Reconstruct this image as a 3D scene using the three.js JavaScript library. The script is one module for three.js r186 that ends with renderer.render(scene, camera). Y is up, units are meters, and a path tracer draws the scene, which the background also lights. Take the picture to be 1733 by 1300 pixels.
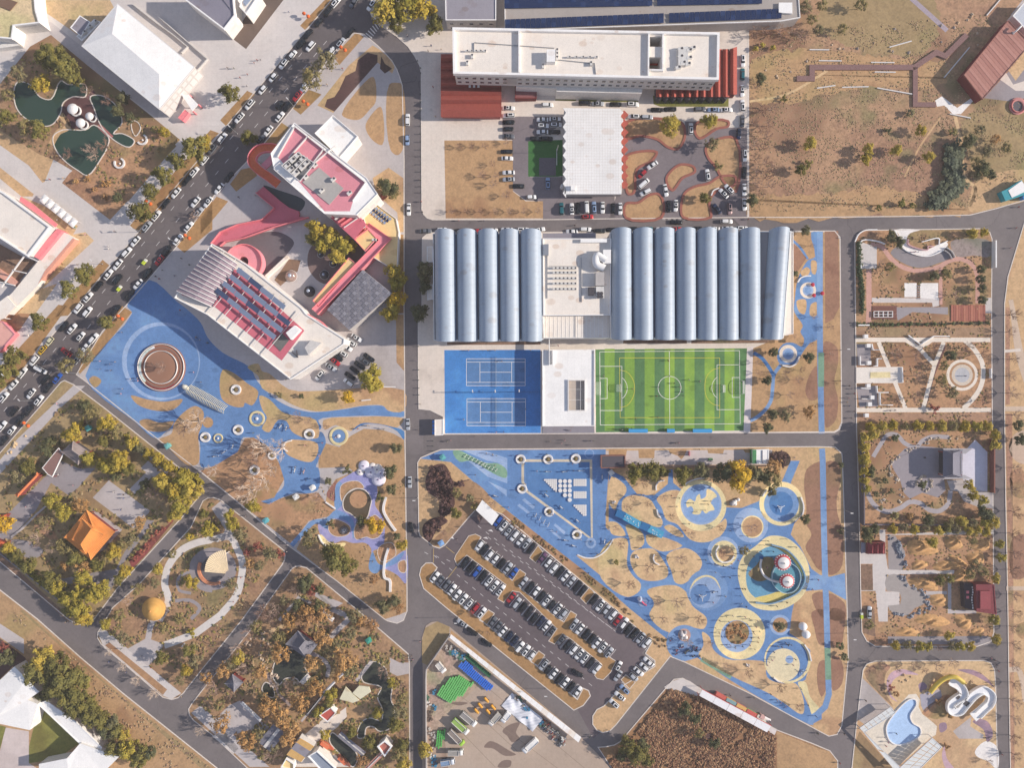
import*as THREE from 'three';
import{mergeGeometries}from 'three/addons/utils/BufferGeometryUtils.js';
import{MarchingCubes}from 'three/addons/objects/MarchingCubes.js';
// ---------- camera, sky, sun, exposure ----------
const H=300;// drone height in metres
const scene=new THREE.Scene();
const camera=new THREE.PerspectiveCamera(56.9,1024 / 769,1,4000);
camera.position.set(0,H,0);camera.up.set(0,0,-1);camera.lookAt(0,0,0);
scene.add(camera);
const renderer=new THREE.WebGLRenderer({antialias:true});
renderer.setSize(1024,769);
renderer.toneMapping=THREE.LinearToneMapping;
renderer.toneMappingExposure=1.24;
renderer.shadowMap.enabled=true;
const sunEl=25*Math.PI / 180,sunAz=-0.02;// sun low in the east: shadows fall to the west
const sunDir=new THREE.Vector3(Math.cos(sunEl)*Math.cos(sunAz),Math.sin(sunEl),Math.cos(sunEl)*Math.sin(sunAz));
{
const w=128,h=64,d=new Float32Array(w*h*4);
for (let j=0;j<h;j++) for (let i=0;i<w;i++){
const el=(j + .5) / h*Math.PI-Math.PI / 2,s=Math.max(0,Math.sin(el)),k=Math.pow(1-s,2.2);
const o=(j*w+i)*4;
const z=[.19,.245,.38],hz=[.42,.44,.48],gr=[.2,.18,.16];
for (let c=0;c<3;c++) d[o+c]=el<0?gr[c]:z[c]*(1-k)+hz[c]*k;
d[o+3]=1;
}
const sky=new THREE.DataTexture(d,w,h,THREE.RGBAFormat,THREE.FloatType);
sky.mapping=THREE.EquirectangularReflectionMapping;sky.magFilter=THREE.LinearFilter;sky.needsUpdate=true;
scene.background=sky;scene.environment=sky;
}
const sun=new THREE.DirectionalLight(new THREE.Color(1,.91,.81),5);
sun.position.copy(sunDir).multiplyScalar(600);sun.castShadow=true;
sun.shadow.camera.left=sun.shadow.camera.bottom=-280;sun.shadow.camera.right=sun.shadow.camera.top=280;
sun.shadow.camera.far=1400;sun.shadow.mapSize.set(4096,4096);sun.shadow.radius=1.5;
scene.add(sun);scene.add(sun.target);
scene.fog=new THREE.FogExp2(new THREE.Color('#bab6b4'),.00016);
// ---------- helpers ----------
// The place is laid out on a survey grid: one grid unit = 0.25 m on the ground, origin at the north-west.
const U=.25,CX=866.5,CY=650,ZF=360 / 1733;
const rowY={A:0,B:260,C:520,D:780,E:1030},colX=[0,0,340,680,1030,1373];
const T=(k,a)=>{const ox=colX[+k[1]],oy=rowY[k[0]],r=[];for (let i=0;i<a.length;i +=2) r.push([ox+a[i]*ZF,oy+a[i+1]*ZF]);return r;};
const Q=a=>{const r=[];for (let i=0;i<a.length;i +=2) r.push([a[i],a[i+1]]);return r;};
const t1=(k,x,y)=>T(k,[x,y])[0];
const W=(px,py,h=0)=>{const s=U*(1-h / H);return [(px-CX)*s,(py-CY)*s];};
let seed=12345;
const rnd=()=>{seed=(seed*1664525+1013904223)>>>0;return seed / 4294967296;};
const rr=(a,b)=>a+(b-a)*rnd(),pick=a=>a[Math.floor(rnd()*a.length)];
const names=new Map(),things=[];
const numbered=n=>{const k=names.get(n)||0;names.set(n,k+1);return k?n + '_' + String(k).padStart(3,'0'):n;};
function mesh(name,geo,mat,parent){
const m=new THREE.Mesh(geo,mat);m.castShadow=m.receiveShadow=true;
m.name=parent?name:numbered(name);(parent||scene).add(m);return m;
}
function thing(name,label,category,group,x=0,z=0,y=0,turn=0){
const o=new THREE.Group();o.name=numbered(name);o.position.set(x,y,z);o.rotation.y=turn;scene.add(o);
return tag(o,label,category,group);
}
function tag(o,label,category,group){o.userData={label,category};if (group) o.userData.group=group;things.push(o);return o;}
function structure(o){o.userData.kind='structure';return o;}
function stuff(o,label,category){o.userData.kind='stuff';if (label) o.userData.label=label;if (category) o.userData.category=category;return o;}
function copyOf(o,label,group,name){
const c=o.clone();c.name=numbered(name||o.name.replace(/_\d+$/,''));scene.add(c);
return tag(c,label||o.userData.label,o.userData.category,group||o.userData.group);
}
// plan outlines
const sm=(pts,closed=false,n=5)=>new THREE.CatmullRomCurve3(pts.map(p=>new THREE.Vector3(p[0],p[1],0)),closed,'centripetal').getPoints(pts.length*n).slice(0,closed?-1:undefined).map(v=>[v.x,v.y]);
const circ=(cx,cy,r,n=36,ry=r,a0=0,a1=2*Math.PI)=>{const full=a1-a0>6.28,o=[];for (let i=0;i<n+(full?0:1);i++){const a=a0+(a1-a0)*i / n;o.push([cx+r*Math.cos(a),cy+ry*Math.sin(a)]);}return o;};
const arc=(cx,cy,r,d0,d1,n=20)=>circ(cx,cy,r,n,r,d0*Math.PI / 180,d1*Math.PI / 180);
const v2=(pts,h=0)=>pts.map(p=>{const [x,z]=W(p[0],p[1],h);return new THREE.Vector2(x,-z);});
function shapeOf(pts,holes=[],h=0){const s=new THREE.Shape(v2(pts,h));for (const q of holes) s.holes.push(new THREE.Path(v2(q,h)));return s;}
function flatGeo(pts,y,holes=[],h=0){const g=new THREE.ShapeGeometry(shapeOf(pts,holes,h));g.rotateX(-Math.PI / 2);g.translate(0,y,0);return g;}
function slabGeo(pts,y0,y1,holes=[],h=0){const g=new THREE.ExtrudeGeometry(shapeOf(pts,holes,h),{depth:y1-y0,bevelEnabled:false});g.rotateX(-Math.PI / 2);g.translate(0,y0,0);return g;}
function sides(line,w,closed){// the two edges of a band of width w (grid units) along a line
const n=line.length,L=[],R=[];
for (let i=0;i<n;i++){
const a=line[closed?(i+n-1) % n:Math.max(0,i-1)],b=line[i],c=line[closed?(i+1) % n:Math.min(n-1,i+1)];
let d1=[b[0]-a[0],b[1]-a[1]],d2=[c[0]-b[0],c[1]-b[1]];
const l1=Math.hypot(...d1),l2=Math.hypot(...d2);
if (l1<1e-6) d1=d2.map(v=>v / (l2||1));else d1=d1.map(v=>v / l1);
if (l2<1e-6) d2=d1;else d2=d2.map(v=>v / l2);
let nx=-(d1[1]+d2[1]),ny=d1[0]+d2[0];const l=Math.hypot(nx,ny)||1;nx /=l;ny /=l;
const m=Math.min(1.6,1 / Math.max(.3,nx*-d1[1]+ny*d1[0]))*w / 2;
L.push([b[0]+nx*m,b[1]+ny*m]);R.push([b[0]-nx*m,b[1]-ny*m]);
}
return [L,R];
}
function bandFlat(line,w,y,closed,h=0){
const [L,R]=sides(line,w,closed),P=[],I=[],UV=[],n=line.length;
for (let i=0;i<n;i++) for (const q of [L[i],R[i]]){const [x,z]=W(q[0],q[1],h);P.push(x,y,z);UV.push(x,-z);}
for (let i=0;i<(closed?n:n-1);i++){const a=2*i,b=a+1,c=2*((i+1) % n),d=c+1;I.push(a,c,b,b,c,d);}
const g=new THREE.BufferGeometry();g.setAttribute('position',new THREE.Float32BufferAttribute(P,3));g.setAttribute('uv',new THREE.Float32BufferAttribute(UV,2));g.setIndex(I);g.computeVertexNormals();
if (g.attributes.normal.array[1]<0){const k=g.index.array;for (let i=0;i<k.length;i +=3){const q=k[i];k[i]=k[i+1];k[i+1]=q;}g.computeVertexNormals();}
return g;
}
function bandSolid(line,w,y0,y1,closed,h=0){
const [L,R]=sides(line,w,closed),n=line.length,P=[],UV=[];
const at=(q,y)=>{const [x,z]=W(q[0],q[1],h);return [x,y,z];};
const quad=(a,b,c,d)=>{for (const p of [a,b,c,a,c,d]){P.push(...p);UV.push(p[0]+p[1],-p[2]+p[1]);}};
for (let i=0;i<(closed?n:n-1);i++){
const j=(i+1) % n,l0=at(L[i],y0),l1=at(L[i],y1),m0=at(L[j],y0),m1=at(L[j],y1),r0=at(R[i],y0),r1=at(R[i],y1),s0=at(R[j],y0),s1=at(R[j],y1);
quad(l1,m1,s1,r1);quad(l0,m0,m1,l1);quad(r1,s1,s0,r0);
if (!closed&&i===0) quad(r0,l0,l1,r1);
if (!closed&&i===n-2) quad(m0,s0,s1,m1);
}
const g=new THREE.BufferGeometry();g.setAttribute('position',new THREE.Float32BufferAttribute(P,3));g.setAttribute('uv',new THREE.Float32BufferAttribute(UV,2));g.computeVertexNormals();return g;
}
function box(sx,sy,sz,x=0,y=0,z=0,ry=0,rx=0,rz=0){const g=new THREE.BoxGeometry(sx,sy,sz);if (rx) g.rotateX(rx);if (rz) g.rotateZ(rz);if (ry) g.rotateY(ry);g.translate(x,y,z);return g;}
function cyl(r0,r1,h,x=0,y=0,z=0,n=12){const g=new THREE.CylinderGeometry(r1,r0,h,n);g.translate(x,y+h / 2,z);return g;}
const merge=a=>mergeGeometries(a.map(g=>{const q=g.index?g.toNonIndexed():g;for (const k of Object.keys(q.attributes)) if (!['position','normal','uv'].includes(k)) q.deleteAttribute(k);return q;}));
function tube3(pts,r,n=40,rs=6,closed=false){return new THREE.TubeGeometry(new THREE.CatmullRomCurve3(pts.map(p=>new THREE.Vector3(...p)),closed),n,r,rs,closed);}
// ---------- procedural textures ----------
function fbm(size,periods,amps,sd){// tileable value noise, about -1..1
const o=new Float32Array(size*size);let s=sd*7919+13,tot=0;
const r=()=>{s=(s*1664525+1013904223)>>>0;return s / 4294967296;};
periods.forEach((p,k)=>{
const g=new Float32Array(p*p);for (let i=0;i<p*p;i++) g[i]=r()*2-1;
const xs=new Int32Array(size),xf=new Float32Array(size);tot +=amps[k];
for (let i=0;i<size;i++){const v=i*p / size,f=v-Math.floor(v);xs[i]=Math.floor(v) % p;xf[i]=f*f*(3-2*f);}
for (let j=0;j<size;j++){
const y0=xs[j]*p,y1=((xs[j]+1) % p)*p,fy=xf[j];
for (let i=0;i<size;i++){const a=xs[i],b=(a+1) % p,fx=xf[i];const u=g[y0+a]+(g[y0+b]-g[y0+a])*fx,w=g[y1+a]+(g[y1+b]-g[y1+a])*fx;o[j*size+i] +=amps[k]*(u+(w-u)*fy);}
}
});
return o;
}
const clamp=(x,a=0,b=1)=>Math.min(b,Math.max(a,x)),sstep=(a,b,x)=>{const q=clamp((x-a) / (b-a));return q*q*(3-2*q);};
function makeTex(size,metres,fn){// fn(i, j, k) -> linear rgb factor; the mean is kept with the texture
const d=new Uint8Array(size*size*4),mean=[0,0,0],enc=new Uint8Array(4097);
for (let i=0;i<=4096;i++){const c=i / 4096;enc[i]=Math.round(255*(c<.0031308?c*12.92:1.055*Math.pow(c,1 / 2.4) - .055));}
for (let j=0;j<size;j++) for (let i=0;i<size;i++){
const k=j*size+i,c=fn(i,j,k);for (let q=0;q<3;q++){const v=clamp(c[q]);mean[q] +=v;d[k*4+q]=enc[Math.round(v*4096)];}d[k*4+3]=255;
}
const t=new THREE.DataTexture(d,size,size,THREE.RGBAFormat);t.colorSpace=THREE.SRGBColorSpace;t.wrapS=t.wrapT=THREE.RepeatWrapping;
t.magFilter=THREE.LinearFilter;t.minFilter=THREE.LinearMipmapLinearFilter;t.generateMipmaps=true;t.repeat.set(1 / metres,1 / metres);t.offset.set(.37,.41);t.needsUpdate=true;
return{t,mean:mean.map(v=>v / size / size)};
}
const TX={};
{
const n=2048,a=fbm(n,[7,15,31,61,127],[1,.8,.6,.45,.3],1),b=fbm(n,[12,29,67,150],[1,.8,.6,.5],2),f=fbm(n,[301,640,1024],[.6,.8,1],3);
TX.lawn=makeTex(n,480,(i,j,k)=>{// dry winter grass: straw with olive and bare patches
const ol=sstep(.5,1.5,a[k])*.75,br=sstep(.45,1.5,b[k] - .25*a[k]),g=.8 + .1*f[k] + .05*b[k];
const dk=f[k]>1.35?.75:1;
return [g*(1 - .2*ol)*(1 - .25*br)*dk,g*(1 - .06*ol)*(1 - .31*br)*dk,g*(1 - .22*ol)*(1 - .29*br)*dk];
});
TX.scrub=makeTex(n,480,(i,j,k)=>{// rough ground: straw, olive, brown earth and grey twigs mixed
const ol=sstep(0,1.2,b[k]),br=sstep(.1,1.3,a[k] + .4*f[k]),pu=.7*sstep(.1,1.2,-a[k] - .3*b[k]),g=.74 + .15*f[k];
return [g*(1 - .36*ol)*(1 - .36*br)*(1 - .27*pu),g*(1 - .18*ol)*(1 - .42*br)*(1 - .34*pu),g*(1 - .32*ol)*(1 - .4*br)*(1 - .26*pu)];
});
const cr=new Float32Array(n*n);// cracks and sealed joints
for (let q=0;q<420;q++){let x=rnd()*n,y=rnd()*n,d=rnd()*6.28;const L=rr(20,160),v=rr(.1,.3);for (let s=0;s<L;s++){d +=rr(-.35,.35);x +=Math.cos(d);y +=Math.sin(d);cr[((y & 2047)*n)+(x & 2047)]=v;}}
const pt=new Float32Array(n*n);// repair patches
for (let q=0;q<170;q++){const x0=rnd()*n | 0,y0=rnd()*n | 0,w=rr(8,60) | 0,h=rr(8,40) | 0,v=rr(-.13,.1);for (let y=0;y<h;y++) for (let x=0;x<w;x++) pt[((y0+y) & 2047)*n+((x0+x) & 2047)]=v;}
for (let q=0;q<260;q++){const x0=rnd()*n,y0=rnd()*n,r=rr(2,9),v=rr(.1,.34);for (let y=-r;y<=r;y++) for (let x=-r;x<=r;x++){const d=Math.hypot(x,y) / r;if (d<1&&rnd()>d*.8) pt[((y0+y) & 2047)*n+((x0+x) & 2047)] -=v*(1-d);}}
TX.asphalt=makeTex(n,480,(i,j,k)=>{const g=.8 + .085*a[k] + .05*b[k] + .04*f[k]-cr[k]+pt[k];return [g,g*.995,g*(1 - .015*a[k])];});
TX.paving=makeTex(n,480,(i,j,k)=>{const jn=(i % 9===0||j % 9===0)?.03:0,st=sstep(.8,1.6,b[k])*.1;const g=.86 + .04*a[k] + .035*f[k]-jn-st+pt[k]*.5;return [g,g*(1 - .012*b[k]),g*(1 - .02*b[k])];});
const m=1024,a2=fbm(m,[5,11,23,47,101],[1,.8,.7,.5,.4],5),f2=fbm(m,[211,400,512],[.6,.8,1],6);
const st=new Float32Array(m*m);// rust runs, puddle marks on roofs
for (let q=0;q<150;q++){const x0=rnd()*m,y0=rnd()*m,r=rr(2,22),v=rr(.1,.36);for (let y=-r;y<=r;y++) for (let x=-r;x<=r;x++){const d=Math.hypot(x,y*1.4) / r;if (d<1){const kk=((y0+y) & 1023)*m+((x0+x) & 1023);st[kk]=Math.max(st[kk],v*sstep(0,.4,1-d)*(.5 + .5*rnd()));}}}
TX.roof=makeTex(m,110,(i,j,k)=>{const s=st[k]+sstep(.6,1.8,a2[k])*.12,g=.9 + .04*a2[k] + .035*f2[k]-(i % 27===0?.06:0)-(j % 140===0?.05:0);return [g*(1 - .5*s),g*(1 - .8*s),g*(1-s)];});
TX.rubber=makeTex(m,130,(i,j,k)=>{const w=sstep(.3,1.7,a2[k]),g=.76 + .07*a2[k] + .06*f2[k]-st[k]*.5-((i % 94===0||j % 118===0)?.04:0);return [g*(1 + .28*w),g*(1 + .12*w),g];});
const gr=fbm(m,[64,128,300,512],[.8,.8,.8,1],8);
TX.grain=makeTex(m,40,(i,j,k)=>{const g=.84 + .06*gr[k] + .03*a2[k];return [g,g,g];});
}
const mats=new Map();
function M(hex,tex,o={}){// material of a photographed daylight colour, optionally with a surface texture
const key=hex + '|' + (tex||'')+JSON.stringify(o);if (mats.has(key)) return mats.get(key);
const c=new THREE.Color(hex);
const p={roughness:.92,...o};
if (tex){const q=TX[tex];p.map=q.t;c.r=Math.min(1,c.r / q.mean[0]);c.g=Math.min(1,c.g / q.mean[1]);c.b=Math.min(1,c.b / q.mean[2]);}
const m=new THREE.MeshStandardMaterial({...p,color:c});mats.set(key,m);return m;
}
// ---------- the ground, roads and blocks ----------
const K={
avenue:M('#665e5e','asphalt'),road:M('#766e6d','asphalt'),lot:M('#685d60','asphalt'),drive:M('#807678','asphalt'),light:M('#8a8182','asphalt'),
pave:M('#ccc3bd','paving'),cream:M('#ddd0c3','paving'),grey:M('#bbb2af','paving'),dgrey:M('#989092','paving'),conc:M('#b09c8b','paving'),
lawn:M('#c4a178','lawn'),lawn2:M('#b49069','lawn'),lawn3:M('#ceae84','lawn'),verge:M('#a68055','lawn'),green:M('#7d7a3a','lawn'),olive:M('#a08862','lawn'),brown:M('#96705a','lawn'),mulch:M('#5c443f','scrub'),
scrub:M('#a78260','scrub'),scrub2:M('#9b7c5c','scrub'),field:M('#a38264','scrub'),earth:M('#a98468','scrub'),soil:M('#7c6350','scrub'),reed:M('#94704f','scrub'),
blue:M('#6488b6','rubber'),blueD:M('#4a78ab','rubber'),blueL:M('#93aacb','rubber'),blueM:M('#7696bf','rubber'),blueDD:M('#527bab','rubber'),lilac:M('#9a98c4','rubber'),teal:M('#6a9fba','rubber'),
yellow:M('#e9d3a0','rubber'),yel2:M('#e6cf7c','rubber'),green2:M('#7fa287','rubber'),pinkR:M('#c9a6ae','rubber'),mauve:M('#9a7f8d','rubber'),
kerb:M('#d8cdc2','grain'),white:M('#ece6e0','grain'),mark:M('#d9d3cf','grain'),ymark:M('#d8b868','grain'),
};
const deep=(o)=>structure(o);
deep(mesh('ground',flatGeo(Q([-6000,-6000,8000,-6000,8000,8000,-6000,8000]),-.15),M('#a88a66','lawn')));
deep(mesh('road',flatGeo(Q([-170,-170,1900,-170,1900,1450,-170,1450]),0),K.road));
// the avenue lies a little above, in darker asphalt
deep(mesh('avenue',flatGeo(Q([700,-165,640,-60,628,21,645,46,616,70,530,160,0,795,-160,985,-160,845,0,660,570,-25,640,-165]),.004),K.avenue));
function block(name,pts,mat,kerb=true){
const b=deep(mesh(name,slabGeo(pts,-.1,.12),mat));
if (kerb) mesh('kerb',bandSolid(pts,1.5,-.05,.15,true),K.kerb,b);
return b;
}
const lev=l=>.12 + .004*l;
const hard=[],soft=/lawn|bed|meadow|scrub|verge|dirt|sand|marking|line|stripe|grass/;// paved outlines, kept clear of undergrowth
const flat=(name,pts,l,mat,holes)=>{if (!soft.test(name)) hard.push(pts);return deep(mesh(name,flatGeo(pts,lev(l),holes),mat));};
const path=(name,line,w,l,mat,closed)=>{const [a,b]=sides(line,w,closed);hard.push([...a,...b.reverse()]);return deep(mesh(name,bandFlat(line,w,lev(l),closed),mat));};
const edging=(line,w,mat,h=.2,closed=false)=>deep(mesh('edging',bandSolid(line,w,.05,.12+h,closed),mat));
block('pavement',Q([-150,-150,660,-150,558,4,0,675,-150,856]),K.pave);
block('school_grounds',Q([660,-150,630,-20,627,21,631,31,643,42,672,62,691,79,702,95,711,112,713,125,714,355,717,363,723,369,732,372,919,372,1059,370,1265,368,1265,-150]),K.cream);
block('field',Q([1266.5,-150,1266.5,368,1373,368,1560,366,1641,364,1685,353,1733,339,1850,290,1850,-150]),K.field);
block('arts_block',Q([616,58,639,77,652,90,664,104,672,118,676,129,681,145,684,270,684,520,686,780,689,1000,689,1034,683,1050,672,1055,656,1051,651,1048,570,983,485,921,396,844,340,799,266,742,145,645,130,634,174,561,208,524,253,472,299,418,363,331,444,247,496,183,560,95,598,56]),K.grey);
block('temple_garden',Q([104,647,110,644,125,651,179,692,299,788,341,819,344,828,341,836,311,873,199,996,160,1048,147,1056,136,1057,125,1053,116,1048,0,950,-85,878,0,768]),K.olive);
block('circle_garden',Q([344,848,352,843,361,842,373,846,421,884,481,932,483,940,482,948,477,957,411,1048,340,1136,311,1173,302,1181,291,1184,276,1180,172,1090,166,1080,166,1071,172,1062,191,1029,237,988,324,892]),K.scrub2);
block('pond_garden',Q([494,963,500,959,506,958,519,961,602,1030,691,1107,693,1123,694,1420,560,1420,417,1298,360,1244,328,1219,321,1210,320,1200,326,1190,340,1172,423,1068,452,1022]),K.scrub2);
block('hillside',Q([-150,872,0,998,64,1048,137,1113,208,1173,360,1294,480,1390,510,1420,-150,1420]),K.lawn2);
block('sports_block',Q([715,403,722,397,732,394,1412,391,1421,402,1422,520,1424,716,1420,727,1412,732,752,735,750,705,740,700,728,694,709,692,708,628,708,540,714,530]),K.cream);
block('playground_block',Q([730,767,746,761,1383,756,1413,757,1424,768,1425,780,1429,896,1433,1030,1435,1113,1424,1228,1416,1243,1402,1246,1383,1236,1267,1173,1159,1121,1134,1111,1042,1227,1032,1237,1020,1240,1010,1236,1003,1226,1003,1212,1010,1201,1022,1195,1055,1160,1108,1128,1108,1118,1092,1106,1104,1085,851,871,812,855,793,876,753,923,744,928,734,925,711,907,709,900,707,783,712,775]),K.lawn);
block('car_park_verge',Q([710,973,713,961,721,953,732,953,740,961,727,980,822,1056,977,1184,987,1165,996,1169,999,1178,987,1194,971,1202,757,1030,717,996]),K.verge);
block('service_yard',Q([714,1420,716,1150,714,1080,721,1059,730,1053,740,1052,761,1061,983,1248,1010,1275,1032,1300,1060,1420]),K.conc,false);
block('waste_ground',Q([1155,1148,1140,1150,1128,1163,1050,1255,1040,1261,1025,1264,1012,1265,1035,1300,1062,1420,1417,1420,1417,1288,1404,1271,1373,1258,1315,1236,1184,1165]),K.reed);
block('show_gardens',Q([1446,410,1450,398,1462,390,1664,387,1674,393,1678,405,1677,520,1679,780,1681,1070,1676,1086,1653,1094,1502,1094,1481,1094,1466,1085,1458,1070,1456,1004,1454,896,1451,780,1449,728,1447,520]),K.scrub);
block('slide_garden',Q([1481,1119,1664,1118,1676,1122,1682,1134,1684,1160,1687,1300,1689,1420,1438,1420,1441,1300,1446,1254,1450,1217,1456,1165,1460,1134,1466,1124]),K.lawn3);
block('east_park',Q([1733,376,1705,468,1699,515,1699,700,1701,842,1705,1050,1706,1130,1709,1300,1712,1420,1850,1420,1850,320]),K.lawn);
// --- north-west plaza
flat('lawn',T('A1',[250,380,420,285,700,520,1280,980,1470,1140,1300,1300,1340,1300,1050,1640,980,1620,440,1300,330,1260,0,1060,0,690]),1,K.scrub2);
flat('lawn',T('B1',[570,160,510,240,900,540,1060,370,1300,90,1440,-60,1340,-200,1000,-60,700,60]),2,K.scrub);
flat('lawn',T('A1',[0,1060,330,1260,440,1300,370,1480,350,1490,240,1350,0,1180]),2,K.lawn);
flat('lawn',T('A1',[300,0,600,0,900,0,930,60,700,330,560,230,300,50]),1,K.lawn3);
for (const [k,a] of [['A2',[160,980,380,740,440,770,210,1030]],['A2',[810,210,1040,-30,1070,20,850,245]],['A2',[-20,1180,80,1060,150,1085,-40,1290]],['B1',[1060,590,1500,60,1660,-60,1660,60,1150,650]],['B1',[450,1330,550,1190,840,865,895,910,560,1320]],['C1',[-10,520,480,-20,560,-10,140,575,0,700]]]) flat('verge',T(k,a),3,K.verge);
flat('lawn',T('B1',[0,110,280,330,270,350,180,350,0,200]),2,K.lawn);
flat('lawn',T('B1',[180,350,330,410,640,590,600,660,700,640,770,710,350,1100,150,1300,320,1100,620,700,500,640]),2,K.lawn3);
flat('lawn',T('B1',[150,1300,350,1100,470,1060,290,1310]),3,K.lawn3);
flat('lawn',T('C1',[0,120,100,0,290,0,170,180,60,270]),2,K.scrub);
flat('terrace',T('A2',[690,-20,370,400,240,300,330,190,470,-20]),1,M('#6d5c52','paving'));
// --- arts block
flat('lawn',T('A2',[950,860,1210,530,1400,370,1450,400,1560,490,1580,550,1560,600,1440,510,1080,920]),1,K.lawn);
flat('flower_bed',T('A2',[1090,910,1010,870,1030,810,1090,790,1130,730,1180,620,1260,580,1280,490,1360,430,1440,450,1440,510]),2,K.mulch);
flat('flower_bed',T('A2',[1470,460,1500,520,1560,560,1500,600,1460,560]),2,K.mulch);
flat('lawn',sm(T('A2',[1150,930,1370,640,1410,630,1425,830,1380,890,1290,975,1180,960]),true),1,K.lawn2);
flat('lawn',sm(T('A2',[1345,1010,1460,870,1480,900,1480,1180,1420,1160,1355,1080]),true),1,K.lawn2);
flat('lawn',sm(T('A2',[1535,690,1600,675,1640,690,1645,1220,1600,1265,1545,1220]),true),1,K.lawn2);
for (const a of [[1080,460,1265,265,1330,300,1130,530],[745,880,880,730,985,770,815,935],[500,1190,660,1000,720,1040,560,1250]]) flat('verge',T('A2',a),1,K.verge);
flat('verge',T('B2',[0,530,130,350,225,390,0,660]),1,K.verge);
flat('verge',T('B1',[1445,760,1733,350,1733,620,1505,810]),1,K.verge);
flat('verge',T('B2',[240,250,330,130,430,110,460,180,290,310]),1,K.verge);
flat('verge',T('C1',[650,550,820,370,1080,40,1000,-10,850,200,680,420,640,520]),1,K.verge);
flat('lawn',T('B2',[1400,200,1530,115,1650,200,1655,640,1620,640,1600,480,1430,330]),1,K.lawn);
flat('verge',T('B2',[1620,660,1655,660,1655,1300,1590,1300,1600,900]),1,K.verge);
flat('verge',T('C2',[1590,60,1655,60,1655,520,1595,450]),1,K.lawn2);
flat('courtyard',sm(T('B2',[290,740,480,650,640,640,760,720,720,800,530,980,380,900]),true),1,M('#6b6265','paving'));
flat('courtyard',sm(T('B2',[900,760,1150,700,1330,780,1200,1000,1000,1060,880,940]),true),1,M('#7b6661','paving'));
flat('flower_bed',T('B2',[600,1030,720,860,815,870,790,960,650,1080]),1,K.soil);
flat('dark_court',sm(T('B2',[510,260,640,300,850,390,810,470,740,460,640,380]),true),1,M('#4a5358','paving'));
// blue spiral plaza
flat('rubber_plaza',sm([...T('C1',[700,560,1080,50]),...T('B1',[1040,1240,1220,1030,1450,1210]),...T('C1',[1530,20,1640,130]),...T('C2',[60,250,180,370,400,490,460,600,600,740,720,810,860,850,940,855,1180,830,1330,805,1500,810,1520,840,1655,850,1655,890,1430,885,1200,890,960,920,985,980,960,1010,990,1020,1020,1100,960,1250,940,1300]),...T('D2',[960,60,960,230,880,265,760,265,600,330,560,350,480,330,560,300,680,200,640,60,600,0]),...T('C2',[640,1280,560,1140,350,1060,300,1180,120,1290]),...T('C1',[1640,1300,1630,1100,1560,1020,1390,990,1280,1070,1100,930])],true,4),1,K.blue);
{const [cx,cy]=t1('C1',1315,440);const o=circ(cx,cy,66,60),i=circ(cx+3,cy+4,61,60).map(([x,y])=>[x,y-3]);flat('rubber_ring',o,3,K.blueL,[i]);}
for (const a of [[1070,720,1200,750,1340,770,1490,750,1480,780,1400,840,1250,840,1120,790],[1140,930,1200,910,1300,940,1420,930,1370,1000,1260,1015,1180,990],[730,590,770,560,830,600,780,655]]) flat('lawn',sm(T('C1',a),true),3,K.lawn2);
flat('lawn',sm([...T('C1',[1520,840,1600,805,1660,850,1650,960,1620,1040,1620,1270,1540,1290,1380,1150,1300,1080,1400,1030,1420,950])],true),3,K.lawn2);
flat('lawn',sm([...T('C2',[180,510,260,530,380,620,470,690,420,800,360,780,350,810,270,810,170,740])],true),3,K.lawn2);
flat('lawn',sm([...T('C2',[380,490,470,460,500,520,560,540,720,670,1000,680,1655,675,1655,845,1530,845,1480,800,1330,800,1180,825,940,850,760,800,620,720,500,660,470,560])],true,3),3,K.lawn);
flat('lawn',sm([...T('C2',[480,720,560,750,660,850,750,880,940,920,960,1060,900,1070,830,1060,740,1010,700,930,630,920,560,1020,500,990,540,900,500,830])],true,3),3,K.lawn);
flat('lawn',sm([...T('C2',[700,1090,790,1080,950,1110,950,1200,900,1260,760,1230,690,1180])],true),3,K.lawn);
flat('lawn',sm([...T('C2',[1000,920,1300,895,1500,890,1655,910,1600,980,1500,960,1330,950,1220,1010,1100,960,1010,1000])],true,3),3,K.lawn);
flat('lawn',[...T('C2',[1020,1110,1130,1140,1220,1050,1330,990,1480,1000,1570,1030,1655,1080]),...T('D2',[1665,60,1675,640,1675,1230,1600,1260,1500,1290,1110,980,780,720,830,620,900,530,1060,450,1090,395,1020,330,1030,260,1100,150,1250,90,1200,50,960,60,960,0]),...T('C2',[960,1240])],3,K.lawn2);
flat('lawn',[...T('C2',[120,1290,300,1180,360,1070,430,1060,550,1140,640,1270]),...T('D2',[680,150,600,300,490,330,560,355,640,310,760,275,960,260,1010,330,1090,400,1050,450,880,490,740,680,280,310,0,80])],3,K.scrub);
for (const a of [[1240,880,95,60]]) flat('lawn',circ(...t1('C2',60,940),9),3,K.lawn2);
path('rubber_path',sm(T('D2',[740,690,840,580,920,500,1020,490,1100,420]),false),8,4,K.blueM);
flat('rubber_path',sm(T('C2',[1230,1010,1330,955,1480,960,1600,1010,1655,1080,1655,1010,1560,975,1400,945,1300,950]),true,3),4,K.blueD);
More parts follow.
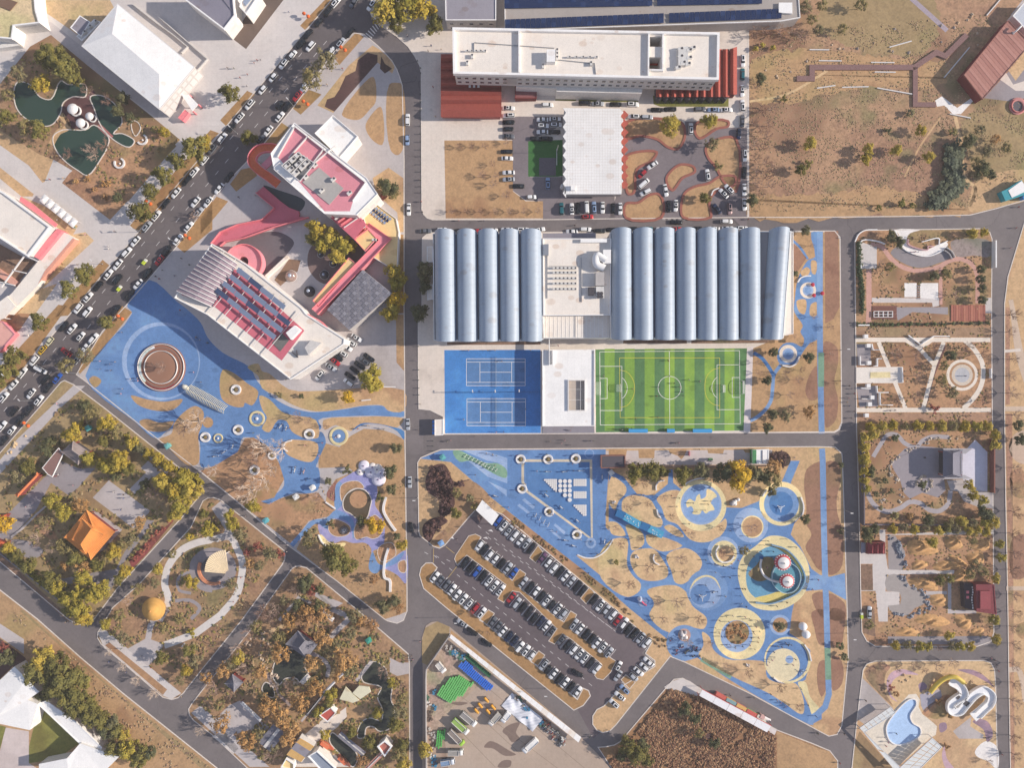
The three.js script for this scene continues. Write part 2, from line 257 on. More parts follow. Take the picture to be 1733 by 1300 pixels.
// lilac play garden
flat('rubber_path',sm(T('D2',[960,500,1050,460,1100,400,1100,200,1180,130,1300,80,1420,170,1440,260,1420,360,1490,470,1500,580,1480,700,1400,740,1440,830,1480,850,1560,800,1670,730,1670,1000,1600,930,1480,880,1420,920,1370,880,1390,720,1340,670,1240,670,1160,650,1080,670,980,610]),true,4),4,K.lilac);
flat('rubber_path',sm(T('D2',[960,500,1050,460,1100,400,1240,480,1250,600,1240,640,1220,520,1130,470,1060,480,1040,560]),true,4),5,K.blueM);
flat('rubber_path',sm(T('D2',[1100,400,1100,200,1130,170,1160,200,1150,360]),true,4),5,K.blueM);
flat('rubber_path',sm(T('D2',[1400,740,1440,830,1480,850,1560,800,1660,740,1600,830,1480,880,1420,920,1370,880]),true,4),5,K.blueM);
for (const a of [[1050,490,1100,475,1220,540,1200,600,1100,615,1045,570],[1140,210,1200,170,1290,170,1330,220,1260,230,1180,280,1150,330],[1370,470,1420,440,1475,500,1460,610,1400,635,1350,620,1270,640,1250,600,1270,510],[1440,730,1480,680,1560,670,1590,760,1550,800,1470,820],[1610,830,1665,810,1665,910,1620,900]]){flat('lawn',sm(T('D2',a),true),6,K.scrub);edging(sm(T('D2',a),true),1,K.kerb,.08,true);}
flat('flower_bed',sm(T('D2',[1110,160,1060,210,1025,280,1090,330,1095,220]),true),5,M('#99685c','lawn'));
flat('sand_pit',sm(T('D2',[980,600,1060,670,1180,670,1170,695,1050,695,970,640]),true),5,K.yellow);
// --- sports block
const turfA=M('#80a446','rubber'),turfB=M('#587f50','rubber');
flat('tennis_surround',T('C3',[347,350,1130,347,1133,1026,352,1028]),1,M('#4784c4','rubber'));
function lines(name,segs,w,l,mat){const g=[];for (const s of segs) g.push(bandFlat(s,w,lev(l)));return deep(mesh(name,merge(g),mat));}
for (const [x0,y0,x1,y1] of [[527,420,1005,640],[531,745,1008,967]]){
const c=T('C3',[x0,y0,x1,y1]),[a,b]=c;const mx=(a[0]+b[0]) / 2,my=(a[1]+b[1]) / 2,hx=(b[0]-a[0]) / 2,hy=(b[1]-a[1]) / 2;
flat('tennis_court',Q([a[0],a[1],b[0],a[1],b[0],b[1],a[0],b[1]]),2,M('#5a82b0','rubber'));
const e=.75*hy,f=.54*hx;
lines('court_lines',[Q([a[0],a[1],b[0],a[1]]),Q([a[0],b[1],b[0],b[1]]),Q([a[0],a[1],a[0],b[1]]),Q([b[0],a[1],b[0],b[1]]),Q([a[0],my-e,b[0],my-e]),Q([a[0],my+e,b[0],my+e]),Q([mx-f,my-e,mx-f,my+e]),Q([mx+f,my-e,mx+f,my+e]),Q([mx-f,my,mx+f,my])],.7,3,K.white);
}
flat('football_pitch',[...T('C3',[1576,345]),...T('C4',[1125,335,1097,1005]),...T('C3',[1581,1020])],1,turfB);
for (let i=0;i<7;i++){const x=-33+162.6*i,q=Math.min(81,1100-x);flat('mown_stripe',T('C4',[x,340,x+q,339,x+q-1,1006,x,1008]),2,turfA);}
{
const L=(k,a)=>T(k,a),s=[];
s.push([...L('C3',[1612,364]),...L('C4',[1064,354,1070,950]),...L('C3',[1616,960,1612,364])],L('C4',[493,354,497,955]));
s.push(L('C4',[1065,470,881,470,881,835,1068,835]),L('C4',[1065,573,1005,573,1005,735,1067,735]));
s.push([...L('C3',[1613,482]),...L('C4',[107,482,107,842]),...L('C3',[1616,842])],L('C3',[1613,580,1672,580,1672,745,1614,745]));
const [cx,cy]=t1('C4',495,657);s.push(circ(cx,cy,19.4,48).concat([circ(cx,cy,19.4,48)[0]]));
const ar=(x,y,r,a,b)=>{const [p,q]=t1('C4',x,y);return arc(p,q,r,a,b);};
s.push(ar(945,655,22,125,235),ar(45,660,22,-52,52));
lines('pitch_lines',s,.75,3,K.white);
const y=[L('C4',[88,413,903,413,903,900,93,900,88,413]),sm(L('C4',[90,512,150,530,197,590,211,660,197,735,150,800,92,818])),sm(L('C4',[903,496,850,510,800,560,782,650,800,740,850,790,902,803]))];
lines('pitch_lines',y,.7,3,M('#d8c84e'));
}
flat('terrace',T('C4',[1127,325,1175,320,1150,1018,1098,1016]),2,M('#dcd0cc','paving'));
flat('lawn',[...T('C4',[1176,335,1500,200]),...T('B4',[1492,640]),...Q([1411,393,1420,405,1421,520,1423,714,1418,726,1411,730]),...T('C4',[1152,1018])],1,K.lawn2);
for (const a of [[-5,1300,-5,1255,1120,1250,1120,1300]]) flat('grass_bed',T('C4',[118,262,635,262,635,296,118,296]),1,K.soil),flat('grass_bed',T('C4',[672,262,1350,258,1350,292,672,296]),1,K.soil),flat('grass_bed',T('C3',[370,275,1130,275,1130,305,370,308]),1,K.soil),flat('grass_bed',T('C4',[1380,262,1440,262,1440,286,1380,288]),1,K.soil);
for (const a of [[1395,391,1418,391,1420,520,1410,540,1396,548]]) flat('flower_bed',Q(a),2,K.brown);
flat('flower_bed',sm(T('C5',[105,280,200,320,215,450,185,600,215,760,190,930,115,980]),true),2,K.brown);
flat('flower_bed',T('B4',[1495,720,1610,850,1540,960,1500,990]),2,K.brown);
flat('flower_bed',sm(T('C4',[1640,540,1690,480,1700,740,1640,760,1600,690]),true),2,K.brown);
flat('rubber_path',sm([...T('B4',[1645,642,1733,642]),...T('B5',[85,640,85,1290]),...T('C5',[90,180,50,260]),...T('C4',[1630,300,1560,400,1530,460,1450,470,1390,460,1370,380,1420,300,1500,290,1570,320,1590,260,1560,200,1580,150,1510,40]),...T('B4',[1515,1180,1540,1020,1620,870,1680,840])],true,3),2,K.blue);
path('rubber_path',sm(T('B4',[1490,700,1560,770,1620,860])),4,2,K.blue);
path('rubber_path',sm(T('C4',[1400,470,1345,550,1335,640,1320,760,1270,840,1200,900,1152,925])),6,2,K.blueM);
path('rubber_path',sm(T('C4',[1345,560,1290,470,1240,410,1178,372])),6,3,K.blueD);
for (const a of [[1560,970,1610,925,1640,950,1620,990,1580,1000],[1650,870,1690,880,1680,985,1655,975],[1530,1200,1600,1190,1610,1250,1590,1310,1550,1290],[1645,1230,1690,1210,1690,1320,1640,1320]]) flat('lawn',sm(T('B4',a),true),3,K.lawn);
for (const [k,x,y,r0,r1] of [['B4',1622,1115,66,44],['C4',1460,380,73,46]]){const [px,py]=t1(k,x,y);flat('ring_paving',circ(px,py,r0*ZF),4,M('#e6d6c4','grain'),[circ(px,py,r1*ZF)]);flat('rubber_disc',circ(px,py,r1*ZF),3,K.blueL);flat('rubber_disc',circ(px,py,r1*ZF*.65),5,K.blueM);}
const longPath=sm(Q([1387,391,1387,560,1388,640,1390,734]));
path('rubber_path',longPath,10,4,K.blueM);
path('rubber_path',Q([1389,597,1389,655]),10,5,K.green2);
// --- playground block
flat('rubber_plaza',[...T('C3',[150,1234,320,1166,1660,1158]),...T('D3',[1690,0,1660,430,1660,540,1720,610,1650,730,1560,785,1480,790,1415,768,1733,1030]),...T('D4',[130,1110,240,1060,330,1090,365,1160,330,1265]),...T('E4',[330,55,490,195,470,245,170,0]),...T('D3',[1733,1095,860,405,720,292,540,130,400,10])],1,K.blue);
flat('play_zone',T('D3',[1000,5,1530,0,1545,640,1020,225]),2,K.blueDD);
path('rubber_path',[...T('C3',[985,1300,985,1250,1540,1250]),...T('D3',[1548,640,1020,250,985,170,985,0])],4.4,3,M('#cfc0a8','rubber'));
for (const a of [[700,165,855,235,855,290],[540,0,860,30,860,185,700,130]]) flat('rubber_stripe',T('D3',a),2,K.blueL);
for (const a of [[980,320,1000,305,1085,375,1070,395],[940,365,960,350,1045,420,1030,435],[1235,525,1250,510,1335,580,1320,600],[1205,570,1220,560,1300,625,1290,640]]) flat('rubber_stripe',T('D3',a),2,K.blueL);
flat('rubber_stripe',[...T('C3',[500,1168,660,1165,860,1230,860,1290]),...T('D3',[855,30,700,0])],2,K.blueL);
flat('green_stripe',sm([...T('C3',[415,1175,460,1165,560,1210,690,1270]),...T('D3',[780,20,855,75,850,140,740,100,560,0]),...T('C3',[470,1260])],true,3),3,K.green2);
{const [x,y]=t1('C3',1527,1195);lines('play_ring',[circ(x,y,7.5,30).concat([[x+7.5,y]])],1.2,3,K.blueL);const [u,v]=t1('D3',1540,670);flat('play_ring',circ(u,v,9),4,K.blueL,[circ(u,v,5)]);}
flat('rubber_plaza',[...T('D4',[0,60,60,100,120,130,230,270,370,280,480,190,490,70,520,70,525,180,600,240,900,300,960,380,1080,385,1220,330,1300,205,1400,190,1480,0,1555,0,1480,180,1580,300,1570,440,1510,510,1480,600,1560,700,1650,880,1733,940,1733,1050,1600,1060,1510,1150,1480,1290]),...T('E4',[1490,40,1470,200,1560,260,1640,340,1640,440,1600,580,1545,610,1600,740,1645,840,1690,890,1733,830,1733,900,1640,950,1500,880,1180,700,950,560,720,400,620,430,500,370,470,280,500,190,330,50]),...T('D4',[365,1160,330,1090,240,1060,130,1108,0,1000])],2,K.blue);
for (const a of [
[120,310,190,280,330,310,390,400,440,500,420,540,300,510,120,430,105,360],[390,310,500,240,580,250,545,340,570,450,640,520,760,560,900,510,950,470,960,530,900,620,780,665,660,640,560,520,470,480,430,380],
[450,540,500,520,590,580,610,620,540,610],[0,500,60,500,120,560,135,610,60,610,20,590],[140,520,270,580,285,680,190,730,170,640],[310,600,600,690,440,740,330,690,305,650],
[0,660,60,630,150,640,150,850,200,940,260,1000,250,1060,150,1110,-60,960,-80,780],[200,740,280,715,370,720,430,790,485,900,470,950,370,980,260,960,190,870,175,790],
[470,770,620,710,720,760,760,830,740,890,680,950,600,1005,540,990,510,900],[310,1060,450,1015,560,1020,640,1080,680,1180,790,1270,800,1320,770,1370,640,1350,480,1395,330,1260,370,1160],
[20,130,60,140,140,210,140,260,80,330,50,400,0,340],[240,220,270,180,390,170,440,190,380,260,300,280]]) flat('lawn',sm(T('D4',a),true,4),3,K.lawn3);
flat('lawn',sm(T('E4',[760,190,820,230,850,330,960,410,1180,420,1270,440,1290,560,1400,610,1520,610,1580,720,1585,850,1560,860,1440,780,1300,690,1000,550,730,380,770,300]),true,4),3,K.lawn3);
const disc=(k,x,y,r,l,mat,name='rubber_disc',hole,n=44)=>{const [px,py]=t1(k,x,y);return flat(name,circ(px,py,r*ZF,n),l,mat,hole?[circ(px+hole[1]*ZF,py+hole[2]*ZF,hole[0]*ZF,n)]:undefined);};
disc('D4',750,365,208,4,K.yellow);disc('D4',752,355,166,5,K.blueL);disc('D4',752,355,150,6,M('#84a2ca','rubber'));
flat('play_mat',sm(T('D4',[700,330,660,310,630,340,640,380,670,370,690,400,680,430,740,435,760,405,790,430,820,410,860,400,850,370,830,340,850,310,880,290,850,250,800,230,790,290,750,310,740,270,715,290]),true,4),7,K.yellow);
disc('D4',1405,350,180,4,K.yellow);disc('D4',1405,355,142,5,K.blueM);disc('D4',1402,348,97,6,K.blueD);
disc('D4',1155,525,142,4,K.blueL);disc('D4',1168,538,92,5,K.yellow,'ring_paving');disc('D4',1168,538,82,6,K.lawn,'lawn');
disc('D4',930,745,128,4,K.blueL);disc('D4',938,755,105,5,K.yellow);disc('D4',955,755,62,6,K.lawn,'lawn');
flat('rubber_egg',sm(T('D4',[1050,900,1090,780,1200,690,1300,615,1440,625,1560,720,1625,850,1630,980,1570,1110,1440,1200,1330,1220,1180,1190,1090,1080]),true,6),4,K.yellow);
flat('rubber_egg',sm(T('D4',[1120,900,1170,790,1300,700,1440,720,1540,820,1570,930,1540,1030,1430,1110,1250,1140,1140,1060]),true,6),5,K.teal);
flat('sand_pit',sm(T('D4',[1135,920,1200,850,1250,790,1330,790,1350,860,1300,960,1210,980]),true),6,M('#8f7d58','lawn'));
flat('rubber_egg',sm(T('D4',[1320,690,1440,730,1540,830,1580,930,1560,900,1480,790,1400,730]),true),6,K.yel2);
flat('rubber_egg',sm(T('D4',[1190,1120,1300,1090,1400,1060,1480,1080,1400,1140,1260,1150]),true),6,K.yel2);
disc('D4',800,1050,168,4,K.blueM);disc('D4',785,1070,130,5,K.blueL);disc('D4',745,1090,82,6,K.blue);
flat('rubber_ring',sm(T('D4',[660,1050,700,970,790,930,870,960,910,1050,860,970,790,945,710,985]),true),7,K.yellow);
disc('E4',1063,205,211,4,K.yellow);disc('E4',1040,225,130,5,K.blueL);disc('E4',1045,195,97,6,K.scrub,'lawn');
disc('E4',615,280,146,4,K.blueM);disc('E4',615,215,52,5,M('#b7978a','lawn'),'planting_disc');
disc('E4',1395,135,84,4,K.blueL);disc('E4',1395,135,62,5,K.lawn,'lawn');
disc('E4',1455,420,190,4,K.yellow);disc('E4',1450,420,172,5,K.blue);disc('E4',1420,460,135,6,M('#e6d5ae','rubber'));disc('E4',1470,415,32,7,K.blueL);
flat('sand_path',sm(T('E4',[1540,600,1600,600,1640,720,1720,830,1660,870,1620,760]),true),4,K.yellow);
path('rubber_path',T('E4',[755,410,1000,555]),9,3,K.green2);
path('rubber_path',[...T('D5',[84,-100,90,0,100,560,110,960]),...T('E5',[120,0,135,560,140,700,110,800,40,865,0,890]),...T('E4',[1640,945])],10,5,K.blueM);
path('rubber_path',T('E5',[128,320,137,580]),10,6,K.green2);
flat('rubber_path',T('D5',[-100,940,70,930,150,945,270,915,282,1135,200,1090,130,1050,0,1045,-100,1050]),4,K.blueM);
for (const [k,a] of [['D4',[1610,70,1700,10,1735,10,1750,420,1765,900,1700,880,1650,800,1600,700,1650,600,1600,500,1610,400,1590,200]],['D5',[118,10,215,20,238,150,205,300,210,430,250,560,260,760,230,890,140,930]],['D5',[5,1090,90,1070,95,1290,30,1200]],['D5',[140,1080,250,1140,275,1180,270,1290,150,1290]],['E5',[0,30,95,10,105,300,60,290,20,150]],['E5',[152,0,270,30,260,200,240,300,160,310]],['E5',[165,390,225,395,262,530,230,640,172,670]],['E5',[60,440,105,420,115,660,80,720,45,600]]]) flat('flower_bed',sm(T(k,a),true,3),3,K.brown);
for (const [k,a] of [['D3',[245,50,340,25,390,90,420,170,560,150,440,220,440,330,380,440,310,440,300,320,210,250,195,150]],['D3',[170,540,210,490,320,455,375,490,290,560,220,670,180,620]],['C4',[1310,1230,1360,1180,1440,1180,1480,1230,1460,1290,1360,1290]]]) flat('flower_bed',sm(T(k,a),true,4),2,K.mulch);
flat('lawn',sm(T('D3',[440,220,560,160,720,300,700,330,560,440,330,690,230,680,380,520,430,380]),true,4),3,K.scrub2);
flat('flower_bed',T('D3',[850,400,1733,1090,1733,1180,800,440]),2,K.scrub);
flat('terrace',T('C4',[-25,1170,1330,1160,1330,1285,130,1285,130,1205,-25,1205]),2,M('#c9bdb8','paving'));
for (const a of [[0,1155,150,1155,140,1210,0,1210],[240,1155,375,1155,370,1230,245,1230],[480,1155,640,1155,610,1220,590,1240,560,1210,500,1190],[800,1155,940,1155,930,1195,810,1190],[1090,1155,1190,1155,1180,1190,1110,1185]]) flat('lawn',T('C4',a),3,K.lawn2);
// car park surface, islands
deep(mesh('car_park',flatGeo([...T('D3',[240,720,350,690,550,460,820,440]),...T('E4',[345,265,270,365,370,460,0,950]),...T('E3',[1560,1060,1430,820,1500,700]),...T('D3',[660,1290,230,960,240,840])],.004),K.lot));
{
const isl=(pts)=>{const b=deep(mesh('car_park_island',slabGeo(pts,0,.13),K.verge));mesh('kerb',bandSolid(pts,1,0,.15,true),K.kerb,b);};
isl([...T('D3',[645,620,600,597,545,612,440,770,430,800,450,850,530,768,640,850,850,1010,780,1125,830,1155,900,1060,960,1070]),...T('E3',[1265,165,1195,265,1245,290,1310,205,1380,250,1625,450,1570,545,1590,570,1640,580,1700,520,1745,430,1690,395,1365,165,1425,50,1375,20,1320,110]),...T('D3',[1280,1290,960,1035,1010,920,960,885,900,975,590,720])]);
isl(T('D3',[1040,790,1110,690,1150,745,1090,830]));isl(T('D3',[1455,1120,1530,1030,1570,1080,1500,1165]));
isl(T('E3',[632,95,705,10,755,40,695,130]));isl(T('E3',[1050,435,1115,345,1165,380,1110,465]));
isl(T('E4',[100,580,140,540,215,600,170,655]));
}
// --- school grounds
flat('drive',T('B3',[900,-80,1030,-80,1030,-400,700,-400,700,-1250,840,-1250]).slice(0,2).concat(T('B3',[1045,-20,1045,190,1310,190,1310,330,1733,330,1733,540,1150,540,1150,390,1010,380,900,300,900,-80])),1,K.drive);
flat('drive',T('A3',[820,950,900,950,1310,950,1310,1020,1030,1150,1030,1310,900,1310,900,1140,820,1140]),2,K.drive);
flat('drive',T('A4',[120,1030,620,1030,620,990,700,990,980,1040,1125,1040,1125,1900,1000,1770,0,1800,90,1500]),1,K.drive);
flat('lawn',T('A3',[347,1145,905,1145,905,1560,1010,1640,1150,1640,1150,1780,358,1780]),2,K.lawn2);
flat('artificial_turf',T('A3',[1030,1150,1310,1140,1310,1435,1270,1440,1030,1440]),3,M('#3a6b35','grain'));
flat('play_mat',T('B3',[1118,35,1255,35,1255,180,1118,180]),4,M('#666066','grain'));
flat('lawn',T('A3',[1250,760,1420,760,1420,825,1250,820]),2,K.green);flat('lawn',T('A3',[1440,760,1590,760,1590,830,1440,830]),2,K.green);flat('lawn',[...T('A3',[1620,760,1733,760]),...T('A4',[240,770,240,835]),...T('A3',[1620,830])],2,K.green);
flat('grass_bed',T('A4',[360,780,975,800,975,870,420,870,365,850]),2,K.green);
const serpent=[['A4',[130,1000,590,1000,620,1080,610,1150,560,1215,480,1200,400,1140,250,1110,150,1130]],['A4',[720,1000,970,990,970,1030,880,1050,740,1130,700,1070]],['A4',[790,1210,850,1150,1035,1130,1035,1560,950,1500,890,1400,860,1350,810,1290]],['B4',[140,30,220,-10,390,-10,350,60,230,130,205,320,160,330,140,250]],['B4',[140,410,240,400,330,340,400,330,440,380,430,520,140,525]],['B4',[590,420,620,320,700,270,820,240,900,190,1030,190,1020,260,900,290,820,380,830,480,830,520,605,520]],['B4',[470,200,520,130,590,90,690,110,700,150,600,200,520,300,480,260]]];
serpent.forEach(([k,a])=>{const q=sm(T(k,a),true,4);flat('lawn',q,3,K.lawn2);deep(mesh('brick_kerb',bandSolid(q,4,.05,.35,true),M('#9a5f52','grain')));});
// field patches and trodden paths
const rag=(pts,a)=>sm(pts,true,14).map(([x,y])=>[x+rr(-a,a),y+rr(-a,a)]);
flat('meadow',rag(Q([1275,100,1350,85,1480,95,1600,110,1600,140,1450,150,1320,175,1275,170]),4),1,K.lawn2);
flat('meadow',rag(Q([1268,335,1330,330,1420,325,1480,315,1560,330,1620,345,1640,360,1500,364,1268,366]),4),1,K.lawn2);
flat('meadow',rag(Q([1400,-20,1560,-20,1590,40,1560,90,1440,80,1390,50]),4),1,K.olive);
flat('meadow',rag(Q([1630,200,1740,180,1740,300,1660,320,1640,270]),4),1,K.olive);
path('dirt_path',sm(Q([1615,195,1625,240,1632,300,1650,320,1640,350])),6,2,K.lawn3);
path('dirt_path',sm(Q([1530,300,1555,250,1590,200])),3,2,K.lawn);
path('dirt_path',sm(Q([1268,172,1330,160,1400,120])),4,2,K.lawn3);
flat('dirt_patch',sm(Q([1650,310,1740,290,1740,335,1690,350,1640,358]),true),2,K.lawn);
hard.push(sides(Q([1347,134,1373,134,1373,115,1546,115,1560,105,1583,90,1598,96,1634,60]),9)[0].concat(sides(Q([1347,134,1373,134,1373,115,1546,115,1560,105,1583,90,1598,96,1634,60]),9)[1].reverse()));deep(mesh('boardwalk',bandSolid(Q([1347,134,1373,134,1373,115,1546,115,1560,105,1583,90,1598,96,1634,60]),9,.05,.75),M('#866763','grain')));
hard.push(sides(Q([1547,115,1547,178,1582,178]),8)[0].concat(sides(Q([1547,115,1547,178,1582,178]),8)[1].reverse()));deep(mesh('boardwalk',bandSolid(Q([1547,115,1547,178,1582,178]),8,.05,.75),M('#866763','grain')));
path('boardwalk',Q([1540,-4,1602,52]),8,3,M('#a89aa2','grain'));
flat('path',T('A5',[1005,820,1060,785,1185,880,1340,770,1345,790,1215,930,1150,930,1080,860,1020,870]),3,K.white);
flat('terrace',T('A5',[1400,800,1680,500,1733,420,1733,800,1640,830]),1,K.dgrey);
flat('path',T('A5',[1520,640,1580,590,1640,690,1733,660,1733,740,1660,740]),2,K.cream);
flat('terrace',T('A5',[1620,120,1733,-20,1733,260]),1,K.grey);
flat('sand_patch',T('A5',[1590,560,1680,430,1733,400,1733,560,1660,660]),3,K.lawn3);
// --- temple garden
flat('path',T('C1',[700,640,520,800,60,1300,-60,1450,-200,1560,-200,1400,0,1200]).slice(0,3).concat(T('C1',[-220,1600,-220,1480,0,1250,140,1080,600,640])),1,K.grey);
flat('path',T('D1',[350,150,500,0,640,60,780,60,640,220,560,280,420,180,300,400,100,640,-60,640,60,440]),2,K.dgrey);
flat('terrace',T('D1',[760,300,890,160,1230,410,1090,550]),2,K.grey);
flat('terrace',T('D1',[1150,60,1210,0,1310,90,1260,140]),2,K.grey);path('path',T('D1',[1220,110,1080,250]),12,2,K.grey);
flat('terrace',T('D1',[760,390,1000,560,820,760,790,740]),2,K.grey);
flat('path',T('D1',[520,960,700,920,950,880,1020,740,1150,580,1200,480,1260,490,1120,680,990,860,960,960,900,1060,700,980,560,1010,480,960]),2,K.dgrey);
flat('terrace',sm(T('D1',[90,650,250,660,360,740,300,790,200,780]),true),2,K.dgrey);
flat('flower_bed',T('D1',[1050,800,1180,680,1420,480,1410,500,1200,760,1080,880]),2,M('#8e4a48','scrub'));
flat('lawn',T('D1',[300,420,380,440,480,640,420,640,280,560]),2,K.scrub);
flat('verge',T('D1',[10,760,590,1290,560,1310,0,815]),2,K.soil);
edging(T('D1',[0,745,520,1160]),1.6,M('#8f8a90'),.5);
edging(T('D1',[100,620,180,560,300,440,380,370]),3,K.grey,.4);
// --- circle garden
const ringWalk=sm(T('D1',[1300,1300,1375,1140,1345,1000,1380,850,1480,730,1600,670,1740,640]),false).concat(sm(T('D2',[100,640,240,620,290,700,340,830,330,960,290,1100,160,1260]),false)).concat(sm(T('E1',[1600,200,1450,260,1340,300]),false));
path('path',ringWalk,12,2,M('#d8d0c9','paving'));
flat('path',[...T('D2',[90,390,160,330,250,390,200,460,260,560,290,640,160,650,200,560])],3,K.grey);
path('path',sm(T('E1',[1370,0,1240,120,1210,250])),10,2,K.grey);
flat('path',T('E1',[1040,330,1200,240,1340,290,1280,400,1210,470,1100,380]),3,K.grey);
flat('pavement',T('E1',[800,200,830,170,870,180,1480,690,1400,740,1330,710,850,320]),2,K.pave);
flat('flower_bed',T('E1',[860,300,895,275,1365,660,1330,705]),3,M('#a8825f','lawn'));
flat('terrace',circ(...t1('D2',100,880),40,40,36),3,K.dgrey);
path('path',sm(T('D1',[1430,1140,1560,1140,1630,1200,1560,1290])),6,2,K.dgrey);
path('path',sm(T('D1',[1560,900,1460,950,1460,1050,1560,1080])),5,2,K.dgrey);
path('path',sm(T('D1',[1600,880,1590,980,1650,1040,1733,1060])),6,2,K.dgrey);
// --- pond garden
const water=new THREE.MeshPhysicalMaterial({color:new THREE.Color('#34493f'),roughness:.08,specularIntensity:.6});
const pondMats=[water];
const waterD=new THREE.MeshPhysicalMaterial({color:new THREE.Color('#3d4037'),roughness:.1,specularIntensity:.6});
function pond(k,a,name='pond',mat=k[0]==='E'?waterD:water,edge=K.kerb){const q=sm(T(k,a),true,4);const p=flat(name,q,6,mat);deep(p);mesh('stone_edge',bandSolid(q,1.6,.05,.3,true),edge,p);return p;}
flat('pavement',T('E2',[0,830,0,890,270,1180,310,1140,240,1060,350,930,500,920,620,1000,500,1080,560,960,240,780,120,900]),1,K.grey);
flat('pavement',T('E2',[95,1040,200,1000,310,1140,270,1185]),2,K.pave);
flat('pavement',T('E2',[-75,850,0,790,560,1290,400,1290]),2,K.grey);
flat('terrace',T('E2',[230,790,320,750,500,900,420,980,300,1020]),3,K.grey);
flat('path',[...T('D2',[910,1090,940,1070,1160,1160,1060,1220,1220,1290])],2,K.grey);path('path',sm(T('E2',[1060,0,1200,80,1140,150,1050,240])),9,2,K.grey);
path('path',T('D2',[640,1300,800,1110,900,1160]),5,2,K.grey);
path('path',T('E2',[560,190,700,130]),6,2,K.lawn3);
path('path',sm(T('E2',[870,350,990,410,1040,470,1030,560])),7,2,K.grey);
path('path',T('E2',[820,920,1160,520]),3.5,3,K.grey);
pond('E2',[600,450,690,340,760,330,860,400,850,480,880,530,810,600,780,570,690,570,640,620,590,560]);
pond('E2',[530,600,590,640,600,720,560,720,500,660],'pond');
pond('E2',[1360,450,1420,430,1500,480,1530,560,1560,620,1550,740,1580,820,1560,960,1460,1000,1400,960,1350,970,1330,1050,1280,1050,1300,940,1370,890,1470,910,1480,820,1440,720,1470,640,1330,600,1310,560]);
flat('lawn',sm(T('E2',[1200,770,1420,760,1440,880,1340,900,1280,960,1200,900]),true),3,K.lawn2);
pond('E2',[1070,1010,1140,1060,1280,1200,1240,1290,1120,1170,1050,1080]);
flat('terrace',T('E2',[650,1290,820,1050,1000,900,1080,880,1190,800,1200,870,1110,970,940,1090,1240,1290]),2,K.cream);
pond('A1',[120,750,150,670,250,690,330,790,420,810,500,660,560,690,700,690,700,790,600,790,520,840,500,920,440,1010,370,1030,220,970,140,880],'pond',water);
pond('A1',[740,790,830,780,940,850,1000,1000,930,1090,1000,1090,1100,1150,1060,1200,930,1140,830,1030,770,880],'pond',water);
pond('A1',[440,1110,520,1060,700,1060,770,1020,890,1120,880,1200,830,1290,720,1430,640,1390,520,1300,450,1200],'pond',water);
flat('terrace',sm(T('A1',[510,910,540,830,620,785,700,790,740,830,790,940,815,1010,740,1030,640,1050,580,1040]),true),7,M('#5f3f3e','grain'));
path('path',sm(T('A1',[500,930,560,1030,480,1080,420,1180])),10,7,K.lawn);
path('foot_bridge',T('A1',[805,1020,915,1125]),8,8,M('#a86a66','grain'));path('foot_bridge',T('A1',[715,805,770,745]),7,8,M('#7d5a58','grain'));
pond('A1',[1080,985,1130,1000,1150,1050,1110,1110,1080,1060],'pond',M('#8a6a4a','lawn'));
flat('pavement',T('A1',[330,180,420,280,700,520,1290,970,1300,890,660,370,420,180]),2,K.grey);
pond('D2',[1160,330,1200,260,1260,225,1340,240,1390,310,1380,380,1350,470,1290,480,1220,430,1170,400],'pond',M('#5d4f3c','grain',{roughness:.35}));
disc('D2',1285,315,72,8,K.scrub,'islet');
// --- hillside
flat('lawn',T('E1',[320,790,650,1100,460,1230,240,1260,240,1130]),1,K.green);
flat('pavement',T('E1',[50,970,240,1000,240,1260,320,1310,0,1310,0,1180]),1,M('#cdbfba','paving'));
flat('lawn',T('E1',[0,950,55,965,0,1160]),1,K.green);
flat('path',T('E1',[0,120,200,250,200,370,0,230]),1,K.grey);
flat('flower_bed',T('E1',[0,240,210,400,280,560,240,640,110,470,0,580]),1,K.mulch);
flat('verge',T('E1',[190,10,660,430,1000,720,1733,1310,1650,1310,960,700,640,430,170,20]),1,K.olive);
// --- service yard
flat('lawn',[...T('E3',[165,260,190,160,290,105,390,150,385,215,205,460,165,440])],1,K.olive);
flat('flower_bed',T('E3',[400,175,1460,1050,1445,1080,395,215]),2,K.lawn2);
flat('dirt_patch',T('E3',[205,500,330,320,420,320,700,560,330,900,380,1310,215,1310]),1,M('#a8937f','scrub'));
for (const [k,a] of [['E3',[820,1000,870,950,960,930,930,1010,960,1060,900,1090,860,1040]],['E3',[670,1130,720,1080,880,1160,930,1190,840,1200,740,1140]],['E3',[780,1290,820,1240,890,1240,880,1290]],['E3',[400,770,480,760,540,770,470,790]]]) flat('damp_patch',sm(T(k,a),true),2,M('#7d6a60','paving'));
path('slab_joint',T('E3',[380,640,1280,1310]),.6,3,M('#8a7868'));path('slab_joint',T('E3',[500,480,1500,1310]),.6,3,M('#8a7868'));path('slab_joint',T('E3',[420,940,760,1290]),.6,3,M('#8a7868'));
path('slab_joint',T('E3',[700,940,960,1180]),.5,3,M('#8a7868'));
// --- waste ground, station pavement
flat('pavement',T('E4',[450,640,520,590,600,570,660,590,760,660,730,715,470,655]),2,K.pave);
flat('pavement',T('E4',[760,655,1370,985,1350,1030,735,710]),2,M('#d9cfc9','paving'));
flat('lawn',[...T('E4',[1365,1000,1733,1150]),...T('E5',[150,1165,210,1240,212,1300]),...T('E4',[1370,1300])],2,K.lawn2);
flat('scrub_patch',sm(T('E4',[560,780,680,820,800,960,880,1120,860,1240,720,1100,600,960]),true),1,K.mulch);
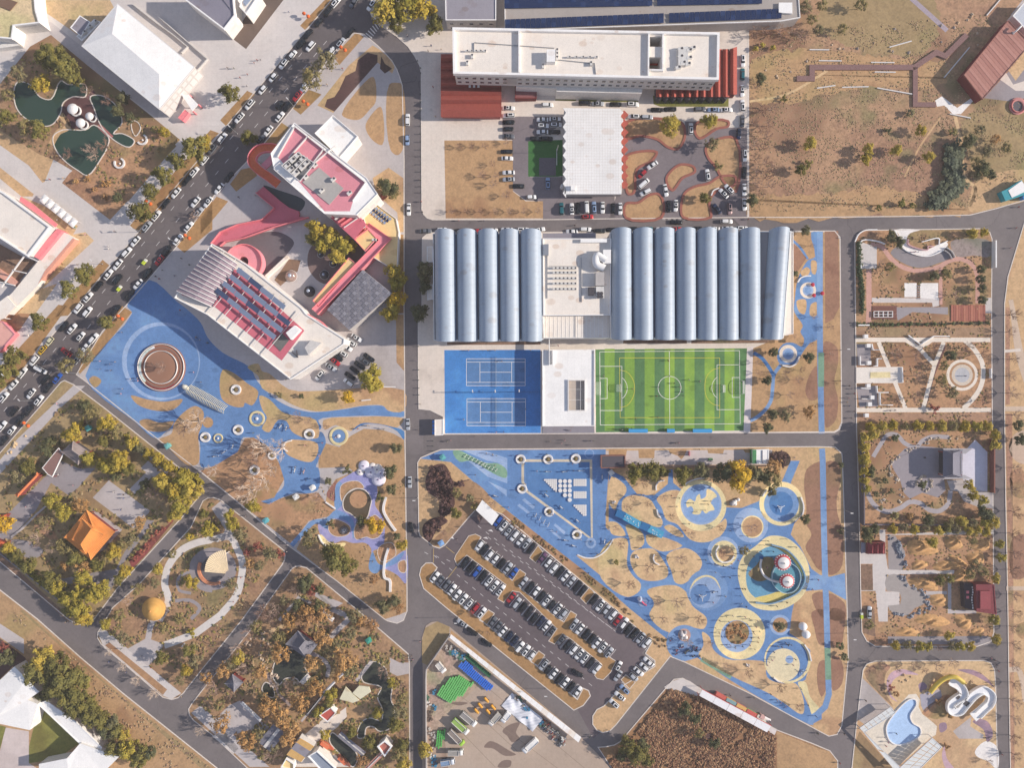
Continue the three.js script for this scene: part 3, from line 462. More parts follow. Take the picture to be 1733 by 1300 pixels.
// --- show gardens
path('path',sm(T('B5',[480,740,570,760,640,850,720,915,820,950,900,952,1040,920,1130,870,1220,862,1300,900,1342,980,1350,1220])),7.5,2,M('#c99b8c','grain'));
path('path',T('B5',[466,950,466,1290]).concat(T('C5',[462,140])),9,2,M('#c99b8c','grain'));path('path',T('B5',[1050,930,1050,1230]),6,2,M('#c99b8c','grain'));
flat('terrace',T('B5',[400,720,530,760,530,940,400,940]),2,K.pave);
flat('path',sm(T('B5',[670,622,885,622,800,650,775,690,790,740,860,780,930,785,1010,750,1090,720,1110,740,1060,800,950,835,860,830,770,790,720,720,710,660]),true,3),3,K.white);
flat('gravel',sm(T('B5',[640,810,720,750,780,800,860,835,960,835,1060,790,1130,850,1040,890,900,930,780,910]),true,3),2,M('#8b8486','paving'));
flat('gravel',sm(T('B5',[1130,720,1300,690,1460,720,1455,840,1320,830,1180,840]),true,3),1,M('#8d8079','scrub'));
flat('terrace',T('B5',[755,1055,855,1055,855,1170,755,1170]),3,K.white);flat('terrace',T('B5',[882,1055,1030,1055,1030,1190,882,1175]),3,K.white);
flat('path',T('B5',[490,1175,1040,1178,1040,1240,985,1250,980,1215,490,1215]),2,K.pave);
flat('path',T('B5',[1410,1175,1460,1175,1460,1300,1410,1300]),2,K.pave);flat('terrace',T('C5',[680,0,1110,0,1110,60,820,40,700,110]),2,K.dgrey);
const cr5=M('#e3d6c6','paving');
path('path',T('C5',[355,266,1455,266]),7.5,2,cr5);path('path',T('C5',[360,838,1460,838]),7.5,2,cr5);path('path',T('C5',[545,285,770,840]),7,3,cr5);path('path',T('C5',[1075,285,1000,470,908,825]),7,3,cr5);
path('path',T('C5',[770,270,870,330,1000,470]),7,4,cr5);path('path',sm(T('C5',[1000,250,930,300,870,325])),7,5,cr5);path('path',sm(T('C5',[1240,265,1320,340,1385,450,1395,560,1370,660,1310,750,1235,825])),8,6,cr5);
disc('C5',1225,553,128,3,cr5,'ring_path',[104,0,0]);disc('C5',1225,553,86,3,M('#cfc0ae','grain'),'terrace');disc('C5',1225,553,60,4,M('#b7b6b8','grain'),'terrace');
flat('terrace',T('C5',[360,490,740,486,740,618,360,620]),2,M('#ddd5cc','paving'));
for (const a of [[365,300,480,300,480,475,375,475],[365,650,530,640,540,810,390,815]]) flat('terrace',T('C5',a),2,K.dgrey);
flat('flower_bed',T('C5',[1085,300,1090,330,1000,560,940,790,925,790,985,560]),2,M('#6d4c48','scrub'));
flat('verge',T('C5',[360,165,1455,165,1455,240,360,240]),1,M('#a08064','lawn'));flat('verge',T('C5',[365,865,1462,865,1462,925,365,925]),1,M('#a9846a','lawn'));
path('path',sm([...T('C5',[500,1220,560,1120,620,1040,690,1040,760,1110,850,1140,900,1090,980,1055,1120,1060])]),7,3,M('#a8a0a2','paving'));
path('path',sm(T('D5',[440,200,480,320,540,385,620,415,720,385,800,335,880,345,960,400,1040,408,1110,350,1130,240])),8,3,M('#aaa2a4','paving'));
flat('gravel',[...T('C5',[650,1260,760,1150,900,1130,1075,1150,1075,1290]),...T('D5',[1075,130,1090,240,1030,300,900,260,800,310,750,260,720,160,660,60,650,0])],2,M('#948c90','paving'));
flat('terrace',[...T('C5',[1228,1190,1330,1080,1430,1180]),...T('D5',[1430,250,1300,240,1225,140])],2,M('#d6d2dc','paving'));
flat('terrace',T('D5',[1100,160,1270,150,1310,240,1470,260,1475,390,1350,375,1240,330,1190,250,1130,240]),1,K.grey);
flat('path',T('D5',[550,560,600,560,600,600,1475,560,1475,600,600,605,600,750,620,880,720,890,1160,890,1160,920,730,925,610,930,600,1065,715,1065,715,1190,620,1190,620,1310,545,1310,520,1060,400,1060,500,840,390,840,390,750,560,750]),2,K.pave);
flat('lawn',T('D5',[402,845,495,845,500,1055,402,1055]),3,K.soil);flat('lawn',T('E5',[410,0,510,0,520,230,420,200]),3,K.soil);
flat('gravel',T('D5',[620,610,680,610,760,740,740,890,625,885]),3,M('#9c9391','paving'));flat('gravel',sm(T('D5',[610,935,740,935,800,1020,900,1080,920,1160,840,1200,780,1260,660,1240,620,1180,720,1170,715,1070,610,1060]),true,2),3,M('#a09792','paving'));
flat('path',T('D5',[930,1062,1100,1062,1100,1090,930,1092]),3,K.grey);path('path',T('D5',[1122,930,1122,1230,1340,1230]),6,3,K.grey);
flat('pavement',T('E5',[620,228,1330,225,1440,225,1490,250,1430,300,620,285]),2,K.dgrey);
// --- slide garden
flat('pool_deck',T('E5',[670,830,790,700,850,695,880,740,870,800,900,860,990,930,1020,960,1010,1030,960,1060,700,1290,430,1000]),2,M('#e0d5c4','grain'));
flat('terrace',T('E5',[412,565,660,810,670,840,450,960,372,900]),1,K.grey);
const poolPts=sm(T('E5',[790,740,840,740,850,780,800,870,820,930,880,970,880,1030,790,1090,690,1108,630,1070,605,970,650,880]),true,5);
flat('paddling_pool',poolPts,3,M('#b2cdee','grain',{roughness:.3}));edging(poolPts,1.6,K.white,.45,true);
flat('play_mound',sm(T('E5',[610,600,650,520,740,495,870,540,740,540,660,590,640,690,700,760,640,720]),true),2,K.pinkR);
flat('play_mound',sm(T('E5',[1190,500,1310,500,1420,560,1490,650,1440,610,1320,545]),true),2,K.mauve);
flat('play_mound',sm(T('E5',[1310,920,1380,900,1440,930,1475,1030,1430,1090,1400,990]),true),2,K.mauve);
flat('play_mound',sm(T('E5',[870,620,910,600,940,640,890,680]),true),2,K.mauve);flat('play_mound',sm(T('E5',[1040,940,1090,930,1100,980,1050,1010]),true),2,K.mauve);flat('play_mound',sm(T('E5',[1080,1120,1100,1220,1160,1310,1100,1310,1060,1200]),true),2,K.pinkR);
flat('gravel',T('E5',[1150,1000,1300,880,1290,960,1400,1030,1390,1060,1200,1060]),2,K.grey);flat('gravel',T('E5',[880,700,960,670,1050,660,1060,720,920,850,890,790]),2,M('#aaa4ae','paving'));
flat('terrace',sm(T('E5',[1330,1160,1420,1080,1510,1130,1510,1310,1440,1250,1340,1200]),true),2,K.white);
flat('flower_bed',sm(T('E5',[425,520,520,450,640,470,600,540,600,680,660,790]),true),2,K.earth);
flat('lawn',T('E5',[345,1110,390,1000,660,1300,335,1300]),1,K.olive);
flat('sandstone_patch',sm(T('E5',[900,850,1020,740,1100,700,1180,760,1200,850,1100,880,1000,900]),true),2,M('#b88d66','scrub'));
for (const a of [[1190,150,1190,300,1210,440]]) path('path',sm(Q([1712,520,1722,600,1740,660])),8,1,M('#cdb6a0','paving'));
path('path',Q([1698,692,1745,692]),8,2,M('#cdb6a0','paving'));path('path',Q([1702,996,1745,996]),7,2,M('#cdb6a0','paving'));
flat('flower_bed',Q([1701,700,1712,700,1716,1300,1710,1300]),2,K.earth);flat('flower_bed',Q([1701,520,1708,520,1708,685,1701,685]),2,K.earth);
path('path',T('C5',[1620,-60,1690,300,1733,480]),8,2,M('#cdb6a0','paving'));path('path',T('C5',[1570,360,1700,348]),5,3,K.cream);flat('flower_bed',sm(T('D5',[1620,100,1700,60,1740,140,1730,300,1640,280]),true),2,K.scrub);flat('flower_bed',sm(T('D5',[1630,640,1733,600,1740,940,1640,960]),true),2,K.brown);path('path',sm(T('E5',[1605,500,1680,500,1720,620,1740,760])),9,3,M('#cdb6a0','paving'));disc('E5',1733,180,70,3,K.scrub,'flower_bed');disc('C5',1745,1140,140,2,M('#cbb09a','paving'),'terrace');
// --- markings
{
const nw=[[560,0],[0,675]],se=[[637,0],[0,765]],g=[],y=[];
const along=(f,s)=>{const a=[nw[0][0]+(se[0][0]-nw[0][0])*f,0],b=[0,nw[1][1]+(se[1][1]-nw[1][1])*f],d=Math.hypot(b[0]-a[0],b[1]-a[1]);return [a[0]+(b[0]-a[0])*s / d,a[1]+(b[1]-a[1])*s / d];};
for (const f of [.33,.66]) for (let s=90;s<900;s +=26) g.push(bandFlat([along(f,s),along(f,s+9)],.7,.008));
for (let i=0;i<6;i++){const [a,b]=T('A2',[1345+18*i,270-20*i,1395+13*i,310-18*i]);g.push(bandFlat([[a[0],a[1]],[b[0],b[1]]],1.8,.012));}
for (const f of [.08,.92]) for (let s=0;s<3;s++) g.push(bandFlat([along(f,560+14*s),along(f,564+14*s)],1.2,.008));
deep(mesh('lane_markings',merge(g),K.mark));
const h=[];for (let x=923;x<1262;x +=9) if (!(x>1055&&x<1120)&&x<1180) h.push(bandFlat([[x,371.5],[x+5,371.5]],.8,.008));
for (let i=0;i<4;i++) h.push(bandFlat(T('D3',[185+90*i,745+30*i,215+90*i,760+30*i]),.7,.01));
// aisle dashes in the car park
for (const [a,b] of [[T('D3',[620,530])[0],T('E4',[60,190])[0]],[T('D3',[260,770])[0],T('E3',[1560,640])[0]],[T('D3',[700,620])[0],T('E3',[1733,180])[0]]]){const d=Math.hypot(b[0]-a[0],b[1]-a[1]);for (let s=0;s<d;s +=17){const p=s / d,q=Math.min(1,(s+7) / d);h.push(bandFlat([[a[0]+(b[0]-a[0])*p,a[1]+(b[1]-a[1])*p],[a[0]+(b[0]-a[0])*q,a[1]+(b[1]-a[1])*q]],.7,.008));}}
for (const a of [[260,715,258,830],[360,700,430,755],[450,860,380,950]]) y.push(bandFlat(T('D3',a),.6,.008));
// direction arrows near the entrance
for (const [x,y2] of [[745,580],[705,640],[430,640]]){const p=T('D3',[x,y2,x-45,y2-12,x-15,y2-20]);h.push(flatGeo([p[0],p[1],p[2]],.008));}
deep(mesh('road_markings',merge(h),K.mark));deep(mesh('road_markings',merge(y),K.ymark));
}
// ---------- buildings ----------
const B={
white:M('#efece8','roof'),cream:M('#e9dfd3','roof'),wall:M('#e2ddd6','grain'),wallG:M('#c9c4bf','grain'),concrete:M('#b5afab','grain'),grey:M('#8d8890','roof'),dark:M('#4a474c','grain'),slate:M('#74727c','grain'),
pink:M('#da8c96','roof'),pinkW:M('#e8848a','grain'),pinkD:M('#c96a78','roof'),orange:M('#d9744f','grain'),sand:M('#e8c98f','roof'),red:M('#9c4d42','grain'),redD:M('#7c3a38','grain'),maroon:M('#7d3a40','grain'),brown:M('#b07d70','roof'),terra:M('#e09a5a','grain'),
glass:M('#2b3440',null,{roughness:.15,metalness:.1}),glassL:M('#aab4c4',null,{roughness:.2,metalness:.2}),pv:M('#26375c',null,{roughness:.22,metalness:.3}),pvL:M('#97a3b8',null,{roughness:.25,metalness:.2}),frame:M('#dcd8d4',null,{roughness:.5}),steel:M('#a4a6aa',null,{roughness:.4,metalness:.5}),ac:M('#d2cfca','grain'),vault:M('#9da9b6','roof',{roughness:.5,metalness:0}),
};
const cen=(pts,h)=>{let x=0,z=0;for (const p of pts){const w=W(p[0],p[1],h);x +=w[0];z +=w[1];}return [x / pts.length,z / pts.length];};
function site(name,label,cat,pts,h=0,group){const [x,z]=cen(pts,h);return thing(name,label,cat,group,x,z);}
function part(g,name,geo,mat){geo.translate(-g.position.x,-g.position.y,-g.position.z);return mesh(name,geo,mat,g);}
function sub(parent,g,name,geo,mat){geo.translate(-g.position.x,-g.position.y,-g.position.z);return mesh(name,geo,mat,parent);}
function block3(g,pts,h,o={}){// walls, flat roof and parapet; the outline is that of the roof edge
const b=o.base||0;part(g,'wall',slabGeo(pts,b,h,[],h),o.wall||B.wall);
part(g,'roof',flatGeo(pts,h + .03,o.holes||[],h),o.roof||B.cream);
if (o.par!==0) part(g,'parapet',bandSolid(pts,o.pw||1.6,h - .3,h+(o.par||.7),true,h),o.parM||B.white);
}
function windows(g,a,b,h,y0,y1,n,fr=.6,mat=B.glass,off=.05){// n windows along the wall line a-b (outline coordinates)
const A=W(a[0],a[1],h),C=W(b[0],b[1],h),dx=C[0]-A[0],dz=C[1]-A[1],L=Math.hypot(dx,dz),ry=-Math.atan2(dz,dx),w=L / n*fr;
const fg=box(w,y1-y0,.12),pg=box(w - .2,y1-y0 - .2,.06);
for (let i=0;i<n;i++){
const t=(i + .5) / n,nx=dz / L,nz=-dx / L;const x=A[0]+dx*t-nx*off,z=A[1]+dz*t-nz*off;
const m=mesh('window',fg,B.frame,g);m.position.set(x-g.position.x,(y0+y1) / 2,z-g.position.z);m.rotation.y=ry;
const p=mesh('pane',pg,mat,m);p.position.z=.05;
}
}
const acG={b:box(1.7,1.2,.9,0,.6,0),f:cyl(.36,.36,.06,.4,1.2,0,10)};
function acUnit(g,x,z,y,ry=0,s=1){const m=mesh('air_conditioner',acG.b,B.ac,g);m.position.set(x-g.position.x,y,z-g.position.z);m.rotation.y=ry;m.scale.setScalar(s);const f=mesh('fan',acG.f,B.dark,m);return m;}
function acAt(g,k,list,y,ry=0,s=1){for (let i=0;i<list.length;i +=2){const [px,py]=t1(k,list[i],list[i+1]),[x,z]=W(px,py,y);acUnit(g,x,z,y,ry,s);}}
function facets(g,name,polys,mat){// polys: arrays of [px, py, height]
for (const p of polys){const P=[],UV=[],q=p.map(v=>{const [x,z]=W(v[0],v[1],v[2]);return [x,v[2],z];});for (let i=1;i<q.length-1;i++) for (const v of [q[0],q[i],q[i+1]]){P.push(...v);UV.push(v[0],-v[2]);}
const gg=new THREE.BufferGeometry();gg.setAttribute('position',new THREE.Float32BufferAttribute(P,3));gg.setAttribute('uv',new THREE.Float32BufferAttribute(UV,2));gg.computeVertexNormals();part(g,name,gg,mat);}
}
const z3=(k,a)=>{const r=[];for (let i=0;i<a.length;i +=3){const [x,y]=t1(k,a[i],a[i+1]);r.push([x,y,a[i+2]]);}return r;};
// white exhibition hall with a hipped roof
{
const o=T('A1',[960,30,1585,545,1300,890,670,375]),g=site('exhibition_hall','large white hall with a hipped metal roof beside the ponds','building',o,9);
part(g,'wall',slabGeo(o,0,8.9,[],9),B.wallG);
const r=z3('A1',[960,30,9,1585,545,9,1300,890,9,670,375,9]),p=z3('A1',[915,275,11.2,1300,605,11.2]);
facets(g,'roof_slope',[[r[0],p[0],p[1],r[1]],[r[1],p[1],r[2]],[r[2],p[1],p[0],r[3]],[r[3],p[0],r[0]]],B.white);
part(g,'eaves',bandSolid(o,1.2,8.6,9.05,true,9),B.frame);
windows(g,o[1],o[2],9,1,4.5,7,.8);windows(g,o[1],o[2],9,5.5,7.5,7,.7);
const c=T('A1',[1480,770,1540,770,1615,850,1570,905]),cg=site('entrance_canopy','white flat canopy with pink posts at the white hall entrance','canopy',c,3.5);
part(cg,'roof',slabGeo(c,3.3,3.6,[],3.5),B.white);for (const q of c){const [x,z]=W(q[0],q[1],3.5);part(cg,'post',box(.5,3.3,.5,x*.999,1.65,z*.999),B.pinkW);}
const k=T('A1',[1455,960,1510,895,1540,920,1490,985]),kg=site('ticket_booth','small pink booth in front of the white hall','booth',k,2.5);block3(kg,k,2.5,{wall:B.pinkW,roof:B.pinkW,parM:B.pinkW,par:.15,pw:.8});
const s=T('A1',[580,225,655,130,735,180,665,295]),sg=site('equipment_shed','grey flat shed at the corner of the white hall','shed',s,3);block3(sg,s,3,{roof:B.grey,wall:B.concrete,par:.15});
const d=T('A1',[630,295,770,160,820,180,670,330]),dg=site('chiller_unit','white rooftop chiller standing beside the grey shed','machine',d,3);block3(dg,d,2.6,{roof:B.ac,par:.1});acAt(dg,'A1',[700,270,745,225,790,185],2.7,.8);
// low walls round the hall forecourt
for (const a of [[1310,150,1700,490,1560,650],[1090,40,1280,190,1420,290,1540,390,1490,440]]){const w=mesh('garden_wall',bandSolid(T('A1',a),1.6,.1,1.3),B.wallG);tag(w,'low pale wall stepping along the white hall forecourt','wall','forecourt walls');}
}
{
const o=T('A1',[-80,-80,285,-80,300,90,328,188,120,212,105,318,-80,300]),g=site('museum_wing','white angular building with sand coloured roof in upper left corner','building',o,7);
block3(g,o,7,{roof:M('#dcc299','lawn'),wall:B.wall,pw:2.4});part(g,'step',slabGeo(T('A1',[-60,310,105,325,165,370,-60,400]),0,3,[],3),B.wall);
part(g,'glass_strip',bandSolid(T('A1',[-20,290,100,310]),1,4,6.5,false,7),B.glass);
const s=T('A1',[-30,0,90,0,150,20,90,90,-30,40]),sg=mesh('planter_bed',slabGeo(s,7.1,7.4,[],7),K.soil);part(g,'roof_garden',sg.geometry,K.soil);scene.remove(sg);names.delete('planter_bed');
}
{
const o=T('A2',[-120,-80,262,-80,280,130,195,240,-120,0]),g=site('gallery_house','white walled house with grey pitched roof at the top edge','building',o,9);
block3(g,o,9,{roof:M('#86828e','roof'),wall:B.wall,pw:2.2});windows(g,o[2],o[3],9,4,6,1,.6);part(g,'ridge',bandSolid(T('A2',[170,-20,275,110]),.8,9,9.3,false,9),B.grey);
const b=T('A2',[340,-40,480,-40,375,115,325,60]),h=site('gallery_annex','small white wedge annex next to the grey roofed house','building',b,8);block3(h,b,8,{roof:B.cream,wall:B.wall,pw:2});part(h,'roof_light',slabGeo(T('A2',[345,20,400,-30,420,-10,370,50]),8.1,8.5,[],8),B.glassL);
}
// cultural centre on the left edge
{
const o=T('B1',[-120,240,40,325,412,600,235,832,-120,600]),g=site('cultural_centre','cream flat roofed centre with pink trim at the left edge','building',o,8);
block3(g,o,8,{roof:B.cream,pw:2.4});windows(g,o[2],o[3],8,1,3.4,6,.8);windows(g,o[2],o[3],8,4.4,7,6,.8);
part(g,'pink_canopy',slabGeo(T('B1',[172,350,270,410,470,575,450,600,160,385]),4.6,5,[],5),B.pinkW);
part(g,'entrance_front',slabGeo(T('B1',[270,832,320,862,505,635,470,610]),0,5,[],5),B.pinkW);
part(g,'terrace_roof',slabGeo(T('B1',[-80,1310,110,1130,330,860,510,635,612,690,400,950,310,1080,80,1310]),0,3.2,[],3),B.cream);
part(g,'ramp',slabGeo(T('B1',[320,1060,620,700,600,690,370,960]),0,3.3,[],3),M('#d99a84','grain'));
for (const a of [[-20,640,210,830,20,1090],[110,950,220,975],[-20,1040,130,1075],[210,830,320,880]]) part(g,'beam',bandSolid(T('B1',a),1.6,7,7.6,false,7),B.frame);
part(g,'courtyard',flatGeo(T('B1',[-80,690,205,850,300,880,130,1080,-80,1020]),.5),K.soil);
part(g,'lower_roof',slabGeo(T('B1',[-80,890,160,1050,120,1080,-80,960]),0,2.2,[],2),M('#d9a08c','grain'));
const p=T('C1',[-30,110,30,120,125,220,0,365,-30,370]),pg=site('corner_pavilion','flat salmon pink pavilion at the left edge by the avenue','pavilion',p,3);block3(pg,p,3,{roof:M('#dfa79a','roof'),wall:B.pinkW,parM:B.pink,par:.3});
const c=T('C1',[-60,0,60,-90,130,-10,40,90,-60,120]),cg=site('canopy_roof','white slatted canopy stretching below the cultural centre','canopy',c,4);part(cg,'roof',slabGeo(c,3.6,4,[],4),B.cream);for (const q of c){const [x,z]=W(q[0],q[1],4);part(cg,'post',box(.3,3.6,.3,x,1.8,z),B.frame);}
for (let i=0;i<6;i++){
const [px,py]=t1('B1',362+47*i,372+38*i),[x,z]=W(px,py,2.5),tg=thing('market_tent','white pyramid market tent in the row beside the cultural centre','tent','row of market tents',x,z,.12,-.66);
const cg=new THREE.ConeGeometry(2.0,.9,4);cg.rotateY(Math.PI / 4);cg.scale(1,1,1.25);cg.translate(0,2.75,0);mesh('tent_top',cg,B.white,tg);for (const [a,b] of [[1,1],[1,-1],[-1,1],[-1,-1]]) mesh('pole',box(.1,2.4,.1,a*1.3,1.2,b*1.6),B.frame,tg);
mesh('counter',box(2,.8,.5,0,.4,1.6),M('#4f7a5c'),tg);
}
}
// pink arts centre
{
const o=T('B2',[600,130,575,0,765,-247,1350,200,1440,330,1270,500,1010,490]),h=15,g=site('arts_centre','pink roofed arts centre wing with white rim and rooftop cooling plant','building',o,h);
block3(g,o,h,{roof:B.white,par:.4,pw:1.2});windows(g,o[4],o[5],h,2,5,4,.8);windows(g,o[4],o[5],h,7,10,4,.8);
part(g,'terrace',flatGeo(T('B2',[630,30,770,-215,1345,240,1240,390,1215,470,1010,470]),h + .1,[],h),B.pink);
part(g,'deck',slabGeo(T('B2',[830,235,965,115,1165,285,1050,418]),h,h + .35,[],h),M('#aaa5a0','paving'));
for (const a of [[630,30,770,-215],[770,-215,1345,240,1240,390],[905,100,1100,-60],[880,-140,720,40],[1010,-40,890,120]]) part(g,'beam',bandSolid(T('B2',a),1.4,h,h+1,false,h),B.frame);
for (const a of [[660,100,810,225,930,80,790,-10,660,100],[740,165,870,30]]) part(g,'plant_frame',bandSolid(T('B2',a),1.1,h+2,h+2.3,false,h+2),B.frame);
part(g,'plant_deck',slabGeo(T('B2',[665,100,810,220,925,80,790,-8]),h,h + .3,[],h),M('#6c6d70','grain'));
acAt(g,'B2',[715,105,745,135,785,165,760,60,800,95,835,120,800,20,840,50,870,85],h + .3,.7,1.5);
acAt(g,'B2',[1085,215,990,305,1215,325,935,100,860,195],h + .3,.7,1.2);
for (let i=0;i<9;i++) part(g,'louvre',bandSolid(T('B2',[1075+22*i,520+20*i,1210+18*i,430+22*i]),1.3,9,12 - .6*i,false,10),i % 3===1?B.frame:B.pinkW);
part(g,'stair_block',slabGeo(T('B2',[1010,480,1240,440,1345,575,1250,700]),0,9,[],9),B.pinkD);
const a=T('A2',[935,1090,1080,945,1280,1115,1135,1285]),ag=site('annex_block','plain white flat roofed annex beside the pink arts centre','building',a,9);block3(ag,a,9,{roof:B.white,pw:1.2});windows(ag,a[2],a[3],9,2,7,3,.5);
// orange looping ramp
const lp=sm(T('B2',[625,-35,560,-45,480,-30,430,20,425,75,470,130,560,195,630,250])),lg=site('loop_ramp','orange looping ramp curling off the end of the pink arts centre','ramp',lp,9);
part(lg,'deck',bandSolid(lp,14,8.4,9,false,9),B.orange);const [l,r]=sides(lp,14);part(lg,'balustrade',bandSolid(l,1,8.4,10.1,false,9),B.pinkW);part(lg,'balustrade',bandSolid(r,1,8.4,10.1,false,9),B.pinkW);
part(lg,'landing',slabGeo(T('B2',[490,90,530,125,600,60,640,0,590,-10]),8,8.9,[],9),B.pink);for (const q of [lp[8],lp[18],lp[28]]){const [x,z]=W(q[0],q[1],9);part(lg,'column',cyl(.4,.4,8.4,x,0,z),B.wallG);}
const rp=T('B2',[450,320,512,268,640,380,720,440,800,470,800,515,880,520,600,600,350,690,200,720,160,755,85,735,160,640,300,580,500,540,600,445]),rg=site('entrance_ramp','wide pink forked entrance ramp leading into the arts centre courtyard','ramp',rp,2);
part(rg,'deck',slabGeo(rp,.1,1.6,[],1.6),B.pinkD);part(rg,'balustrade',bandSolid(T('B2',[85,735,160,640,300,580,500,540,600,445,450,320]),1.2,1.5,2.7,false,2),B.pinkW);part(rg,'balustrade',bandSolid(T('B2',[160,755,200,720,350,690,600,600,880,520]),1.2,1.5,2.7,false,2),B.pinkW);
const dc=t1('B2',355,890),dg=site('round_terrace','round pink raised terrace with a dark central opening','terrace',[dc],4);
part(dg,'deck',slabGeo(circ(dc[0],dc[1],31,40),.1,4,[circ(dc[0]-2,dc[1]-2,9,24)],4),B.pink);part(dg,'balustrade',bandSolid(circ(dc[0],dc[1],31,40),1.2,3.9,5,true,4),B.pinkW);
// south-west wing
const s=[...T('B2',[95,738,370,905,820,1260]),...T('C2',[860,60,1170,260,1165,300,735,585,60,60]),...T('B1',[1430,1175])],hs=12,sg=site('theatre_wing','long pink and white arts wing with rooftop solar frames and ribbed vault','building',s,hs);
block3(sg,s,hs,{roof:B.cream,par:.4});windows(sg,s[5],s[6],hs,1,4,6,.8);windows(sg,s[5],s[6],hs,6,10,6,.85,B.glassL);
part(sg,'roof_channel',flatGeo([...T('B2',[150,960,240,930,300,950]),...T('C2',[845,190,660,435,120,0]),...T('B1',[1480,1150])],hs + .1,[],hs),B.pinkD);
const vl=[...T('B2',[95,738,300,880,240,930,20,1210])].concat(T('B1',[1430,1175]));
{const pr=[],a0=t1('B1',1440,1120),a1=t1('B2',85,760),b0=t1('B1',1733,1250),b1=t1('B2',300,900);const n=12;
for (let i=0;i<=n;i++){const f=i / n;pr.push([[a0[0]+(a1[0]-a0[0])*f,a0[1]+(a1[1]-a0[1])*f],[b0[0]+(b1[0]-b0[0])*f,b0[1]+(b1[1]-b0[1])*f]]);}
const rise=f=>hs + .4+2.2*Math.sin(Math.PI*clamp(f,0,1));
for (let i=0;i<n;i++) facets(sg,'vault_panel',[0,1,2,3].map(q=>{const e=(p,t)=>[p[0][0]+(p[1][0]-p[0][0])*t,p[0][1]+(p[1][1]-p[0][1])*t,rise(t)];return [e(pr[i],q / 4),e(pr[i+1],q / 4),e(pr[i+1],(q+1) / 4),e(pr[i],(q+1) / 4)];}),M('#9d8a92','grain',{roughness:.5}));
for (let i=0;i<=n;i++){const pts=[];for (let q=0;q<=5;q++){const t=q / 5,x=pr[i][0][0]+(pr[i][1][0]-pr[i][0][0])*t,y=pr[i][0][1]+(pr[i][1][1]-pr[i][0][1])*t,w=W(x,y,rise(t));pts.push([w[0],rise(t) + .1,w[1]]);}part(sg,'rib',tube3(pts,.22,10,5),B.frame);}}
// solar frames: three long rows of tilted glass panels
const row0=[t1('B2',120,1180),t1('B2',270,1010)],dirv=t1('C2',620,210),st=t1('B2',130,1185);
const pan=(px,py,mat)=>{const [x,z]=W(px,py,hs+2),m=mesh('solar_panel',panG,mat,sg);m.position.set(x-sg.position.x,hs+2,z-sg.position.z);m.rotation.set(0,-.66,0);};
const panG=box(6,.08,2.2,0,0,0,0,.3);
for (let r=0;r<4;r++) for (let i=0;i<5;i++){const x=372+12*r+20*i-(r>1?0:0),y=494-11.5*r+16.5*i;if (r===3&&i>3) continue;pan(x+4,y+4,(i*2+r) % 5?B.pvL:M('#4c5a78',null,{roughness:.25}));}
for (let i=0;i<8;i++){const a=t1('C2',20+88*i-120,-40+70*i-60),b=t1('C2',20+88*i+180,-40+70*i-420);part(sg,'beam',bandSolid([a,b],.8,hs+1.1,hs+1.4,false,hs+1),B.frame);}
part(sg,'plant_room',slabGeo(T('C2',[700,210,770,150,815,185,740,265]),hs,hs+3,[],hs+2),B.white);part(sg,'plant_deck',slabGeo(T('C2',[585,290,660,210,720,270,650,360]),hs,hs + .3,[],hs),M('#6f6d6a','grain'));
part(sg,'stair_box',slabGeo(T('C2',[850,330,900,270,985,290,880,390]),hs,hs+2.6,[],hs+2),B.wallG);part(sg,'pipe_frame',bandSolid(T('C2',[780,350,795,410,745,365]),.7,hs,hs + .9,false,hs),B.dark);
for (let i=0;i<6;i++) part(sg,'fin',bandSolid(sm(T('C2',[880+8*i,60+22*i,1000+6*i,130+20*i,1090+5*i,230+8*i,1165,262+6*i])),1.6,9.5-1.6*i,10.6-1.6*i,false,9),B.pinkW);
// courtyard bridge and sand coloured roofs
const y=T('B2',[1400,390,1590,530,1612,640,1600,920,1530,920,1400,840,1500,700,1350,590,1310,480]),yg=site('sand_roof_block','low sand coloured flat roof with dark solar panels beside the road','building',y,5);block3(yg,y,5,{roof:B.sand,par:.4,parM:B.wall,pw:1.2});
for (let i=0;i<7;i++) for (let j=0;j<3;j++){const [px,py]=t1('B2',1365+22*i+8*j,462+17*i-0*j-0),[x,z]=W(px+3*j,py-3.2*j,5.3),m=mesh('solar_panel',box(1,.06,1.1,0,0,0,-.66),j===1?B.pv:B.pvL,yg);m.position.set(x-yg.position.x,5.4,z-yg.position.z);}
const bl=T('B2',[1350,592,1502,700,1280,930,930,1290]),bg=site('courtyard_bridge','pink covered bridge enclosing the arts centre courtyard','bridge',bl,6);part(bg,'deck',bandSolid(bl,13,0,5.6,false,6),B.pink);{const [l2,r2]=sides(bl,13);part(bg,'balustrade',bandSolid(l2,1,5.4,6.6,false,6),B.pinkW);part(bg,'balustrade',bandSolid(r2,1,5.4,6.6,false,6),B.pinkW);}
const q1=T('B2',[1255,700,1350,600,1430,690,1340,795]),qg=site('sand_roof_block','small square sand coloured roof inside the pink bridge bend','building',q1,7);block3(qg,q1,7,{roof:B.sand,par:.3,parM:B.pinkW,pw:1});acAt(qg,'B2',[1415,705],7);
const q2=T('B2',[1208,850,1262,895,970,1245,915,1200]),q2g=site('sand_roof_block','long narrow sand coloured roof along the pink bridge','building',q2,5.5);block3(q2g,q2,5.5,{roof:B.sand,par:.4,parM:B.pinkW,pw:1});
const sl=[...T('B2',[1320,945,1560,1140]),...T('C2',[1210,188,1028,20])],lg2=site('slate_hall','grey slate roofed hall next to the arts centre parking','building',sl,7);part(lg2,'wall',slabGeo(sl,0,7,[],7),B.concrete);
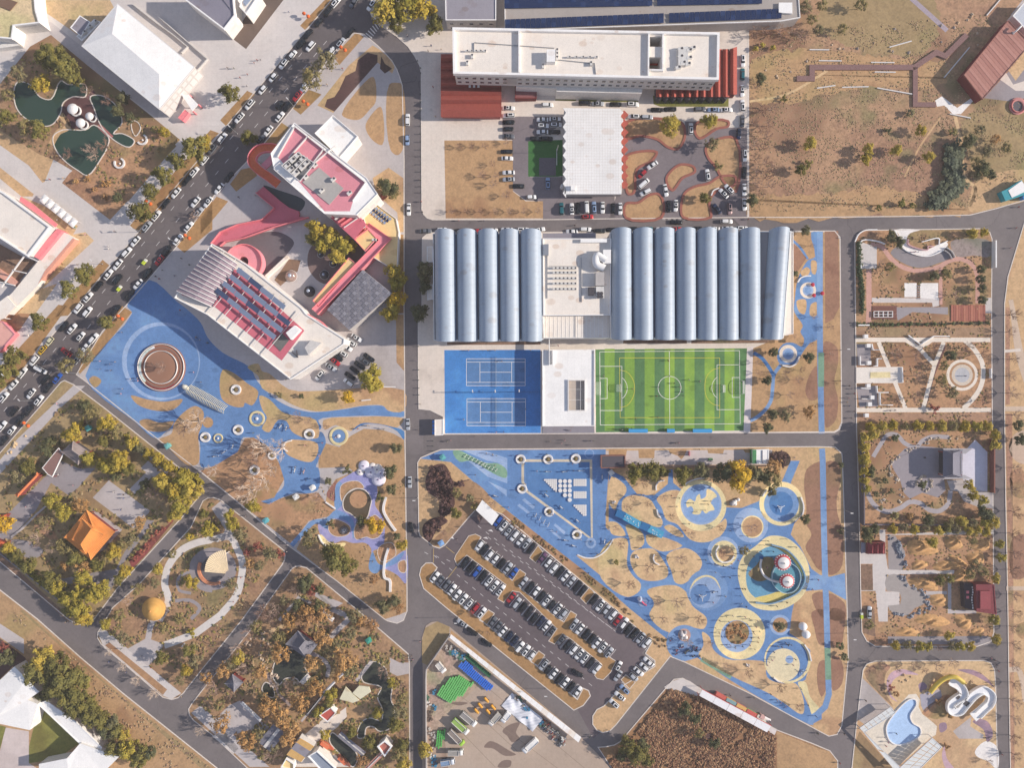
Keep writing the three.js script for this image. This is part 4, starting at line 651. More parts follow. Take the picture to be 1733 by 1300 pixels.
{const n=15,m=9,cols=['#83818a','#797780','#8d8b93','#716f78'].map(c=>M(c,'grain'));const L=(a,b,t)=>[a[0]+(b[0]-a[0])*t,a[1]+(b[1]-a[1])*t];
for (let i=0;i<n;i++) for (let j=0;j<m;j++){const e=(u,v)=>L(L(sl[3],sl[0],u / n),L(sl[2],sl[1],u / n),v / m);const y2=7 + .05 + .05*((i*7+j*3) % 4);part(lg2,'slate',slabGeo([e(i + .06,j + .05),e(i + .94,j + .05),e(i + .94,j + .95),e(i + .06,j + .95)],7,y2 + .03,[],7),cols[(i*5+j*3+i*j) % 4]);}}
// courtyard bubbles
for (const [x,y2,r,lb,mt] of [[740,1000,2.4,'bronze glass bubble dome in the arts courtyard',M('#a88f86',null,{roughness:.12,metalness:.3})],[1010,990,1.9,'dark bubble canopy right of the bronze dome',B.dark],[980,822,1.4,'dark bubble canopy under the courtyard trees',B.dark],[1080,897,1.5,'dark bubble canopy between courtyard trees and bridge',B.dark],[890,1125,2.4,'largest dark bubble canopy near the narrow sand roof',B.dark]]){
const [wx,wz]=W(...t1('B2',x,y2)),bgp=thing('bubble_dome',lb,'dome','courtyard bubbles',wx,wz,.12);mesh('shell',new THREE.SphereGeometry(r,20,10,0,6.3,0,1.7),mt,bgp).position.y=.3;const lamp=mesh('skylight',new THREE.SphereGeometry(r*.35,12,6,0,6.3,0,1.5),B.glassL,bgp);lamp.position.y=r*.95 + .1;mesh('rim',new THREE.TorusGeometry(r*1.02,.1,6,24).rotateX(Math.PI / 2),B.frame,bgp).position.y=.3;
}
const gw=mesh('garden_wall',bandSolid(T('B2',[545,1010,720,845]),5,.1,2.2),B.cream);tag(gw,'wide cream wall cutting across the arts centre courtyard','wall');
}
// school
{
const o=[...T('A3',[424,245]),...T('A4',[886,286,880,652]),...T('A3',[430,602])],h=18,g=site('school_building','long white school block with cream roof and two rows of windows','building',o,h);
const w1=T('A4',[335,300,432,300,432,382,335,380]),w2=T('A4',[330,465,422,467,420,572,330,570]);
part(g,'wall',slabGeo(o,8,h,[w1,w2],h),B.wallG);part(g,'roof',flatGeo(o,h + .03,[w1,w2],h),B.cream);part(g,'parapet',bandSolid(o,4,h - .5,h+1.4,true,h),B.white);
for (const [k,a] of [['A3',[955,260,955,600]],['A4',[322,285,318,640]],['A4',[438,290,436,575]],['A4',[325,578,440,582]]]) part(g,'parapet',bandSolid(T(k,a),2.4,h - .2,h+1.3,false,h),B.white);
part(g,'lower_wall',slabGeo([...T('A3',[930,560]),...T('A4',[300,600,270,760]),...T('A3',[1260,745,1260,720,930,705])],0,7.9,[],8),B.wall);
part(g,'red_band',bandSolid([...T('A3',[1330,745]),...T('A3',[1700,750])],1.5,2.6,4.2,false,4),M('#c2564a'));
part(g,'glazing',bandSolid([...T('A3',[1340,748,1733,752]),...T('A4',[260,762])],.8,0,2.4,false,3),B.glass);
windows(g,o[3],o[2],h,10,11.6,34,.55);windows(g,o[3],o[2],h,13.6,15.2,34,.55);
part(g,'louvre_panel',bandSolid(T('A3',[832,611,935,617]),.8,10,15.5,false,h),B.steel);
part(g,'stair_tower',slabGeo(T('A3',[1180,410,1250,410,1250,510,1180,510]),h,h+2.8,[],h+2),B.white);
for (const [k,a] of [['A3',[530,420,675,430]],['A3',[1360,470,1580,475]]]) for (let i=0;i<5;i++) acAt(g,k,[a[0]+(a[2]-a[0])*i / 4,a[1]],h,0,.8);
acAt(g,'A3',[1265,420,1265,450,1265,480,535,520,1150,545,1540,525,575,465],h,1.57,1);
acAt(g,'A4',[580,410,580,470,600,520,650,420,650,480,640,530,680,400,560,560],h,.3,1.3);part(g,'plant_room',slabGeo(T('A4',[560,400,640,390,640,540,560,545]),h,h+1.5,[],h),B.ac);
for (const [k,a] of [['A3',[590,350,1240,395]],['A3',[1270,490,1570,520,1580,610]],['A3',[590,350,590,420]]]) part(g,'pipe',bandSolid(T(k,a),.5,h,h + .5,false,h),B.steel);
for (const [y0,y1] of [[310,330],[530,556]]) part(g,'red_slat',bandSolid(T('A4',[335,y0,430,y0]),2,12,13,false,12),M('#b8503e'));
// serrated red roofs
const tooth=(grp,a,b,c,d,h0,h1,m,nm='roof_ridge')=>{const mid1=[(a[0]+d[0]) / 2,(a[1]+d[1]) / 2],mid2=[(b[0]+c[0]) / 2,(b[1]+c[1]) / 2];facets(grp,nm,[[[...a,h0],[...b,h0],[...mid2,h1],[...mid1,h1]],[[...mid1,h1],[...mid2,h1],[...c,h0],[...d,h0]]],m);};
const ys=[440,505,575,645,712,782,848,955],lo=T('A3',[305,440,815,440,815,958,305,945]),lg=site('red_roof_hall','low hall under seven red sawtooth roofs left of school block','building',lo,4);
part(lg,'wall',slabGeo(T('A3',[325,450,800,450,800,945,325,935]),0,4,[],4),M('#a8605a','grain'));for (let i=0;i<7;i++) tooth(lg,...T('A3',[318,ys[i],812,ys[i],812,ys[i+1],318,ys[i+1]]),4,5.8,B.red);
for (let i=0;i<3;i++) part(lg,'roof_vent',box(.9,.6,.8,...(([x,z])=>[x,5.6,z])(W(...t1('A3',555+35*i,708),5))),B.white);
const ro=T('A4',[385,600,1045,380,1045,780,385,800]),rg=site('red_roof_hall','low classrooms under upright red sawtooth roofs right of school block','building',ro,4);
for (let i=0;i<10;i++){const x=385+60*i;tooth(rg,...T('A4',[x,x>820?400:600,x,790,x+58,790,x+58,x>820?400:600]),4,6,i % 2?B.red:M('#a8564a','grain'));part(rg,'gable_wall',slabGeo(T('A4',[x+2,700,x+56,700,x+56,786,x+29,815,x+2,786]),0,4,[],4),B.dark);}
tooth(rg,...T('A4',[985,400,985,770,1045,770,1045,380]),4,6,B.red);part(rg,'wall',slabGeo(T('A4',[830,410,1030,410,1030,770,830,770]),0,3.9,[],4),B.redD);
// canteen
const z=[];for (let i=0;i<10;i++){z.push(t1('A3',1312,880+77*i));z.push(t1('A3',1338,918+77*i));}z.push(t1('A3',1315,1582));z.push(t1('A4',105,1582));for (let i=8;i>=0;i--){z.push(t1('A4',92,950+70*i));z.push(t1('A4',120,915+70*i));}z.push(t1('A4',90,885));
const zb=[...T('A3',[1325,890]),...T('A4',[100,895,110,1570]),...T('A3',[1325,1570])],cg=site('canteen','square white tiled canteen roof with serrated edges','building',zb,6);
part(cg,'wall',slabGeo(zb,0,5.5,[],6),B.wallG);part(cg,'roof',slabGeo(z,5.5,6,[],6),B.white);
{const sg=[];for (let i=1;i<22;i++) sg.push(bandFlat([...T('A3',[1325+22*i,890,1325+22*i,1575])],.25,6.02,false,6));for (let i=1;i<30;i++) sg.push(bandFlat([...T('A3',[1328,882+23*i]),...T('A4',[95,885+23*i])],.25,6.03,false,6));stuff(part(cg,'roof_joints',merge(sg),M('#cfc6bb')));}
for (let i=0;i<9;i++){const a=T('A4',[88,935+71*i,125,900+71*i,160,935+71*i,125,972+71*i]);part(cg,'red_fin',slabGeo(a,3.5,4.2,[],4),M('#b0584a','grain'));}
part(cg,'roof_hatch',slabGeo(T('B3',[1375,265,1408,265,1408,305,1375,305]),6,7.2,[],6),B.white);
const bt=thing('water_tank','small round white tank at the canteen corner','tank',null,...W(...t1('B3',1305,280)));mesh('shell',cyl(.9,.9,3,0,.1,0,18),B.white,bt);mesh('lid',new THREE.SphereGeometry(.9,16,6,0,6.3,0,1.4).scale(1,.4,1).translate(0,3,0),B.ac,bt);
const en=T('A3',[925,705,1095,705,1095,800,925,800]),eg=site('porch','small maroon flat porch in front of the school','porch',en,3.5);block3(eg,en,3.5,{wall:B.redD,roof:M('#8d5a5a','grain'),par:.2,parM:B.redD});
const fp=mesh('flag_pole',merge([cyl(.12,.06,9,0,0,0,8),box(.25,.25,7,0,.2,2)]),B.frame);const [fx,fz]=W(...t1('B3',1262,-10));fp.position.set(fx,.12,fz);tag(fp,'white pole with long base beam on the green turf','pole');
// grey warehouse and solar roofs along the top
const wo=Q([753,-60,839,-60,839,34,755,34]),wg=site('grey_warehouse','grey roofed warehouse above the school at the top edge','building',wo,8);block3(wg,wo,8,{roof:M('#97929a','roof'),wall:B.wallG,par:.3});windows(wg,wo[3],wo[2],8,1,2.2,5,.4);windows(wg,wo[3],wo[2],8,4.5,5.7,5,.4);
const so=Q([853,-80,1345,-80,1353,30,1320,36,855,52]),sg=site('solar_factory','long factory roof carrying rows of dark blue solar panels','building',so,7);block3(sg,so,7,{roof:M('#a89f98','roof'),wall:B.concrete,par:.4,pw:1.2});
const pg=box(2.0,.08,1.9,0,0,0,0,.18);
for (const [x0,y0,x1,y1,rows] of [[859,37,1318,19,2],[858,2,1285,-6,2]]) for (let r=0;r<rows;r++) for (let i=0;i<54;i++){const t=i / 53;if (i===31) continue;const px=x0+(x1-x0)*t,py=y0+(y1-y0)*t+8.2*r,[x,zz]=W(px,py,7.6),m=mesh('solar_panel',pg,(i*3+r) % 7?B.pv:M('#31446c',null,{roughness:.2,metalness:.3}),sg);m.position.set(x-sg.position.x,7.7,zz-sg.position.z);m.rotation.y=.04;}
part(sg,'stair_box',slabGeo(T('A4',[1385,20,1495,20,1495,110,1385,100]),7,8,[],8),B.white);
}
// vaulted sports hall
{
const L=[[266,439],[445,612],[618,786],[793,959],[964,1136]].map(a=>[T('B3',[a[0],640,a[1],640]),T('C3',[a[0]+8,268,a[1]+8,268])]);
const R=[[21,191],[197,365],[371,541],[546,713],[717,886],[889,1058],[1062,1235]].map(a=>[T('B4',[a[0],630,a[1],630]),T('C4',[a[0]+4,255,a[1]+4,255])]);R.push([T('B4',[1310,625,1476,625]),T('C4',[1252,252,1416,252])]);
const mk=(list,label,wallPts)=>{
const g=site('vaulted_hall',label,'hall',wallPts,14);part(g,'wall',slabGeo(wallPts,0,13.4,[],14),B.wallG);part(g,'gutter_deck',flatGeo(wallPts,13.45,[],14),M('#8f8c8e','roof'));part(g,'parapet',bandSolid(wallPts,1.2,13,14.2,true,14),B.white);
for (const [[a,b],[c,d]] of list){
const n=18,m=10,P=[],UV=[],I=[],y0=13.5,ri=4.3;
const pt=(u,v)=>{const q0=[a[0]+(b[0]-a[0])*u,a[1]+(b[1]-a[1])*u],q1=[c[0]+(d[0]-c[0])*u,c[1]+(d[1]-c[1])*u];const px=q0[0]+(q1[0]-q0[0])*v,py=q0[1]+(q1[1]-q0[1])*v;return W(px,py,14.5);};
for (let j=0;j<=m;j++) for (let i=0;i<=n;i++){const th=Math.PI*i / n,u=.5 - .5*Math.cos(th),[x,z]=pt(u,j / m+(j===0?-1:j===m?1:0)*.02*Math.sin(th));P.push(x,y0+ri*Math.sin(th),z);UV.push(x,-z);}
for (let j=0;j<m;j++) for (let i=0;i<n;i++){const k=j*(n+1)+i;I.push(k,k+n+1,k+1,k+1,k+n+1,k+n+2);}
const gg=new THREE.BufferGeometry();gg.setAttribute('position',new THREE.Float32BufferAttribute(P,3));gg.setAttribute('uv',new THREE.Float32BufferAttribute(UV,2));gg.setIndex(I);gg.computeVertexNormals();const vm=part(g,'vault',gg,B.vault);
for (const v of [0,1]){const s=[],uv=[];for (let i=0;i<n;i++){const p=k=>{const th=Math.PI*k / n,[x,z]=pt(.5 - .5*Math.cos(th),v+(v?1:-1)*.02*Math.sin(th));return [x,y0+ri*Math.sin(th),z];};const [mx,mz]=pt(.5,v);for (const q of [[mx,y0,mz],p(i),p(i+1)]){s.push(...q);uv.push(q[0],q[1]);}}const e=new THREE.BufferGeometry();e.setAttribute('position',new THREE.Float32BufferAttribute(s,3));e.setAttribute('uv',new THREE.Float32BufferAttribute(uv,2));e.computeVertexNormals();sub(vm,g,'end_panel',e,B.vault);}
{const sg=[];for (let j=1;j<16;j++){const pts=[];for (let i=0;i<=12;i++){const th=Math.PI*i / 12,[x,z]=pt(.5 - .5*Math.cos(th),j / 16);pts.push([x,y0 + .02+ri*Math.sin(th),z]);}sg.push(tube3(pts,.045,12,4));}sub(vm,g,'seam',merge(sg),M('#a7adb6',null,{roughness:.5}));}
}
return g;
};
mk(L,'left group of five silver barrel vaults beside the tennis courts',[...T('B3',[256,655,1138,650]),...T('C3',[1150,262,264,268])]);
mk(R,'right group of eight silver barrel vaults above the football pitch',[...T('B4',[12,645,1482,635]),...T('C4',[1420,250,1500,232,20,250])].slice(0,3).concat(T('C4',[20,250])));
const sd=[...T('B4',[1478,640,1500,640]),...T('C4',[1500,215,1422,232])],sg=site('side_gallery','narrow pale gallery along the slanted last vault','building',sd,6);block3(sg,sd,6,{roof:B.cream,par:.3,pw:.8});
const mo=[...T('B3',[1150,697,1702,697]),...T('C3',[1694,62,1155,66])],g=site('plant_roof_block','cream flat roof with cooling plant between the two vault groups','building',mo,14);
block3(g,mo,14,{roof:B.cream,pw:1.4});for (const y of [935,972,1018,1060,1105]) for (let i=0;i<6;i++) acAt(g,'B3',[1245+32*i,y],14,0,.95);
part(g,'duct',tube3([[1660,870],[1590,830],[1585,900],[1650,935]].map(([x,y])=>{const [a,b]=W(...t1('B3',x,y),16);return [a,16,b];}),1.5,24,10),B.white);
for (const [a,hh,m] of [[[1635,790,1698,790,1698,900,1635,900],3,B.white],[[1575,970,1645,970,1645,1080,1575,1080],2.5,B.concrete],[[1580,1085,1645,1085,1645,1180,1580,1180],2,B.ac],[[1520,1090,1565,1090,1565,1155,1520,1155],1.8,B.dark],[[1155,740,1195,740,1195,830,1155,830],1.6,B.steel],[[1455,697,1670,697,1670,725,1455,725],1.5,B.white]]) part(g,'plant_box',slabGeo(T('B3',a),14,14+hh,[],15),m);
for (let i=0;i<4;i++) part(g,'fan',cyl(.7,.7,.3,...(([x,z])=>[x,16,z])(W(...t1('B3',1600+26*(i % 2),1140+26*(i>>1)),16)),12),B.dark);
for (const a of [[1460,850,1465,1210],[1185,740,1185,1180],[1200,920,1450,920]]) part(g,'pipe',bandSolid(T('B3',a),.5,14,14.5,false,14),B.steel);
part(g,'front_canopy',slabGeo(T('B3',[1150,650,1580,645,1580,690,1150,695]),8,9,[],9),B.grey);
const lo=T('C3',[1152,68,1693,64,1690,248,1158,250]),lg=site('lean_to_roof','lower cream ribbed roof below the cooling plant','building',lo,11);block3(lg,lo,11,{roof:B.cream,par:.15,pw:.8});
for (let i=0;i<16;i++) part(lg,'rib',bandSolid(T('C3',[1172+33*i,72,1172+33*i,246]),.4,11,11.12,false,11),B.white);part(lg,'ridge_cap',bandSolid(T('C3',[1415,68,1415,248]),.9,11,11.25,false,11),B.wallG);
const co=T('C3',[1147,352,1568,348,1566,965,1148,968]),cg=site('changing_rooms','plain cream flat roof between tennis courts and football pitch','building',co,5),sk=T('C3',[1355,595,1490,595,1490,842,1355,842]);
part(cg,'wall',slabGeo(co,0,5,[sk],5),B.wall);part(cg,'roof',flatGeo(co,5.03,[sk],5),B.white);part(cg,'parapet',bandSolid(co,1.4,4.8,5.5,true,5),B.white);part(cg,'skylight_curb',bandSolid(sk,1.6,4.7,5.7,true,5),B.frame);part(cg,'light_well',flatGeo(sk,4.2,[],5),M('#b5a89c','paving'));
for (const a of [[1360,670,1488,670],[1360,755,1488,755],[1455,600,1455,840]]) part(cg,'glazing_bar',bandSolid(T('C3',a),.6,4.7,5,false,5),B.frame);part(cg,'stair_wall',bandSolid(T('C3',[1200,250,1200,470,1228,470,1228,352]),1.2,5,6.6,false,5),B.white);part(cg,'forecourt',slabGeo(T('C3',[1148,968,1566,965,1568,1025,1148,1028]),.1,.4,[],0),B.grey);
const ko=T('C3',[270,918,335,915,335,1042,270,1045]),kg=site('sports_kiosk','white kiosk with blue awnings at the tennis court corner','kiosk',ko,3);block3(kg,ko,3,{par:.2,pw:.8});for (let i=0;i<4;i++) part(kg,'awning',box(1,.1,1.2,...(([x,z])=>[x,2.5,z])(W(...t1('C3',258,935+30*i),2.5)),0,0,.4),M('#4d86cf'));
const wo=T('C3',[210,-90,250,-90,250,0,210,0]);const wg=site('white_cabin','white cabin against the west wall of the vaulted hall','cabin',wo,3);block3(wg,T('B3',[208,760,250,758,250,880,208,882]),3,{par:.1});
const wo2=T('B3',[212,1070,250,1068,250,1185,212,1190]),wg2=site('white_cabin','second white cabin lower down the west wall of the vaulted hall','cabin',wo2,3);block3(wg2,wo2,3,{par:.1});
}
// ---------- garden buildings ----------
function hipRoof(g,c4,h0,h1,inset,mat,opt={}){// curved hip roof over four grid corners (first edge is the short one)
const n=10,[a,b,c,d]=c4,L=(p,q,t)=>[p[0]+(q[0]-p[0])*t,p[1]+(q[1]-p[1])*t];
const mab=L(a,b,.5),mcd=L(c,d,.5),r0=L(mab,mcd,inset),r1=L(mab,mcd,1-inset);
const lift=opt.lift??.5;
const face=(p,q,s,e)=>{const P=[],UV=[],I=[];for (let i=0;i<=n;i++) for (let j=0;j<=8;j++){const t=i / n,u=j / 8,lo=L(p,q,t),hi=L(s,e,t),k=L(lo,hi,u),y=h0+(h1-h0)*Math.pow(u,1.5)+lift*Math.pow(Math.abs(2*t-1),4)*(1-u)*(1-u),[x,z]=W(k[0],k[1],y);P.push(x,y,z);UV.push(x,-z);}
for (let i=0;i<n;i++) for (let j=0;j<8;j++){const k=i*9+j;I.push(k,k+9,k+1,k+1,k+9,k+10);}const gg=new THREE.BufferGeometry();gg.setAttribute('position',new THREE.Float32BufferAttribute(P,3));gg.setAttribute('uv',new THREE.Float32BufferAttribute(UV,2));gg.setIndex(I);gg.computeVertexNormals();part(g,'roof_slope',gg,mat);
const tl=[];for (let i=1;i<n*2;i++){const t=i / (n*2),pts=[];for (let j=0;j<=6;j++){const u=j / 6,k=L(L(p,q,t),L(s,e,t),u),y=.05+h0+(h1-h0)*Math.pow(u,1.5)+lift*Math.pow(Math.abs(2*t-1),4)*(1-u)*(1-u),[x,z]=W(k[0],k[1],y);pts.push([x,y,z]);}tl.push(tube3(pts,.09,6,4));}part(g,'tile_rolls',merge(tl),mat);};
face(a,b,r0,r0);face(b,c,r0,r1);face(c,d,r1,r1);face(d,a,r1,r0);
const tb=(p,q,y0,y1)=>{const pts=[];for (let j=0;j<=6;j++){const u=j / 6,k=L(p,q,u),y=y0+(y1-y0)*Math.pow(u,1.5)+lift*(1-u)*(1-u)*(y0===y1?0:1),[x,z]=W(k[0],k[1],y);pts.push([x,y + .1,z]);}return tube3(pts,.2,10,5);};
for (const [p,q] of [[a,r0],[b,r0],[c,r1],[d,r1]]) part(g,'hip_ridge',tb(p,q,h0,h1),mat);if (inset<.5) part(g,'ridge',tb(r0,r1,h1,h1),mat);
if (opt.body!==0){const e=c4.map(p=>L(p,L(r0,r1,.5),.22));part(g,'wall',slabGeo(e,0,h0 + .3,[],h0),opt.wall||B.redD);for (const p of c4){const q=L(p,L(r0,r1,.5),.16),[x,z]=W(q[0],q[1],h0);part(g,'column',cyl(.22,.22,h0 + .3,x,0,z,8),opt.col||M('#8e3c34'));}}
}
{
const o=T('D1',[710,400,940,580,745,808,525,625]);let g=site('temple_hall','orange tiled temple hall with double swept eaves','temple',o,6);const or=M('#e2954f','grain');
hipRoof(g,[o[1],o[0],o[3],o[2]].slice(0,4),5,7.6,.3,or,{lift:1.1});
const up=T('D1',[672,470,850,600,705,760,590,640]);const gg=site;hipRoof(g,[up[1],up[0],up[3],up[2]],7.3,10,.12,or,{lift:.5,body:0});
const gt=T('D1',[305,95,325,112,150,295,125,280]);g=site('garden_gate','long orange tiled gate roof at the temple garden entrance','gate',gt,5);hipRoof(g,[gt[0],gt[1],gt[2],gt[3]],4,5.2,.08,M('#e08658','grain'),{lift:.6});
for (const [a,lb] of [[[-40,450,60,435,40,480,-40,510],'small orange roof piece at the left edge above the yellow bush'],[[-40,640,60,665,50,690,-40,720],'small orange roof piece at the left edge below the yellow bush']]){const q=T('D1',a);const s=site('garden_gate',lb,'gate',q,4);hipRoof(s,[q[0],q[1],q[2],q[3]],3,4,.3,M('#dd7048','grain'),{lift:.3});}
const p=T('C1',[500,1180,600,1090,732,1180,640,1285]);g=site('tea_house','grey hipped tea house beside the temple garden wall','pavilion',p,5);hipRoof(g,[p[0],p[1],p[2],p[3]],4,6.2,.3,M('#a89a96','grain'),{lift:.2,wall:B.dark});
const wk=[...T('C1',[350,1310,480,1150,520,1190]),...T('D1',[430,130,395,110])],wg=site('covered_walk','brown and white covered walk running down from the tea house','walkway',wk,3);part(wg,'roof',slabGeo(wk,2.8,3.1,[],3),M('#8b6a62','grain'));for (const q of wk){const [x,z]=W(q[0],q[1],3);part(wg,'post',box(.25,2.8,.25,x,1.4,z),B.redD);}part(wg,'eaves',bandSolid(wk,.9,2.7,3.2,true,3),B.white);
const fw=T('C1',[1170,1180,1310,1300]);for (const a of [['C1',[1150,1190,1190,1180,1310,1290]],['D1',[1270,0,1370,90]]]){const s=T(a[0],a[1]);const c=site('covered_walk',a[0]==='C1'?'grey roofed corridor under the yellow hedge by the garden lane':'short grey roofed corridor nearest the terrace of the temple garden','walkway',s,3);part(c,'roof',bandSolid(s,8,2.7,3.1,false,3),B.grey);part(c,'ridge',bandSolid(s,1.4,3.1,3.4,false,3),B.slate);for (const q of s){const [x,z]=W(q[0],q[1],3);part(c,'post',box(.25,2.7,.25,x,1.35,z),B.redD);}}
const [dx,dz]=W(...t1('D1',1240,1218),4),dm=thing('thatched_dome','round ochre thatched dome roof by the curved garden walk','dome',null,dx,dz);const pr=[];for (let i=0;i<=12;i++){const u=i / 12;pr.push(new THREE.Vector2(4.9*(1-u),2.6+3.2*(1-Math.pow(1-u,1.5))*.9));}mesh('roof',new THREE.LatheGeometry(pr,36),M('#d3a055','grain'),dm);mesh('drum',cyl(4,4,2.6,0,0,0,24),M('#b08a5a','grain'),dm);mesh('cap',new THREE.SphereGeometry(.35,8,6).translate(0,5.6,0),B.terra,dm);
// fan canopy
const pv=t1('D2',230,922),fg=site('fan_canopy','cream fan shaped timber canopy over the round paved court','canopy',[pv],5);const fan=[];const n=16;
for (let i=0;i<n;i++){const a0=(185+78*i / n)*Math.PI / 180,a1=(185+78*(i + .86) / n)*Math.PI / 180,R=44-6*Math.abs(i / n - .45),r=6;facets(fg,'fan_blade',[[[pv[0]+r*Math.cos(a0),pv[1]+r*Math.sin(a0),4],[pv[0]+R*Math.cos(a0),pv[1]+R*Math.sin(a0),6],[pv[0]+R*Math.cos(a1),pv[1]+R*Math.sin(a1),5.8],[pv[0]+r*Math.cos(a1),pv[1]+r*Math.sin(a1),3.9]]],M('#dcc7a4','grain'));}
for (const a of [190,225,258]){const q=[pv[0]+34*Math.cos(a*Math.PI / 180),pv[1]+34*Math.sin(a*Math.PI / 180)],[x,z]=W(q[0],q[1],5);part(fg,'column',cyl(.2,.2,5.2,x,0,z,8),B.frame);}
const cc=t1('D2',110,880),ar=arc(cc[0],cc[1],25,65,205,24),ab=mesh('arc_bench',bandSolid(ar,5,.1,.75),M('#d08a66','grain'));tag(ab,'curved terracotta bench around the round court under fan canopy','bench');
deep(mesh('stage',slabGeo(circ(cc[0],cc[1],21,32),.1,.35),M('#6a6668','paving')));
}
{// pond garden pavilions
const gr=M('#8a8890','grain');let p=T('E2',[790,180,955,290,865,408,690,290]),g=site('water_pavilion','grey tiled pavilion standing over the dark garden pond','pavilion',p,5);hipRoof(g,[p[1],p[0],p[3],p[2]].slice(0),4,6.4,.25,gr,{lift:.5});
p=T('E2',[195,612,260,535,350,600,272,682]);g=site('square_pavilion','small grey pyramid roofed pavilion among bare trees','pavilion',p,4.5);hipRoof(g,[p[0],p[1],p[2],p[3]],3.6,6,.49,gr,{lift:.6,body:1,wall:B.redD});
const bw=(k,a,w,h0,h1,lb,roofM,cat='walkway',nm='covered_walk')=>{const s=T(k,a),c=site(nm,lb,cat,s,h1);part(c,'roof',bandSolid(s,w,h1 - .3,h1,false,h1),roofM);part(c,'ridge',bandSolid(s,w*.2,h1,h1 + .3,false,h1),B.wallG);for (const q of s){const [x,z]=W(q[0],q[1],h1);part(c,'post',box(.3,h1 - .3,.3,x,(h1 - .3) / 2,z),B.redD);}};
bw('E2',[520,1130,640,980],26,0,4,'long dark grey roofed corridor near the lower pond',B.slate);bw('E2',[330,765,490,915],5,0,3,'narrow white capped garden wall with red face',B.white,'wall','garden_wall');
bw('E2',[990,30,1080,95],7,0,3,'small white roofed shelter between orange trees',B.white);bw('E2',[1130,1020,1220,1100,1330,1190],9,0,2.6,'pale stone boat walkway beside the lower pond',B.grey);bw('E2',[820,610,880,545],8,0,2,'cream landing stage at the dark pond edge',B.cream,'landing','landing_stage');
bw('E2',[1000,690,1160,530],4,0,4,'thin white roofed gallery crossing the pond garden',B.white);bw('E2',[870,860,1000,700],5,0,4,'dark framed gallery continuing below the thin white one',B.dark);
p=T('E2',[970,870,1060,808,1100,850,1035,920]);g=site('red_kiosk','square red tiled kiosk in the pond garden court','kiosk',p,4);block3(g,p,4,{roof:M('#b8564a','grain'),wall:B.white,par:.3});
p=T('E2',[1445,1120,1500,1075,1555,1120,1500,1195]);g=site('corner_tower','small white tower with red top at the garden corridor end','tower',p,5);block3(g,p,5,{roof:M('#b06a5c','grain'),pw:2.4});bw('E2',[1350,1310,1480,1180],8,0,3,'red ridged corridor leading to the small corner tower',M('#c08a7c','grain'));
p=T('E2',[700,1190,800,1060,920,1130,820,1260]);g=site('twin_roof_house','house with two ochre roofs and pale centre in lower garden','house',p,5);part(g,'wall',slabGeo(p,0,4.6,[],5),B.wall);
for (const [a,m] of [[[780,1090,810,1060,922,1128,890,1160],M('#cfa566','grain')],[[740,1140,780,1090,890,1160,850,1210],B.grey],[[700,1190,740,1140,850,1210,820,1250],M('#cfa566','grain')]]) part(g,'roof_slope',slabGeo(T('E2',a),4.6,5+rnd()*.4,[],5),m);
p=T('E2',[660,1290,700,1220,760,1260,760,1310]);g=site('courtyard_house','cream courtyard house cut by the bottom edge','house',p,4);block3(g,p,4,{roof:B.sand});p=T('E2',[880,1200,950,1160,1100,1300,980,1310]);g=site('barrel_hall','grey blue curved roof at the bottom edge of pond garden','hall',p,5);block3(g,p,5,{roof:M('#8b94a2','roof')});
const rk=(k,a,lb)=>{const q=T(k,a),r=site('folded_shelter',lb,'shelter',q,3);part(r,'roof',slabGeo(q,2.4,3,[],3),M('#ddd6b8','roof'));part(r,'base',slabGeo(q.map(v=>[v[0]*.6+q[0][0]*.4,v[1]*.6+q[0][1]*.4]),0,2.4,[],3),B.concrete);};
rk('E2',[1130,740,1180,640,1230,690,1290,750,1240,770],'cream folded shelter roof left of its twin by the pond');rk('E2',[1235,690,1290,630,1370,640,1385,680,1300,740],'cream folded shelter roof nearest the winding pond');
path('foot_bridge',T('E2',[540,520,570,600,620,650,630,690,730,790]),5,9,M('#a08c84','grain'));path('foot_bridge',T('E2',[1270,590,1320,520,1400,420]),6,9,K.grey);flat('terrace',T('E2',[1540,400,1620,440,1695,440,1695,530,1600,550,1540,520]),9,K.grey);
const bt=(k,x,y,ry,lb,col)=>{const [wx,wz]=W(...t1(k,x,y)),b=thing('pleasure_boat',lb,'boat','garden boats',wx,wz,.15,ry);const s=new THREE.Shape();s.moveTo(-3,-.8);s.quadraticCurveTo(3.2,-1,4,0);s.quadraticCurveTo(3.2,1,-3,.8);const hg=new THREE.ExtrudeGeometry(s,{depth:.7,bevelEnabled:false});hg.rotateX(-Math.PI / 2);mesh('hull',hg,M(col),b);mesh('cabin',box(3.6,1.1,1.2,-.4,1.1,0),M('#c98a68'),b);mesh('roof',box(4,.12,1.5,-.4,1.7,0),M('#d8734f'),b);};
bt('E2',1165,1230,-.75,'long orange roofed boat moored at the lower pond','#8a5242');bt('E2',1025,1105,-.6,'small orange boat at the upper end of lower pond','#c2603f');
}
